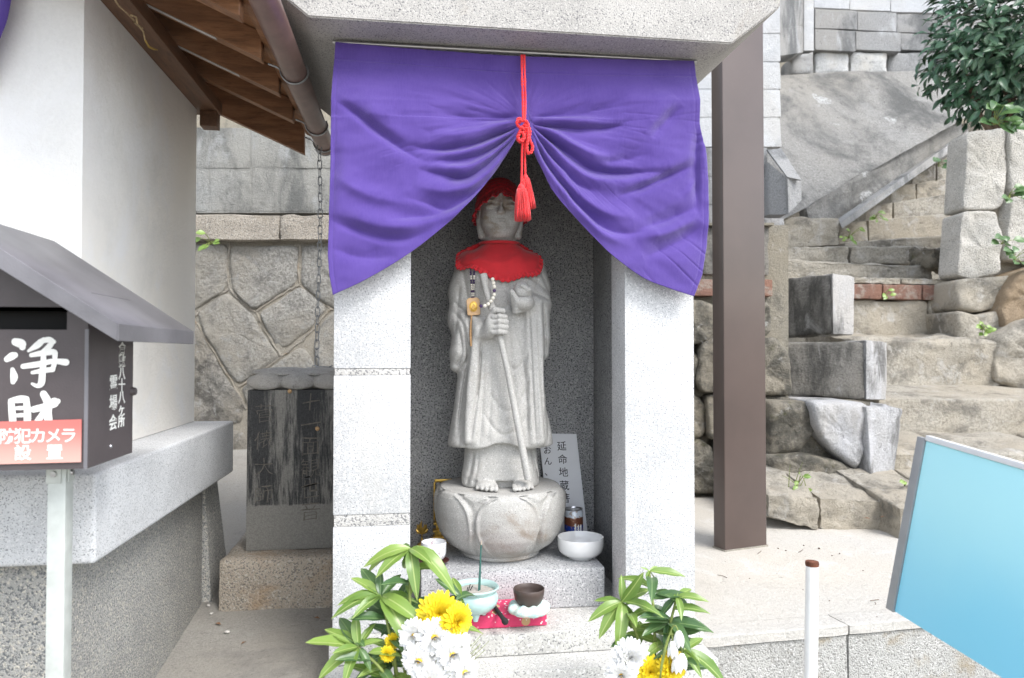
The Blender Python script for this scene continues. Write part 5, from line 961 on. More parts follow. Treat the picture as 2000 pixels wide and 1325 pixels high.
lathe('hasp', [(.0005, .007), (.006, .0065), (.008, 0)], (0, 0, 0), M['box_brown'], don, 14).matrix_basis = Matrix.Translation((BX1, BY1 - .004, .635)) @ Matrix.Rotation(R_(90), 4, 'Y')
lathe('screw_head', [(.0005, .0018), (.0026, .0014), (.0032, 0)], (0, 0, 0), M['screw'], don, 12).matrix_basis = Matrix.Translation((BX1, BY0 + .085, BZ0 + .022)) @ Matrix.Rotation(R_(90), 4, 'Y')
# brush characters, traced in photo pixels
def onf(x, y): return PY(x, y, BY0)
JO = [[(26, 668, 9), (38, 672, 11), (40, 678, 8)], [(10, 702, 7), (20, 696, 9), (26, 694, 7)], [(21, 722, 5), (24, 736, 9), (22, 746, 6)],
      [(82, 664, 6), (70, 674, 8), (52, 686, 3)], [(74, 667, 5), (92, 664, 7), (102, 668, 5)], [(100, 668, 6), (90, 680, 7), (76, 690, 4)],
      [(58, 694, 5), (80, 690, 7), (102, 688, 7), (106, 696, 5)], [(42, 716, 6), (70, 712, 7), (100, 706, 6), (126, 708, 8)], [(60, 728, 4), (82, 724, 6), (100, 722, 6)], [(104, 690, 6), (104, 706, 6), (100, 722, 6)],
      [(82, 688, 6), (82, 706, 7), (80, 730, 8), (78, 748, 8), (70, 754, 5), (60, 750, 3)]]
ZA = [[(22, 784, 6), (24, 806, 7), (26, 830, 7)], [(22, 783, 5), (40, 780, 7), (52, 780, 6)], [(52, 781, 6), (54, 804, 7), (54, 832, 7)], [(28, 798, 3), (44, 797, 4)], [(28, 812, 3), (44, 811, 4)],
      [(66, 800, 6), (90, 794, 7), (108, 786, 9), (114, 784, 5)], [(86, 770, 7), (94, 786, 8), (94, 810, 8), (98, 832, 8)], [(90, 800, 5), (78, 818, 6), (66, 832, 4)]]
JO = [[(x + 4, y, w * .82) for x, y, w in s_] for s_ in JO]
for ch_ in (JO, ZA): strokes('character', ch_, M['white_paint'], don, onf, 0.0006, (0, -1, 0))
m, nt, b = nodes_of('red_label'); v = coord(nt); gr = nt.nodes.new('ShaderNodeSeparateXYZ'); nt.links.new(v, gr.inputs[0])
nt.links.new(mix(nt, ramp(nt, gr.outputs[2], 0.538, 0.600), (0.66, 0.36, 0.31), (0.60, 0.16, 0.14)), b.inputs['Base Color']); b.inputs['Roughness'].default_value = 0.45; M['red_label'] = m
l0, l1 = PY(-12, 830, BY0), PY(161, 826, BY0); zt0, zb0 = 0.6035, 0.5415
lab = hexa('camera_notice', [(l0.x, BY0 - .0034, zb0 - .001), (l1.x, BY0 - .0034, zb0), (l1.x, BY0 - .0024, zb0), (l0.x, BY0 - .0024, zb0 - .001), (l0.x, BY0 - .0034, zt0 - .002), (l1.x, BY0 - .0034, zt0), (l1.x, BY0 - .0024, zt0), (l0.x, BY0 - .0024, zt0 - .002)], M['red_label'], don)
M['label_white'] = plain('label_white', (0.82, 0.80, 0.78), 0.6, 0.02)
c0 = PY(17, 852, BY0); c1 = PY(136, 849, BY0)
text_mesh('character', '防犯カメラ', .0235, M['label_white'], lab, (c0.x, BY0 - .0037, c0.z), (1, 0, 0), (0, 0, 1), .0003, .0003, (c1.x - c0.x) / 4, False)
c0 = PY(47, 884, BY0); c1 = PY(109, 883, BY0); text_mesh('character', '設置', .0235, M['label_white'], lab, (c0.x, BY0 - .0037, c0.z), (1, 0, 0), (0, 0, 1), .0003, .0003, (c1.x - c0.x), False)
def ons(x, y): return PX(x, y, BX1)
a0 = ons(238, 682); a1 = ons(238, 822); text_mesh('character', '倉敷八十八ヶ所', .0225, M['white_paint'], don, (BX1 + .0006, a0.y, a0.z), (0, 1, 0), (0, 0, 1), .0003, .00035, (a0.z - a1.z) / 6, True, 1.25)
a0 = ons(221, 748); a1 = ons(221, 826); text_mesh('character', '霊場会', .026, M['white_paint'], don, (BX1 + .0006, a0.y, a0.z), (0, 1, 0), (0, 0, 1), .0003, .00035, (a0.z - a1.z) / 2, True, 1.2)
for xa in (-0.549, -0.756):
    leg = box('stand_post', xa, xa + .026, 1.188, 1.214, -0.16, BZ0 - .0002, M['alu'], don, 0.0015)
    box('bracket', xa - .0012, xa + .020, 1.1855, 1.1876, BZ0 - .030, BZ0 - .001, M['alu'], leg, 0.0006, 1); box('bracket', xa + .0262, xa + .0285, 1.192, 1.212, BZ0 - .030, BZ0 - .001, M['alu'], leg, 0.0006, 1)
    lathe('bolt', [(.0005, .003), (.0042, .0028), (.0050, 0)], (0, 0, 0), M['rod'], leg, 12).matrix_basis = Matrix.Translation((xa + .010, 1.1855, BZ0 - .016)) @ Matrix.Rotation(R_(90), 4, 'X')
    lathe('bolt', [(.0005, .003), (.0042, .0028), (.0050, 0)], (0, 0, 0), M['rod'], leg, 12).matrix_basis = Matrix.Translation((xa + .0285, 1.202, BZ0 - .016)) @ Matrix.Rotation(R_(90), 4, 'Y')

# ------------------------------------------------------------------ carved stone tablet on a granite footing
m, nt, b = nodes_of('tablet_stone'); v = coord(nt); vs_ = coord(nt, (1, 1, 0.10)); g1 = nz(nt, v, 300, 3); s1 = nz(nt, vs_, 95, 6, 0.75); s2 = nz(nt, vs_, 13, 3)
c = mix(nt, ramp(nt, g1, 0.3, 0.7), (0.17, 0.165, 0.15), (0.235, 0.228, 0.208)); blk = mix(nt, ramp(nt, g1, 0.3, 0.7), (0.020, 0.021, 0.022), (0.042, 0.043, 0.044))
sx_ = nt.nodes.new('ShaderNodeSeparateXYZ'); nt.links.new(v, sx_.inputs[0])
cols = math2(nt, 'SUBTRACT', math2(nt, 'ADD', s1, math2(nt, 'MULTIPLY', s2, 0.7)), 0.0)
def gauss(cx_, w): d = math2(nt, 'ABSOLUTE', math2(nt, 'SUBTRACT', sx_.outputs[0], cx_), 0); return ramp(nt, d, w * 1.3, 0.0)
dk_ = math2(nt, 'MAXIMUM', gauss(-.425, .045), gauss(-.295, .060)); f_ = math2(nt, 'ADD', math2(nt, 'MULTIPLY', cols, 1.15), math2(nt, 'MULTIPLY', dk_, 0.22))
wet = ramp(nt, math2(nt, 'ADD', sx_.outputs[2], math2(nt, 'MULTIPLY', s1, 0.02)), 0.262, 0.268); f_ = math2(nt, 'MULTIPLY', ramp(nt, f_, 0.86, 1.14), wet)
tex = mix(nt, f_, c, blk); nt.links.new(tex, b.inputs['Base Color']); b.inputs['Roughness'].default_value = 0.75; bump(nt, b, math2(nt, 'ADD', g1, s1), 0.0015, 0.7); M['tablet'] = m
M['tablet_cap'] = weathered('tablet_cap', (0.40, 0.392, 0.375), (0.15, 0.147, 0.138), (0.50, 0.49, 0.47), 14, (0.56, 0.78), (0.5, 0.7), 220, 0.0012)
TX0, TX1, TY0, TY1, TZ0, TZ1 = -0.474, -0.188, 2.185, 2.42, 0.1235, 0.592
tab = thing('carved_tablet', 'black-streaked grey stone tablet with carved characters beside the shrine pillar', 'stone tablet', (-0.33, 2.3, TZ0))
hexa('shaft', [(TX0, TY0, TZ0), (TX1, TY0, TZ0), (TX1, TY1, TZ0), (TX0, TY1, TZ0), (TX0 + .002, TY0, TZ1), (TX1, TY0, TZ1), (TX1, TY1, TZ1), (TX0 + .002, TY1, TZ1)], M['tablet'], tab, 0.004)
# cap: drooping lotus petals, two rows
cxm, cym = (TX0 + TX1) / 2, (TY0 + TY1) / 2
box('cap_core', TX0 + .022, TX1 - .022, TY0 + .022, TY1 - .022, TZ1 + .0005, TZ1 + .047, M['tablet_cap'], tab, 0.012, 3)
def capet(x, y, ang, z, w, dp, h_, tiltd):
    bm = bmesh.new(); bmesh.ops.create_uvsphere(bm, u_segments=24, v_segments=16, radius=1)
    for v in bm.verts:
        if v.co.z < -.25: v.co.z = -.25 + (v.co.z + .25) * .25
        e_ = math.hypot(v.co.x, v.co.y); v.co.z += .16 * max(0, e_ - .75) / .25 * (v.co.y < .3)
    bmesh.ops.transform(bm, matrix=Matrix.Translation((x, y, z)) @ Matrix.Rotation(ang, 4, 'Z') @ Matrix.Rotation(R_(tiltd), 4, 'X') @ Matrix.Diagonal((w, dp, h_, 1)), verts=bm.verts); bm2('petal', bm, M['tablet_cap'], tab, 180)
for k in range(3): capet(TX0 + .050 + k * .093, TY0 + .020, 0, TZ1 + .020, .054, .036, .027, 26)
for k in range(2):
    capet(TX0 + .037, TY0 + .075 + k * .095, -math.pi / 2, TZ1 + .017, .057, .036, .026, 18); capet(TX1 - .037, TY0 + .075 + k * .095, math.pi / 2, TZ1 + .017, .057, .036, .026, 18)
for k in range(3): capet(TX0 + .036 + k * .107, TY0 + .034 + (.008 if k == 1 else .012), (-.5, 0, .5)[k], TZ1 + .024, .052, .034, .018, 12)
for k in range(2): capet(cxm - .056 + k * .112, TY0 + .070, 0, TZ1 + .050, .088, .056, .012, 8)
for k in range(2): capet(cxm - .056 + k * .112, TY1 - .070, math.pi, TZ1 + .050, .088, .056, .012, 8)
M['carved'] = plain('carved_stroke', (0.20, 0.17, 0.135), 0.85, 0.25, 120)
M['carved_dim'] = plain('carved_stroke_dim', (0.125, 0.113, 0.096), 0.85, 0.25, 120)
a0 = PY(612, 818, TY0); a1 = PY(600, 1008, TY0)
text_mesh('character', '十一面観世音', .062, M['carved_dim'], tab, (-.292, TY0 - .0004, .550), (1, 0, 0), (0, 0, 1), .0004, -.0010, .064, True, 1.0, .09)
text_mesh('character', '菅俵大師', .058, M['carved_dim'], tab, (-.424, TY0 - .0004, .520), (1, 0, 0), (0, 0, 1), .0004, -.0010, .078, True, 1.0, .09)
for x, y in ((566, 765), (620, 838)):
    p = PY(x, y, TY0 - .002); lathe('snail_shell', [(.0005, .007), (.004, .006), (.0065, .002), (.006, -.002)], (0, 0, 0), M['tag_wood'], None, 14, lambda a, r, z: (r * (1 + .12 * math.sin(a)), z + .0015 * math.cos(a))).matrix_basis = Matrix.Translation(p) @ Matrix.Rotation(R_(90), 4, 'X')
    s_ = [o for o in COL.objects if o.name.startswith('snail_shell')][-1]; tag(s_, 'small tan snail shell stuck on the carved tablet' + (' cap edge' if y < 800 else ' face'), 'snail')
M['footing'] = granite('footing_granite', (0.36, 0.31, 0.245), (0.17, 0.155, 0.135), (0.45, 0.41, 0.35), 190, 0.46, 0.56, 0.85, stain=(0.36, 0.23, 0.12), st=(0.50, 0.72), ss=4, bmp=0.003)
ft = rock('tablet_footing', [(-.535, 2.105, rz(2.1) - .05), (-.19, 2.105, rz(2.1) - .05), (-.19, 2.46, rz(2.1) - .05), (-.535, 2.46, rz(2.1) - .05), (-.531, 2.108, .1225), (-.19, 2.108, .1225), (-.19, 2.46, .1225), (-.531, 2.46, .1225)], M['footing'], None, 0.0035, 12, 0.07, 4)
tag(ft, 'rough tan granite footing block carrying the carved tablet', 'stone block')
# ------------------------------------------------------------------ rain chain
M['chain'] = plain('chain_steel', (0.30, 0.31, 0.32), 0.45, 0.25, 90, metal=0.8)
def link_mesh(L, w, r):
    n = 24; pts = []
    for k in range(n):
        a = 2 * math.pi * k / n; s_ = 1 if math.sin(a) >= 0 else -1; pts.append(Vector((math.cos(a) * w, 0, math.sin(a) * w + s_ * (L / 2 - w))))
    V, F = [], []
    for k in range(n):
        t = (pts[(k + 1) % n] - pts[k - 1]).normalized(); nn = Vector((0, 1, 0)); bb = t.cross(nn)
        for j in range(6): a = 2 * math.pi * j / 6; V.append(pts[k] + (nn * math.cos(a) + bb * math.sin(a)) * r)
    for k in range(n):
        for j in range(6): F.append((k * 6 + j, k * 6 + (j + 1) % 6, ((k + 1) % n) * 6 + (j + 1) % 6, ((k + 1) % n) * 6 + j))
    me = bpy.data.meshes.new('chain_link'); me.from_pydata([tuple(v) for v in V], [], F); me.materials.append(M['chain']); me.shade_smooth(); return me
lm = link_mesh(.031, .0068, .0016); CHX, CHY = -0.292, 2.352
ch = thing('rain_chain', 'thin steel rain chain hanging from the brown gutter onto the tablet', 'chain', (CHX, CHY, .66))
z = 1.356; k = 0
while z > 0.668:
    t = (1.36 - z) / .7; link('chain_link', lm, None, ch, Matrix.Translation((CHX + .004 * math.sin(t * 5), CHY, z)) @ Matrix.Rotation(R_(35 + 90 * (k % 2) + random.uniform(-12, 12)), 4, 'Z')); z -= .0262; k += 1
for k in range(9):
    a = k * .75; link('chain_link', lm, None, ch, Matrix.Translation((CHX - .022 + .011 * k, CHY - .05 + .018 * math.sin(a), .651 + .003 * (k % 2) - .004 * max(0, 2 - k))) @ Matrix.Rotation(R_(90 + 25 * math.sin(a)), 4, 'Y') @ Matrix.Rotation(R_(90 * (k % 2)), 4, 'Z'))
# ================================================================== offerings on the altar
M['porcelain'] = plain('porcelain', (0.78, 0.78, 0.77), 0.18, 0.02, 20, coat=0.5); M['lacquer'] = plain('lacquer', (0.075, 0.020, 0.022), 0.3, 0.1, 30, coat=0.4)
M['celadon'] = plain('celadon', (0.42, 0.60, 0.57), 0.25, 0.06, 25, coat=0.5); M['ash'] = plain('ash', (0.42, 0.39, 0.35), 0.95, 0.15, 150, 0.002, 250)
M['bronze_dark'] = plain('dark_bowl', (0.070, 0.048, 0.040), 0.45, 0.12, 60); M['tin'] = plain('tin', (0.62, 0.62, 0.63), 0.3, 0.05, metal=1.0)
M['ink'] = plain('ink', (0.03, 0.025, 0.03), 0.7); M['board'] = plain('white_board', (0.84, 0.845, 0.86), 0.55, 0.02, 10); M['black_lacquer'] = plain('black_lacquer', (0.012, 0.012, 0.013), 0.2, coat=0.5)
def onz(x, y, z): return PZ(x, y, z)
# white bowl
c = onz(1134, 1089, ZP); t = thing('white_bowl', 'plain white porcelain bowl on the altar block', 'bowl', tuple(c))
lathe('bowl', [(.001, .0055), (.028, .006), (.030, .0005), (.033, .0005), (.035, .005), (.049, .010), (.0585, .020), (.0618, .034), (.0622, .054), (.0615, .0558), (.0602, .054), (.0598, .036), (.056, .021), (.043, .0115), (.001, .009)], c, M['porcelain'], t, 64)
# drink can
c = Vector((0, 0, 0)) + PD(1120.5, 1040, 2.055); c.z = ZP + .0005; can = thing('drink_can', 'small blue and brown drink can behind the white bowl', 'can', tuple(c))
m, nt, b = nodes_of('can_print'); v = coord(nt); sx = nt.nodes.new('ShaderNodeSeparateXYZ'); nt.links.new(v, sx.inputs[0]); wob = math2(nt, 'MULTIPLY', nz(nt, v, 45, 2), 0.014)
zz_ = math2(nt, 'ADD', math2(nt, 'SUBTRACT', sx.outputs[2], c.z), wob); col = mix(nt, ramp(nt, zz_, .066, .069), (0.015, 0.05, 0.30), (0.16, 0.055, 0.03)); col = mix(nt, ramp(nt, zz_, .090, .093), col, (0.62, 0.68, 0.74))
nt.links.new(mix(nt, ramp(nt, nz(nt, v, 130, 2), 0.56, 0.62, 0, .6), col, (0.35, 0.20, 0.10)), b.inputs['Base Color']); b.inputs['Roughness'].default_value = 0.3; b.inputs['Metallic'].default_value = 0.2; M['can_print'] = m
lathe('body', [(.020, .001), (.0255, .0025), (.0268, .006), (.0268, .097), (.0255, .1005), (.024, .102)], c, M['can_print'], can, 40)
lathe('lid', [(.0238, .1022), (.0252, .1035), (.0252, .1055), (.0240, .1062), (.0228, .1045), (.0222, .1012), (.001, .1010)], c, M['tin'], can, 40)
fr = (EYEV - c); fr.z = 0; fr.normalize(); exx = Vector((-fr.y, fr.x, 0))
def oncan(u, h, r=.0272): return c + (fr * math.cos(u) + exx * math.sin(u)) * r + Vector((0, 0, h))
for k, (u0, h0) in enumerate(((.15, .052), (.48, .050), (.80, .048))):
    V, F = [], []
    for ln in ([(-.11, .010), (.10, .012)], [(0, .016), (-.02, -.006)], [(-.10, .002), (.10, .004)], [(.06, .016), (.10, -.008), (-.06, -.010)]): 
        v_, f_ = tube_vf([oncan(u0 + a, h0 + b_ * (1 if k != 1 else .9)) for a, b_ in ln], .0011, 4, True, len(V)); V += v_; F += f_
    mk('brush_mark', V, F, M['label_white'], can, 0)
# calligraphy board leaning on the back wall
bt = thing('calligraphy_board', 'white board with black brush characters leaning behind the lotus pedestal', 'sign board', (0.40, 2.12, ZP))
BYt, BYb = 2.164, 2.128; TR = PY(1126, 848, BYt); BR = PY(1148, 1072, BYb); BR.z = ZP + .002; w = Vector((-.118, 0, .004)); bx = -w.normalized(); bz = (TR - BR).normalized(); bn = bx.cross(bz)
c8 = [BR + w, BR, BR - bn * .005, BR + w - bn * .005, TR + w, TR, TR - bn * .005, TR + w - bn * .005]; hexa('panel', c8, M['board'], bt, .0006, 1)
def onb(x, y):
    r = ray(x, y); return EYEV + r * ((TR - EYEV).dot(bn) / r.dot(bn)) + bn * .0004
a0, a1 = onb(1097, 872), onb(1104, 974); text_mesh('character', '延命地蔵菩薩', .030, M['ink'], bt, a0, bx, (a0 - a1), .0002, .0001, (a0 - a1).length / 4, True)
a0, a1 = onb(1069, 880), onb(1072, 935); text_mesh('character', 'おん、か', .026, M['ink'], bt, a0, bx, (a0 - a1), .0002, .0001, (a0 - a1).length / 2.6, True)
# tea cup on its saucer
c = onz(847, 1102, ZP); s_ = lathe('saucer', [(.001, .0005), (.022, .0005), (.026, .003), (.038, .008), (.040, .0105), (.038, .0112), (.026, .0065), (.001, .006)], c, M['lacquer'], None, 48); tag(s_, 'dark red lacquer saucer under the white tea cup', 'saucer')
m, nt, b = nodes_of('cup_glaze'); v = coord(nt); n = nz(nt, v, 90, 3, .6); n2 = nz(nt, v, 32, 2); nt.links.new(mix(nt, math2(nt, 'MULTIPLY', ramp(nt, n, .56, .60), ramp(nt, n2, .5, .6)), (0.74, 0.75, 0.76), (0.42, 0.30, 0.33)), b.inputs['Base Color']); b.inputs['Roughness'].default_value = .2; M['cup_glaze'] = m
t = lathe('tea_cup', [(.001, .0105), (.017, .0105), (.0175, .0068), (.0195, .0068), (.021, .011), (.029, .018), (.0325, .030), (.0328, .055), (.0318, .0585), (.0306, .0565), (.0302, .030), (.026, .0195), (.001, .0160)], c, M['cup_glaze'], None, 48); tag(t, 'small white tea cup with faint floral print on a lacquer saucer', 'cup')
# memorial tablet and gilt ornament behind the pedestal
c = PD(866, 1055, 2.10); c.z = ZP + .0005; ih = thing('memorial_tablet', 'black lacquer memorial tablet with gilt frame and stepped base behind the pedestal', 'memorial tablet', tuple(c))
for k, (hw_, z0, z1, hd_) in enumerate(((.036, 0, .010, .022), (.031, .0102, .018, .018), (.026, .0182, .030, .014), (.031, .0302, .036, .018), (.022, .0362, .050, .012), (.029, .0502, .058, .016), (.024, .0582, .064, .012))): box('base_tier', c.x - hw_, c.x + hw_, c.y - hd_, c.y + hd_, c.z + z0, c.z + z1, M['gold'], ih, .0015)
box('panel', c.x - .0235, c.x + .0235, c.y - .003, c.y + .003, c.z + .0642, c.z + .172, M['black_lacquer'], ih, .001)
for x0, x1, z0, z1 in ((-.029, -.0237, .0642, .172), (.0237, .029, .0642, .172), (-.026, .026, .1722, .181)): box('frame', c.x + x0, c.x + x1, c.y - .006, c.y + .005, c.z + z0, c.z + z1, M['gold'], ih, .0015)
c = PD(824, 1062, 2.06); c.z = ZP + .0005; go = thing('gilt_lotus_ornament', 'small gilt lotus ornament standing beside the left shrine pillar', 'ornament', tuple(c))
lathe('foot', [(.001, 0), (.014, .0), (.013, .004), (.005, .008), (.003, .02), (.001, .021)], c, M['gold'], go, 20); tube('stem', [c + Vector((0, 0, .018)), c + Vector((.001, 0, .05))], .0018, M['gold'], go, 8)
for k in range(7):
    a = -1.15 + k * .38; base = c + Vector((0, 0, .030 + .006 * (k % 2))); tip = base + Vector((math.sin(a) * .020, -.002 * (k % 3), math.cos(a) * .032 + .002)); mid = (base + tip) / 2 + Vector((math.cos(a) * .005 * (1 if a > 0 else -1), 0, 0)); nrm = Vector((0, -1, 0)); sd_ = (tip - base).cross(nrm).normalized() * .0055
    mk('petal', [base, mid + sd_, tip, mid - sd_, mid + nrm * .002], [(0, 1, 4), (1, 2, 4), (2, 3, 4), (3, 0, 4), (0, 3, 2, 1)], M['gold'], go, 0)
# red patterned box on the step
m, nt, b = nodes_of('red_chirimen'); v = coord(nt); vo = nt.nodes.new('ShaderNodeTexVoronoi'); vo.inputs['Scale'].default_value = 115; nt.links.new(v, vo.inputs['Vector']); fl = ramp(nt, vo.outputs['Distance'], .34, .30); sep = nt.nodes.new('ShaderNodeSeparateColor'); nt.links.new(vo.outputs['Color'], sep.inputs[0])
vb = nt.nodes.new('ShaderNodeTexVoronoi'); vb.inputs['Scale'].default_value = 28; nt.links.new(v, vb.inputs['Vector']); sb = nt.nodes.new('ShaderNodeSeparateColor'); nt.links.new(vb.outputs['Color'], sb.inputs[0])
c_ = mix(nt, math2(nt, 'MULTIPLY', ramp(nt, vb.outputs['Distance'], .42, .39), ramp(nt, sb.outputs[0], .55, .56)), (0.66, 0.045, 0.14), mix(nt, ramp(nt, sb.outputs[1], .45, .55), (0.30, 0.32, 0.48), (0.55, 0.36, 0.18)))
c_ = mix(nt, math2(nt, 'MULTIPLY', fl, ramp(nt, sep.outputs[1], .45, .46)), c_, (0.80, 0.72, 0.70)); nt.links.new(c_, b.inputs['Base Color']); b.inputs['Roughness'].default_value = .7; bump(nt, b, nz(nt, v, 500, 2), .0005); M['chirimen'] = m
A, B = onz(868, 1234, ZS), onz(1069, 1223, ZS); ux = (B - A).normalized(); uy = Vector((-ux.y, ux.x, 0)); z0, z1 = Vector((0, 0, .0005)), Vector((0, 0, .0335))
rb = rock('red_patterned_box', [A + z0, B + z0, B + uy * .105 + z0, A + uy * .105 + z0, A + z1, B + z1, B + uy * .105 + z1, A + uy * .105 + z1], M['chirimen'], None, .0006, 12, .10, 2); tag(rb, 'low box covered in red floral cloth on the granite step', 'box')
ZB = ZS + .0340
# incense burner
c = onz(927, 1196, ZB + .012); ib = thing('incense_burner', 'pale celadon incense burner with three feet and ash inside', 'incense burner', (c.x, c.y, ZB)); c.z = ZB
lathe('bowl', [(r_ * 1.2, z_ * 1.05) for r_, z_ in [(.001, .0125), (.018, .012), (.033, .018), (.043, .030), (.0465, .042), (.044, .052), (.0405, .057), (.0415, .061), (.0465, .064), (.0475, .0675), (.0455, .0695), (.0425, .068), (.0395, .061), (.040, .056), (.001, .054)]], c, M['celadon'], ib, 56)
lathe('ash_bed', [(r_ * 1.2, z_ * 1.05) for r_, z_ in [(.0395, .0545), (.0392, .0575), (.03, .0590), (.015, .0582), (.001, .0600)]], c, M['ash'], ib, 30, lambda a, r, z: (r, z + .0012 * math.sin(3 * a + r * 200)))
for a in (-1.57, .52, 2.62): lathe('foot', [(.001, 0), (.0055, .0005), (.007, .006), (.010, .014), (.0115, .020), (.001, .021)], c + Vector((math.cos(a) * .026, math.sin(a) * .026, 0.0002)), M['celadon'], ib, 16)
M['green_stick'] = plain('incense_green', (0.035, 0.12, 0.10), .8); M['stick_tip'] = plain('stick_tip', (0.45, 0.38, 0.30), .8); M['charred'] = plain('charred', (0.02, 0.018, 0.018), .9)
for k, (dx, lean, h_) in enumerate(((.008, .0075, .105), (.012, .0035, .100))):
    p0 = c + Vector((dx, -.004 + .006 * k, .050)); p1 = c + Vector((dx + lean, .002 + .006 * k, .062 + h_)); st_ = thing('incense_stick', 'green incense sticks standing upright in the celadon burner', 'incense stick', tuple(p0), 'incense sticks in the burner')
    tube('stick', [p0, p1], .0017, M['green_stick'], st_, 8); tube('ash_tip', [p1, p1 + (p1 - p0).normalized() * .010], [.0016, .0009], M['stick_tip'], st_, 8)
for k in range(3):
    p0 = c + Vector((-.020 + .003 * k, -.006 + .004 * k, .056)); sb_ = tube('burnt_stub', [p0, p0 + Vector((.004 + .003 * k, .003, .016 + .005 * (k == 1)))], .0012, M['charred'], None, 6); tag(sb_, 'thin charred incense stubs leaning in the burner ash', 'incense stub', 'burnt incense stubs')
# singing bowl, ring cushion, striker
m, nt, b = nodes_of('pastel_cloth'); v = coord(nt); a_ = nz(nt, v, 60, 2); b2 = nz(nt, v, 85, 2, .5, 1.0); cc = mix(nt, ramp(nt, a_, .54, .60), (0.62, 0.72, 0.66), (0.72, 0.50, 0.42)); cc = mix(nt, ramp(nt, b2, .52, .58), cc, (0.45, 0.66, 0.66)); nt.links.new(cc, b.inputs['Base Color']); b.inputs['Roughness'].default_value = .8; M['pastel'] = m
c = onz(1033, 1193, ZB + .006); c.z = ZB; pr_ = []
for k in range(17): a = 2 * math.pi * k / 16 - 1.57; pr_.append((.030 + .0205 * math.cos(a), .0125 + .0122 * math.sin(a)))
V, F = [], []; sg = 56
for r_, z_ in pr_[:-1]:
    for k in range(sg): a = 2 * math.pi * k / sg; q_ = 1 + .035 * math.sin(a * 8) + .02 * math.sin(a * 13 + 1); V.append(c + Vector((math.cos(a) * r_ * q_, math.sin(a) * r_ * q_, z_ * (1 + .10 * math.sin(a * 8)) + .0003)))
for i in range(16):
    for k in range(sg): F.append((i * sg + k, i * sg + (k + 1) % sg, ((i + 1) % 16) * sg + (k + 1) % sg, ((i + 1) % 16) * sg + k))
cu_ = mk('ring_cushion', V, F, M['pastel'], None, 180); tag(cu_, 'pastel printed ring cushion under the dark brown bowl', 'cushion')
c2 = c + Vector((0, 0, .0185)); sbw = lathe('singing_bowl', [(.001, 0), (.020, .0005), (.027, .005), (.0335, .016), (.0365, .030), (.0372, .040), (.0362, .0412), (.0348, .040), (.034, .030), (.031, .016), (.024, .007), (.001, .005)], c2, M['bronze_dark'], None, 56); tag(sbw, 'dark brown rimmed bowl bell resting on a ring cushion', 'bowl bell')
p0, p1 = onz(966, 1185, ZB + .006), onz(985, 1212, ZB + .006); p1 = p0 + (p1 - p0) * 1.0
skr = thing('bell_striker', 'short dark wooden striker lying on the red cloth box', 'striker', (p0.x, p0.y, ZB)); tube('handle', [p0, (p0 + p1) / 2, p1], [.0045, .005, .0055], M['charred'], skr, 10); dd = (p1 - p0).normalized(); tube('head', [p1 - dd * .001, p1 + dd * .002, p1 + dd * .010, p1 + dd * .013], [.004, .0075, .0075, .004], M['charred'], skr, 12)

# ================================================================== flower vases in front of the shrine
def leaf_material(name, a, b_, rib):
    m, nt, b = nodes_of(name); tc = nt.nodes.new('ShaderNodeTexCoord'); sx = nt.nodes.new('ShaderNodeSeparateXYZ'); nt.links.new(tc.outputs['Object'], sx.inputs[0]); oi = nt.nodes.new('ShaderNodeObjectInfo')
    c = mix(nt, oi.outputs['Random'], a, b_); ribf = ramp(nt, math2(nt, 'ABSOLUTE', sx.outputs[0], 0), .020, .006); c = mix(nt, ribf, c, rib)
    vn = nt.nodes.new('ShaderNodeTexWave'); vn.inputs['Scale'].default_value = 3.2; vn.inputs['Distortion'].default_value = 1.5; nt.links.new(tc.outputs['Object'], vn.inputs['Vector']); c = mix(nt, math2(nt, 'MULTIPLY', vn.outputs[1], .10), c, rib)
    nt.links.new(c, b.inputs['Base Color']); b.inputs['Roughness'].default_value = .30; b.inputs['Specular IOR Level'].default_value = .5; b.inputs['Transmission Weight'].default_value = 0.0
    tr = nt.nodes.new('ShaderNodeBsdfTranslucent'); ms = nt.nodes.new('ShaderNodeMixShader'); ms.inputs[0].default_value = .22; nt.links.new(c, tr.inputs[0]); out = nt.nodes['Material Output']; nt.links.new(b.outputs[0], ms.inputs[1]); nt.links.new(tr.outputs[0], ms.inputs[2]); nt.links.new(ms.outputs[0], out.inputs[0]); return m
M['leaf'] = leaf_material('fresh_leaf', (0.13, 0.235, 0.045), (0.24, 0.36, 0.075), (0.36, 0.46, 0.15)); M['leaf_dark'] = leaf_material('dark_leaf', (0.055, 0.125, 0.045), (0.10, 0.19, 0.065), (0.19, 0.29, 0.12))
M['leaf_bush'] = leaf_material('shrub_leaf', (0.028, 0.080, 0.045), (0.085, 0.165, 0.090), (0.13, 0.21, 0.12)); M['stem'] = plain('green_stem', (0.20, 0.25, 0.06), .6, .2, 60)
def leaf_mesh(w, curl, fold, mat, n=7):
    """unit-length blade along +y, normal +z"""
    V, F = [], []
    for i in range(n + 1):
        t = i / n; hw_ = w * math.sin(math.pi * min(1, (t * .96 + .02)) ** .9) ** .85 * (1 if t < .98 else .15); z = -curl * t * t + .12 * curl * t; y = t * (1 - .12 * curl * t)
        for s in (-1, -.5, 0, .5, 1): V.append((s * hw_, y, z + fold * abs(s) * hw_ + .012 * math.sin(t * 15 + s) * abs(s)))
    for i in range(n):
        for k in range(4): a = i * 5 + k; F.append((a, a + 1, a + 6, a + 5))
    me = bpy.data.meshes.new('leaf'); me.from_pydata(V, [], F); me.materials.append(mat); me.shade_smooth(); return me
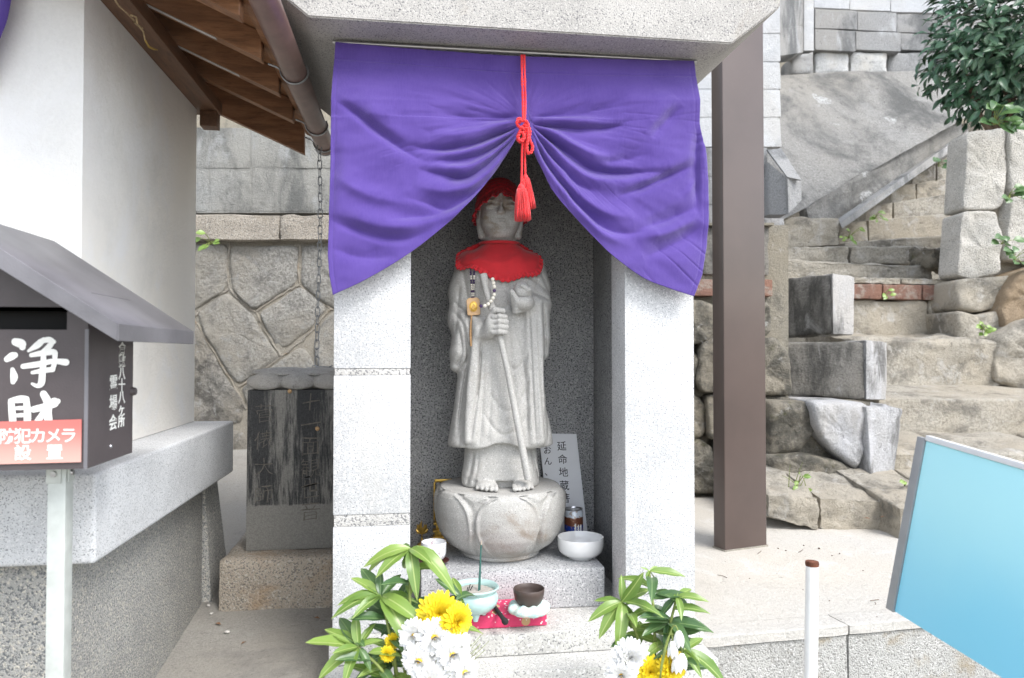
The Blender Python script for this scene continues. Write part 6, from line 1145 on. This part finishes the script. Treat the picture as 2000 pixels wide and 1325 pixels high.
LM = [leaf_mesh(.150, c_, f_, M['leaf']) for c_, f_ in ((.15, .5), (.45, .4), (.75, .35))]; LD = [leaf_mesh(.155, c_, f_, M['leaf_dark']) for c_, f_ in ((.15, .5), (.45, .4), (.75, .35))]
def frame(y, n):
    y = y.normalized(); n = (n - y * n.dot(y)).normalized(); x = y.cross(n); return Matrix(((x.x, y.x, n.x), (x.y, y.y, n.y), (x.z, y.z, n.z))).to_4x4()
def vase(c, h_, label):
    v = lathe('flower_vase', [(.001, 0), (.040, .0), (.046, .004), (.048, .02), (.040, .05), (.036, h_ * .5), (.040, h_ * .85), (.047, h_), (.044, h_ + .001), (.036, h_ * .85), (.032, h_ * .5), (.001, h_ * .45)], c, M['granite_white'], None, 36); tag(v, label, 'vase'); return v
VL, VR = PD(800, 1325, 1.40), PD(1275, 1325, 1.42); VL.z = VR.z = -.1500
vase(VL, .17, 'stone flower vase holding the larger bouquet before the left pillar'); vase(VR, .17, 'stone flower vase holding the smaller bouquet before the right pillar')
def branch(label, vz, hub, D, tips, dark=(), group='leafy branches in the vases'):
    """hub and tips in pixels; tips: (x, y, mesh index, toward-viewer offset in m)"""
    H = PD(*hub, D); base = Vector((vz.x + random.uniform(-.02, .02), vz.y + random.uniform(-.02, .02), -.03)); b_ = thing('leafy_branch', label, 'branch', tuple(base), group)
    midp = base * .45 + H * .55 + Vector((0, -.02, .03)); tube('stem', smoothline([base, midp, H], 8), [.0040 - .0017 * k / 16 for k in range(17)], M['stem'], b_, 7)
    for k, (x, y, mi, off) in enumerate(tips):
        T = PD(x, y, D + off); d = T - H; L = d.length; up = Vector((0, -.55, 1)) if abs(d.normalized().z) < .8 else Vector((random.uniform(-.3, .3), -1, .25)); 
        up += Vector((random.uniform(-.3, .3), random.uniform(-.2, .2), 0)); me = (LD if k in dark else LM)[mi]
        # aim so the curled tip lands on T
        curl = (.15, .45, .75)[mi]; dn = d.normalized() + up.normalized() * (curl * .55); Lf = L / (1 - .10 * curl) * 1.04
        link('leaf', me, None, b_, Matrix.Translation(H) @ frame(dn, up) @ Matrix.Scale(Lf, 4))
    for k in range(6):                                            # older leaves lower on the stem
        Q = base * (.45 - .07 * k) + H * (.55 + .07 * k) + Vector((0, -.008, .02)); a = 2.4 * k + hub[0]; dn = Vector((math.cos(a), math.sin(a) * .7 - .15, .30)); link('leaf', (LD if k % 2 else LM)[k % 3], None, b_, Matrix.Translation(Q) @ frame(dn, Vector((0, -.5, 1))) @ Matrix.Scale(random.uniform(.055, .08), 4))
    return b_
branch('tall leafy branch with a topmost whorl of light green leaves in the larger bouquet', VL, (801, 1072), 1.44, [(724, 1092, 2, -.02), (715, 1108, 1, .01), (738, 1118, 1, -.04), (812, 1148, 2, -.05), (878, 1132, 2, -.04), (872, 1098, 1, .02), (836, 1092, 1, -.05), (790, 1116, 1, .03), (770, 1072, 1, .05)])
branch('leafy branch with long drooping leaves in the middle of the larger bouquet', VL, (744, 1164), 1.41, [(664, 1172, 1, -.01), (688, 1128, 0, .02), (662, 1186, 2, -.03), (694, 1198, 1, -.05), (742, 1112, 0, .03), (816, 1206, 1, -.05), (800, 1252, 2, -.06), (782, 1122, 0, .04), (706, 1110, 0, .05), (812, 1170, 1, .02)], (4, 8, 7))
branch('low leafy branch leaning out to the side of the larger bouquet', VL, (700, 1264), 1.37, [(600, 1252, 0, .0), (636, 1228, 0, .03), (694, 1196, 0, .02), (732, 1218, 0, .03), (624, 1318, 1, -.03), (672, 1330, 1, -.05), (724, 1306, 1, -.02), (652, 1274, 0, -.04), (745, 1250, 0, .0), (664, 1206, 0, .06)], (6, 9))
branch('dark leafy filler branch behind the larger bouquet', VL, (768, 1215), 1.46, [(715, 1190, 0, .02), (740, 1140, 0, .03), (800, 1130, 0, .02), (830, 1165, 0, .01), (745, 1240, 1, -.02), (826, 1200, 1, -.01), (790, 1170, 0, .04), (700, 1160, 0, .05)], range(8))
branch('thin leafy branch with sparse leaves beside the incense burner', VL, (900, 1166), 1.45, [(852, 1130, 0, .01), (905, 1210, 0, -.02), (850, 1190, 0, .02), (884, 1128, 0, .04)], (0, 2))
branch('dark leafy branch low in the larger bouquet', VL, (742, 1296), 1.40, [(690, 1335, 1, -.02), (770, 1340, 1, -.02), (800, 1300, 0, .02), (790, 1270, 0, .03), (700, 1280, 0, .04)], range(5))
branch('leafy branch with a whorl of pale green leaves in the smaller bouquet', VR, (1214, 1176), 1.43, [(1154, 1206, 1, -.02), (1162, 1172, 0, .02), (1172, 1238, 1, -.03), (1210, 1256, 2, -.05), (1214, 1124, 0, .02), (1256, 1122, 0, -.02), (1288, 1192, 1, -.04), (1268, 1150, 0, .03), (1240, 1230, 1, .02)])
branch('slender leafy branch with a bud at its tip in the smaller bouquet', VR, (1268, 1116), 1.45, [(1336, 1124, 0, -.01), (1284, 1106, 0, .01), (1252, 1108, 0, .0), (1262, 1130, 0, -.02), (1278, 1130, 0, .02)])
branch('darker leafy branch reaching sideways in the smaller bouquet', VR, (1322, 1166), 1.42, [(1378, 1168, 1, -.02), (1296, 1156, 0, .02), (1332, 1204, 1, -.04), (1348, 1192, 1, .01), (1288, 1206, 0, .0), (1350, 1150, 0, .03)], (3, 4))
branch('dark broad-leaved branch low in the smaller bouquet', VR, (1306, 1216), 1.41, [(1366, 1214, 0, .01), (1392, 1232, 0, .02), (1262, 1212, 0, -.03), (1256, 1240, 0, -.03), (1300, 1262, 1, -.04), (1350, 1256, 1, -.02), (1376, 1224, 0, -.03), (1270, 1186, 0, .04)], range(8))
branch('leafy branch trailing over the slab corner in the smaller bouquet', VR, (1336, 1270), 1.38, [(1366, 1288, 1, -.02), (1372, 1246, 0, .03), (1420, 1330, 1, -.02), (1310, 1250, 0, .02), (1368, 1316, 1, -.04), (1290, 1290, 0, .0)], (3, 5))
# chrysanthemums
M['petal_white'] = plain('white_petal', (0.82, 0.82, 0.80), .6, .03, 40, sub=.12); M['petal_yellow'] = plain('yellow_petal', (0.86, 0.66, 0.02), .6, .08, 60, sub=.08); M['disc'] = plain('flower_disc', (0.75, 0.46, 0.02), .8, .2, 200)
def flower(label, px, D, R, mat, rows, vz, face=None, disc=True, group=None, cat='flower', seed=0):
    rnd = random.Random(seed); C = PD(*px, D); nrm = Vector(face or (rnd.uniform(-.3, .3), -1, .55)).normalized(); base = Vector((vz.x + rnd.uniform(-.025, .025), vz.y + rnd.uniform(-.02, .02), -.03)); t = thing('chrysanthemum', label, cat, tuple(base), group)
    tube('stem', smoothline([base, base * .4 + C * .6 - nrm * .03, C - nrm * .010, C - nrm * .002], 6), .0022, M['stem'], t, 6)
    B = frame(Vector((0, 0, 1)) if abs(nrm.z) < .9 else Vector((0, 1, 0)), nrm); V, F = [], []
    for r in range(rows):
        n = int(30 - r * 3.2); el = .05 + r * (1.15 / max(rows - 1, 1)); L = R * (1 - .09 * r)
        for k in range(n):
            a = 2 * math.pi * (k + .5 * (r % 2)) / n + rnd.uniform(-.07, .07); e = el + rnd.uniform(-.10, .10); Lk = L * rnd.uniform(.9, 1.05); w = R * .115
            u = Vector((math.cos(a), math.sin(a), 0)); s_ = Vector((-math.sin(a), math.cos(a), 0)); zz_ = Vector((0, 0, 1)); b_ = len(V)
            for t_, ww in ((.10, .45), (.40, .85), (.72, 1.0), (.92, .75), (1.0, .25)):
                p = (u * math.cos(e) + zz_ * math.sin(e)) * (Lk * t_) + zz_ * (-R * .16 * t_ * t_ * (1 - .5 * e) + R * .05)
                up_ = (zz_ * math.cos(e) - u * math.sin(e)) * (w * .35 * ww)
                for q_, lift in ((-1, 1), (0, 0), (1, 1)): V.append(C + (B.to_3x3() @ (p + s_ * (q_ * w * ww) + up_ * lift)))
            for i in range(4):
                for q_ in range(2): x = b_ + i * 3 + q_; F.append((x, x + 1, x + 4, x + 3))
    o = mk('petals', V, F, mat, t, 180, False)
    if disc:
        bm = bmesh.new(); bmesh.ops.create_icosphere(bm, subdivisions=3, radius=1)
        for v in bm.verts: v.co *= 1 + .10 * noise.noise(v.co * 9)
        bmesh.ops.transform(bm, matrix=Matrix.Translation(C + nrm * R * .10) @ B @ Matrix.Diagonal((R * .25, R * .25, R * .16, 1)), verts=bm.verts); bm2('disc', bm, M['disc'], t)
    return t
gY, gW = 'yellow chrysanthemums', 'white chrysanthemums'
flower('large double yellow chrysanthemum beside the incense burner', (858, 1198), 1.37, .044, M['petal_yellow'], 8, VL, (.0, -.8, .75), False, gY, seed=1)
flower('yellow chrysanthemum pressed against the large double one in the bouquet', (892, 1214), 1.35, .036, M['petal_yellow'], 7, VL, (.45, -.8, .5), False, gY, seed=2)
flower('small yellow chrysanthemum low among the leaves of the larger bouquet', (757, 1278), 1.36, .0165, M['petal_yellow'], 4, VL, (-.3, -.9, .3), False, gY, seed=3)
flower('small yellow chrysanthemum half hidden behind white ones', (768, 1252), 1.38, .017, M['petal_yellow'], 4, VL, (.1, -.9, .5), False, gY, seed=4)
for k, (x, y, D, R, fc) in enumerate([(812, 1242, 1.345, .036, (-.35, -1, .45)), (848, 1244, 1.335, .037, (.1, -1, .55)), (888, 1262, 1.335, .035, (.35, -1, .3)), (818, 1290, 1.32, .034, (-.1, -1, .25)), (884, 1278, 1.315, .034, (.1, -1, .2)), (906, 1312, 1.32, .030, (.3, -1, .1)), (842, 1328, 1.31, .034, (-.2, -1, .2))]):
    flower({0: 'white chrysanthemum with yellow centre next to the two small yellow ones', 1: 'white chrysanthemum with yellow centre directly below the large double yellow one', 2: 'white chrysanthemum with yellow centre below the side-facing yellow one'}.get(k, 'white chrysanthemum with yellow centre in the lower rows of the larger bouquet'), (x, y), D, R, M['petal_white'], 3, VL, fc, True, gW, seed=10 + k)
for k, (x, y, D, R, fc) in enumerate([(1231, 1284, 1.37, .039, (-.1, -1, .5)), (1214, 1318, 1.36, .032, (-.35, -1, .2))]): flower(('full white chrysanthemum without visible centre in the smaller bouquet', 'white chrysanthemum with yellow centre low in the smaller bouquet')[k], (x, y), D, R, M['petal_white'], 6 if k == 0 else 4, VR, fc, k == 1, 'white chrysanthemums of the smaller bouquet', seed=30 + k)
for k, (x, y, D, R, fc) in enumerate([(1270, 1312, 1.365, .033, (-.1, -1, .5)), (1312, 1304, 1.36, .034, (.2, -1, .5))]): flower(('yellow chrysanthemum beside the full white one in the smaller bouquet', 'yellow chrysanthemum under the nodding white bells of the smaller bouquet')[k], (x, y), D, R, M['petal_yellow'], 7, VR, fc, False, 'yellow chrysanthemums of the smaller bouquet', seed=40 + k)
# snowflake bells nodding over the smaller bouquet
for k, (x, y, hx_, hy_) in enumerate(((1326, 1246, 1318, 1222), (1314, 1266, 1312, 1240), (1332, 1290, 1330, 1264), (1322, 1296, 1318, 1270))):
    C = PD(x, y, 1.34); Hk = PD(hx_, hy_, 1.345); sfl = thing('snowflake_flower', 'nodding white bell flower on a thin green stem in the smaller bouquet', 'flower', tuple(VR), 'white bell flowers')
    base = Vector((VR.x + .01 * k, VR.y - .02, -.02)); tube('stem', smoothline([base, PD(1290, 1320, 1.34), PD(1308, 1240, 1.345), Hk, C + Vector((0, 0, .010))], 8), .0014, M['stem'], sfl, 6)
    lathe('bell', [(.001, .013), (.004, .012), (.0075, .006), (.0095, -.002), (.0098, -.009), (.0085, -.014)], C, M['petal_white'], sfl, 24, lambda a, r, z: (r * (1 + .10 * math.cos(6 * a) * (z < 0)), z - (.003 * math.cos(6 * a) if z < -.008 else 0)))
# narrow green blades among the flowers
for k in range(26):
    left = k < 20; vz = VL if left else VR; x = random.uniform(770, 930) if left else random.uniform(1230, 1340); yb = random.uniform(1262, 1325); D = random.uniform(1.33, 1.40)
    if left and k < 6: x, yb = random.uniform(925, 960), random.uniform(1240, 1300)
    T = PD(x, yb - random.uniform(0, 20), D); base = Vector((vz.x + random.uniform(-.02, .02), vz.y - .02, -.03)); q_ = smoothline([base, base * .5 + T * .5 + Vector((0, -.01, .02)), T], 6); o = tube('grass_blade', q_, [.0014 * (1 - .75 * i / len(q_)) for i in range(len(q_))], M['stem'], None, 5)
    tag(o, 'thin green needle-like blade among the %s bouquet flowers' % ('larger' if left else 'smaller'), 'blade', 'thin green blades in the %s bouquet' % ('larger' if left else 'smaller'))
# ================================================================== right: steel post, white pipe, blue board
M['post_brown'] = plain('brown_post_paint', (0.075, 0.053, 0.046), 0.34, 0.10, 4, 0.0002, 300, coat=0.2); M['post_side'] = M['post_brown']
A = PZ(1416, 1079, 0); B = PZ(1498, 1068, 0); ux = (B - A).normalized(); uy = Vector((-ux.y, ux.x, 0))
if uy.dot(FH) < 0: uy = -uy
po = thing('steel_post', 'square brown painted steel post standing on the pale terrace', 'post', tuple((A + B) / 2))
for nm, z0, z1, g_ in (('shaft', -.02, 2.9, 0),):
    hexa(nm, [A + Vector((0, 0, z0)), B + Vector((0, 0, z0)), B + uy * .062 + Vector((0, 0, z0)), A + uy * .062 + Vector((0, 0, z0)), A + Vector((0, 0, z1)), B + Vector((0, 0, z1)), B + uy * .062 + Vector((0, 0, z1)), A + uy * .062 + Vector((0, 0, z1))], M['post_brown'], po, .004, 3)
g_ = Vector((0, 0, .0)); hexa('base_seal', [A - ux * .004 - uy * .004, B + ux * .004 - uy * .004, B + ux * .004 + uy * .066, A - ux * .004 + uy * .066] + [p + Vector((0, 0, .007)) for p in (A - ux * .003 - uy * .003, B + ux * .003 - uy * .003, B + ux * .003 + uy * .065, A - ux * .003 + uy * .065)], M['mortar'], po, .001, 1)
M['pipe_white'] = plain('white_pipe', (0.80, 0.80, 0.78), .35, .03, 30); M['rust'] = plain('rust', (0.13, 0.045, 0.022), .9, .4, 90, .001, 300)
T = PD(1586, 1104, 1.50); bt_ = T + Vector((-.028, -.02, 0)); bt_.z = -.56; pp = thing('white_pipe', 'thin white painted pipe with rusty top in front of the terrace edge', 'pipe', tuple(bt_))
ax_ = (T - bt_).normalized(); tube('pipe', [bt_, bt_ * .5 + T * .5, T], [.0155, .0145, .0125], M['pipe_white'], pp, 24); tube('rusty_cap', [T - ax_ * .002, T + ax_ * .003, T + ax_ * .008, T + ax_ * .009], [.0128, .0140, .0130, .002], M['rust'], pp, 20)
rr = random.Random(3)
for (y0, y1, a0) in ((1268, 1300, .9), (1312, 1335, .8), (1290, 1297, 1.2)):
    P0, P1 = PD(1579, y0, 1.49), PD(1577, y1, 1.487); V = []; F = []; n = 10
    for i in range(n + 1):
        t = i / n; zc_ = P0.z + (P1.z - P0.z) * t; k = (zc_ - bt_.z) / (T.z - bt_.z); c = bt_ + (T - bt_) * k; r = .0155 - .003 * k + .0003; w = .22 * math.sin(math.pi * (t * .9 + .05)) * rr.uniform(.6, 1.1)
        for s in (-1, 0, 1): a = -math.pi / 2 + a0 + s * w; V.append(c + Vector((math.cos(a) * r, math.sin(a) * r, 0)))
    for i in range(n):
        for k in range(2): F.append((i * 3 + k, i * 3 + k + 1, i * 3 + k + 4, i * 3 + k + 3))
    mk('rust_streak', V, F, M['rust'], pp, 60)
# light blue board, turned edge-on along the view, aluminium frame
m, nt, b = nodes_of('sky_blue_panel'); v = coord(nt); sx = nt.nodes.new('ShaderNodeSeparateXYZ'); nt.links.new(v, sx.inputs[0]); n = nz(nt, v, 6, 2)
f_ = ramp(nt, math2(nt, 'ADD', sx.outputs[2], math2(nt, 'MULTIPLY', n, .06)), .26, .52); c = mix(nt, f_, (0.25, 0.70, 0.92), (0.48, 0.90, 0.97)); nt.links.new(c, b.inputs['Base Color']); b.inputs['Roughness'].default_value = .35; M['sky_blue'] = m
M['frame_grey'] = plain('frame_grey', (0.33, 0.34, 0.35), .45, .05, 20, metal=.3); M['frame_white'] = plain('frame_white', (0.74, 0.75, 0.76), .5, .03)
TL, BL = PD(1806, 856, 1.25), PD(1742, 1194, 1.279); tv = (RT * 1 - FH * 4 + Vector((0, 0, -.5))).normalized(); ev = (BL - TL); ev -= tv * ev.dot(tv); BL = TL + ev; nn = tv.cross(ev.normalized()); 
if nn.dot(EYEV - TL) < 0: nn = -nn
Lb = .46; bd = thing('blue_sign_board', 'plain light blue sign board with grey frame tilted in front of the stair', 'sign board', tuple(TL + tv * .3 + Vector((0, 0, -.9))))
def slabq(name, a, b_, c_, d, th, mat, lift=0.0): hexa(name, [p + nn * (lift - th) for p in (a, b_, c_, d)] + [p + nn * lift for p in (a, b_, c_, d)], mat, bd, .0015, 2)
eu = ev.normalized(); g = .016
slabq('panel', TL + tv * .004 + eu * .004, TL + tv * Lb + eu * .004, BL + tv * Lb - eu * .002, BL + tv * .004 - eu * .002, .008, M['sky_blue'])
slabq('side_frame', TL - tv * .014, TL + tv * .0035, BL + tv * .0035, BL - tv * .014, .012, M['frame_grey'], .003)
slabq('top_frame', TL + tv * .004 - eu * .006, TL + tv * Lb - eu * .006, TL + tv * Lb + eu * .0035, TL + tv * .004 + eu * .0035, .012, M['frame_white'], .003)
lp_ = BL + tv * (Lb - .05); tube('leg', [lp_ - nn * .012 + Vector((0, 0, .03)), Vector((lp_.x, lp_.y, -.56)) - nn * .012], .014, M['frame_grey'], bd, 14)

# ================================================================== clipped shrub on the ashlar wall
bc = PD(1975, 92, 4.75); RX, RY, RZ = .56, .46, .62; M['bark'] = plain('shrub_bark', (0.16, 0.11, 0.075), .9, .3, 60, .002, 120)
bush = thing('clipped_shrub', 'dense dark green clipped shrub growing on top of the ashlar wall', 'shrub', tuple(PD(1935, 250, 4.7)))
for k, (x, y) in enumerate(((1880, 120), (1930, 90), (1990, 100), (1900, 190), (1960, 170))):
    p = smoothline([PD(1938 + k * 5, 262, 4.72), PD((1938 + x) / 2 + 6 * k, 215, 4.70), PD(x, y, 4.75)], 6); tube('trunk' if k == 1 else 'limb', p, [.020 * (1 - .75 * i / len(p)) + .003 for i in range(len(p))], M['bark'], bush, 7)
LB = [leaf_mesh(.20, c_, f_, M['leaf_bush'], 5) for c_, f_ in ((.1, .45), (.3, .4), (.55, .4))]
LBn = [leaf_mesh(.20, c_, f_, M['leaf'], 4) for c_, f_ in ((.2, .4),)]
rnd = random.Random(5); cand = []
for k in range(3400):
    d = Vector((rnd.gauss(0, 1), rnd.gauss(0, 1), rnd.gauss(0, 1))).normalized(); lump = 1 + .16 * noise.noise(d * 2.3) + .09 * noise.noise(d * 5.5); r = (rnd.random() ** .35) * lump * (1 if k % 3 else .92)
    p = bc + Vector((d.x * RX * r, d.y * RY * r, d.z * RZ * r * (1 if d.z > 0 else .90)))
    if (p - bc).dot(FH) > .22: continue
    out = (Vector((d.x / RX, d.y / RY, d.z / RZ)).normalized() + Vector((rnd.uniform(-.7, .7), rnd.uniform(-.7, .7), rnd.uniform(-.7, .5)))).normalized(); nrm = (d + Vector((0, -.3, .9)) + Vector((rnd.uniform(-1, 1), rnd.uniform(-1, .6), rnd.uniform(-.6, .4)))).normalized()
    y = (out + Vector((rnd.uniform(-.8, .8), 0, rnd.uniform(-.5, .6)))); y -= nrm * y.dot(nrm) * .8; L = rnd.uniform(.060, .105)
    q = p - EYEV; xpx = CX + FPX * q.dot(RT) / q.dot(FW); vis = (d.dot(-FH)) * r - (2 if xpx > 2000 else 0); cand.append((vis, p, y, nrm, L, rnd.randrange(3), k))
cand.sort(key=lambda t: -t[0]); V, F = [], []
for i, (vis, p, y, nrm, L, mi, k) in enumerate(cand):
    Mx = Matrix.Translation(p) @ frame(y, nrm) @ Matrix.Scale(L, 4)
    if i < 300: link('leaf', LB[mi], None, bush, Mx)
    else:
        b_ = len(V); me = LB[mi]; V += [Mx @ v.co for v in me.vertices]; F += [tuple(b_ + q for q in pl.vertices) for pl in me.polygons]
o = mk('foliage', V, F, plain('foliage_green', (0.055, 0.125, 0.068), .30, .5, 14, spec=.5), bush, 180, False); tag(o, kind='stuff')
# ivy and weeds in joints
def weed(name, label, spots, D, n, L, mats, spread, group=None):
    for s_i, (x, y) in enumerate(spots):
        C = PD(x, y, D); t = thing(name, label, 'weed', tuple(C), group)
        for k in range(n):
            a = rnd.uniform(0, 6.28); tip = C + Vector((math.cos(a) * spread * rnd.random(), -.03 - .02 * rnd.random(), spread * rnd.uniform(-.3, .9))); tube('stem', [C, (C + tip) / 2 + Vector((0, -.01, .01)), tip], .0018, M['stem'], t, 5)
            link('leaf', rnd.choice(mats), None, t, Matrix.Translation(tip) @ frame(Vector((math.cos(a), -.4, rnd.uniform(-.5, .4))), Vector((rnd.uniform(-.4, .4), -1, .7))) @ Matrix.Scale(L * rnd.uniform(.7, 1.2), 4))
LI = [leaf_mesh(.42, .3, .2, M['leaf_dark'], 4)]; LG = [leaf_mesh(.36, .3, .2, M['leaf'], 4)]
weed('ivy_sprig', 'small ivy sprig climbing the joint high on the ashlar wall', [(1968, 385)], 4.42, 7, .07, LI, .07); weed('ivy_sprig', 'small ivy sprig lower in the joint of the ashlar wall', [(1955, 478)], 4.40, 6, .07, LI, .06); weed('ivy_sprig', 'larger ivy tuft at the foot of the ashlar blocks', [(1980, 508)], 4.38, 9, .075, LI, .09)
weed('round_leaf_plant', 'round leaved creeper under the clipped shrub', [(1940, 244)], 4.36, 14, .10, LI, .14)
weed('stair_weed', 'bright green weed tuft at the foot of the diagonal curb', [(1656, 466)], 5.28, 10, .045, LG, .08); weed('stair_weed', 'tiny green weed on the upper stair tread beside the curb', [(1708, 428)], 5.75, 7, .05, LG, .06); weed('stair_weed', 'tiny green weed hanging from the brick course', [(1724, 580)], 4.60, 5, .04, LG, .045)
weed('stair_weed', 'green weed in the corner of the stair under the tan stone', [(1915, 645)], 4.18, 9, .045, LG, .06); weed('stair_weed', 'green sprout beside the upper treads along the curb', [(1832, 326)], 6.4, 6, .08, LI, .08); weed('stair_weed', 'grassy weeds at the foot of the rubble block', [(1555, 950)], 3.02, 8, .028, LG, .06); weed('stair_weed', 'small weeds at the foot of the lime-washed end stone', [(1765, 952)], 3.0, 6, .022, LG, .04)
weed('wall_weed', 'thin green weed under the granite coping of the fieldstone wall', [(412, 478)], 3.66, 6, .045, LG, .06)
for k in range(5):
    a = PD(1540 + 9 * k, 960, 2.99); tip = PD(1545 + rnd.uniform(-25, 40), 900 + rnd.uniform(0, 35), 2.97); o = tube('grass_blade', smoothline([a, (a + tip) / 2 + Vector((0, 0, .01)), tip], 5), [.0022 * (1 - .08 * i) for i in range(11)], M['stem'], None, 4); tag(o, 'thin grass blade at the foot of the rubble block', 'grass', 'grass blades at the rubble block')
# pebbles, twigs and dead leaves
M['pebble'] = plain('pebble', (0.45, 0.43, 0.40), .9, .3, 60); M['twig'] = plain('twig', (0.16, 0.125, 0.095), .9, .3, 80); M['dead_leaf'] = plain('dead_leaf', (0.20, 0.11, 0.06), .85, .3, 60)
def pebble(p, r, mat, label, grp):
    bm = bmesh.new(); bmesh.ops.create_icosphere(bm, subdivisions=2, radius=1)
    for v in bm.verts: v.co *= 1 + .25 * noise.noise(v.co * 1.6 + p * 30)
    bmesh.ops.transform(bm, matrix=Matrix.Translation(p + Vector((0, 0, r * .35))) @ Matrix.Rotation(rnd.uniform(0, 6), 4, 'Z') @ Matrix.Diagonal((r * 1.2, r * .9, r * .6, 1)), verts=bm.verts); o = bm2('pebble', bm, mat, None, 180); tag(o, label, 'pebble', grp)
def ramp_hit(x, y):
    r = ray(x, y); k = (rz(0) - EYE) / (r.z - .115 * r.y); return EYEV + r * k
for x, y, r in ((407, 1184, .006), (412, 1200, .0045), (443, 1236, .007), (415, 1198, .003), (470, 1190, .003), (500, 1215, .0025)): pebble(ramp_hit(x, y), r, M['pebble'], 'small pale pebble on the grey ramp before the tablet footing', 'pebbles on the ramp')
for k in range(16): pebble(PZ(rnd.uniform(1400, 1740), rnd.uniform(1085, 1215), .001), rnd.uniform(.0010, .0028), M['twig'], 'tiny dark grit crumb lying on the pale terrace', 'grit crumbs on the terrace')
for x, y in ((1535, 1076), (1570, 1066), (1640, 1082), (1600, 1072), (1520, 1072)): pebble(PZ(x, y, .001), rnd.uniform(.002, .0045), M['twig'], 'dark crumb of debris along the landing stones', 'debris along the landing stones')
def scrap(p, L, mat, label, grp, kind):
    d = Vector((math.cos(rnd.uniform(0, 3.1)), math.sin(rnd.uniform(0, 3.1)), .05)); s_ = d.cross(Vector((0, 0, 1))).normalized()
    if kind == 'twig': o = tube('twig', [p + Vector((0, 0, .002)), p + d * L * .5 + s_ * L * .06 + Vector((0, 0, .003)), p + d * L + Vector((0, 0, .002))], .0011, mat, None, 5); tag(o, label, 'twig', grp)
    else:
        z = Vector((0, 0, .002)); o = mk('dead_leaf', [p + z, p + d * L * .5 + s_ * L * .22 + z * 3, p + d * L + z, p + d * L * .5 - s_ * L * .22 + z * 2, p + d * L * .5 + z * 1.2], [(0, 1, 4), (1, 2, 4), (2, 3, 4), (3, 0, 4)], mat, None, 0); tag(o, label, 'dead leaf', grp)
for x, y in ((432, 1222), (625, 1210), (560, 1180), (470, 1260)): scrap(ramp_hit(x, y), .02, M['dead_leaf'], 'small dry brown leaf scrap on the grey ramp', 'dry leaf scraps on the ramp', 'leaf')
for x, y in ((1480, 1083), (1700, 1175), (1710, 1182), (1560, 1080), (1420, 1130)): scrap(PZ(x, y, .002), .03, M['twig'], 'short dark twig lying on the pale terrace', 'twigs on the terrace', 'twig')
for x, y, D in ((1566, 1004, 2.9), (1700, 1015, 2.78), (1720, 1012, 2.78), (1620, 985, 3.0)): scrap(PD(x, y, D) , .03, M['dead_leaf'], 'dry brown leaf on the worn landing stones', 'dry leaves on the landing stones', 'leaf')
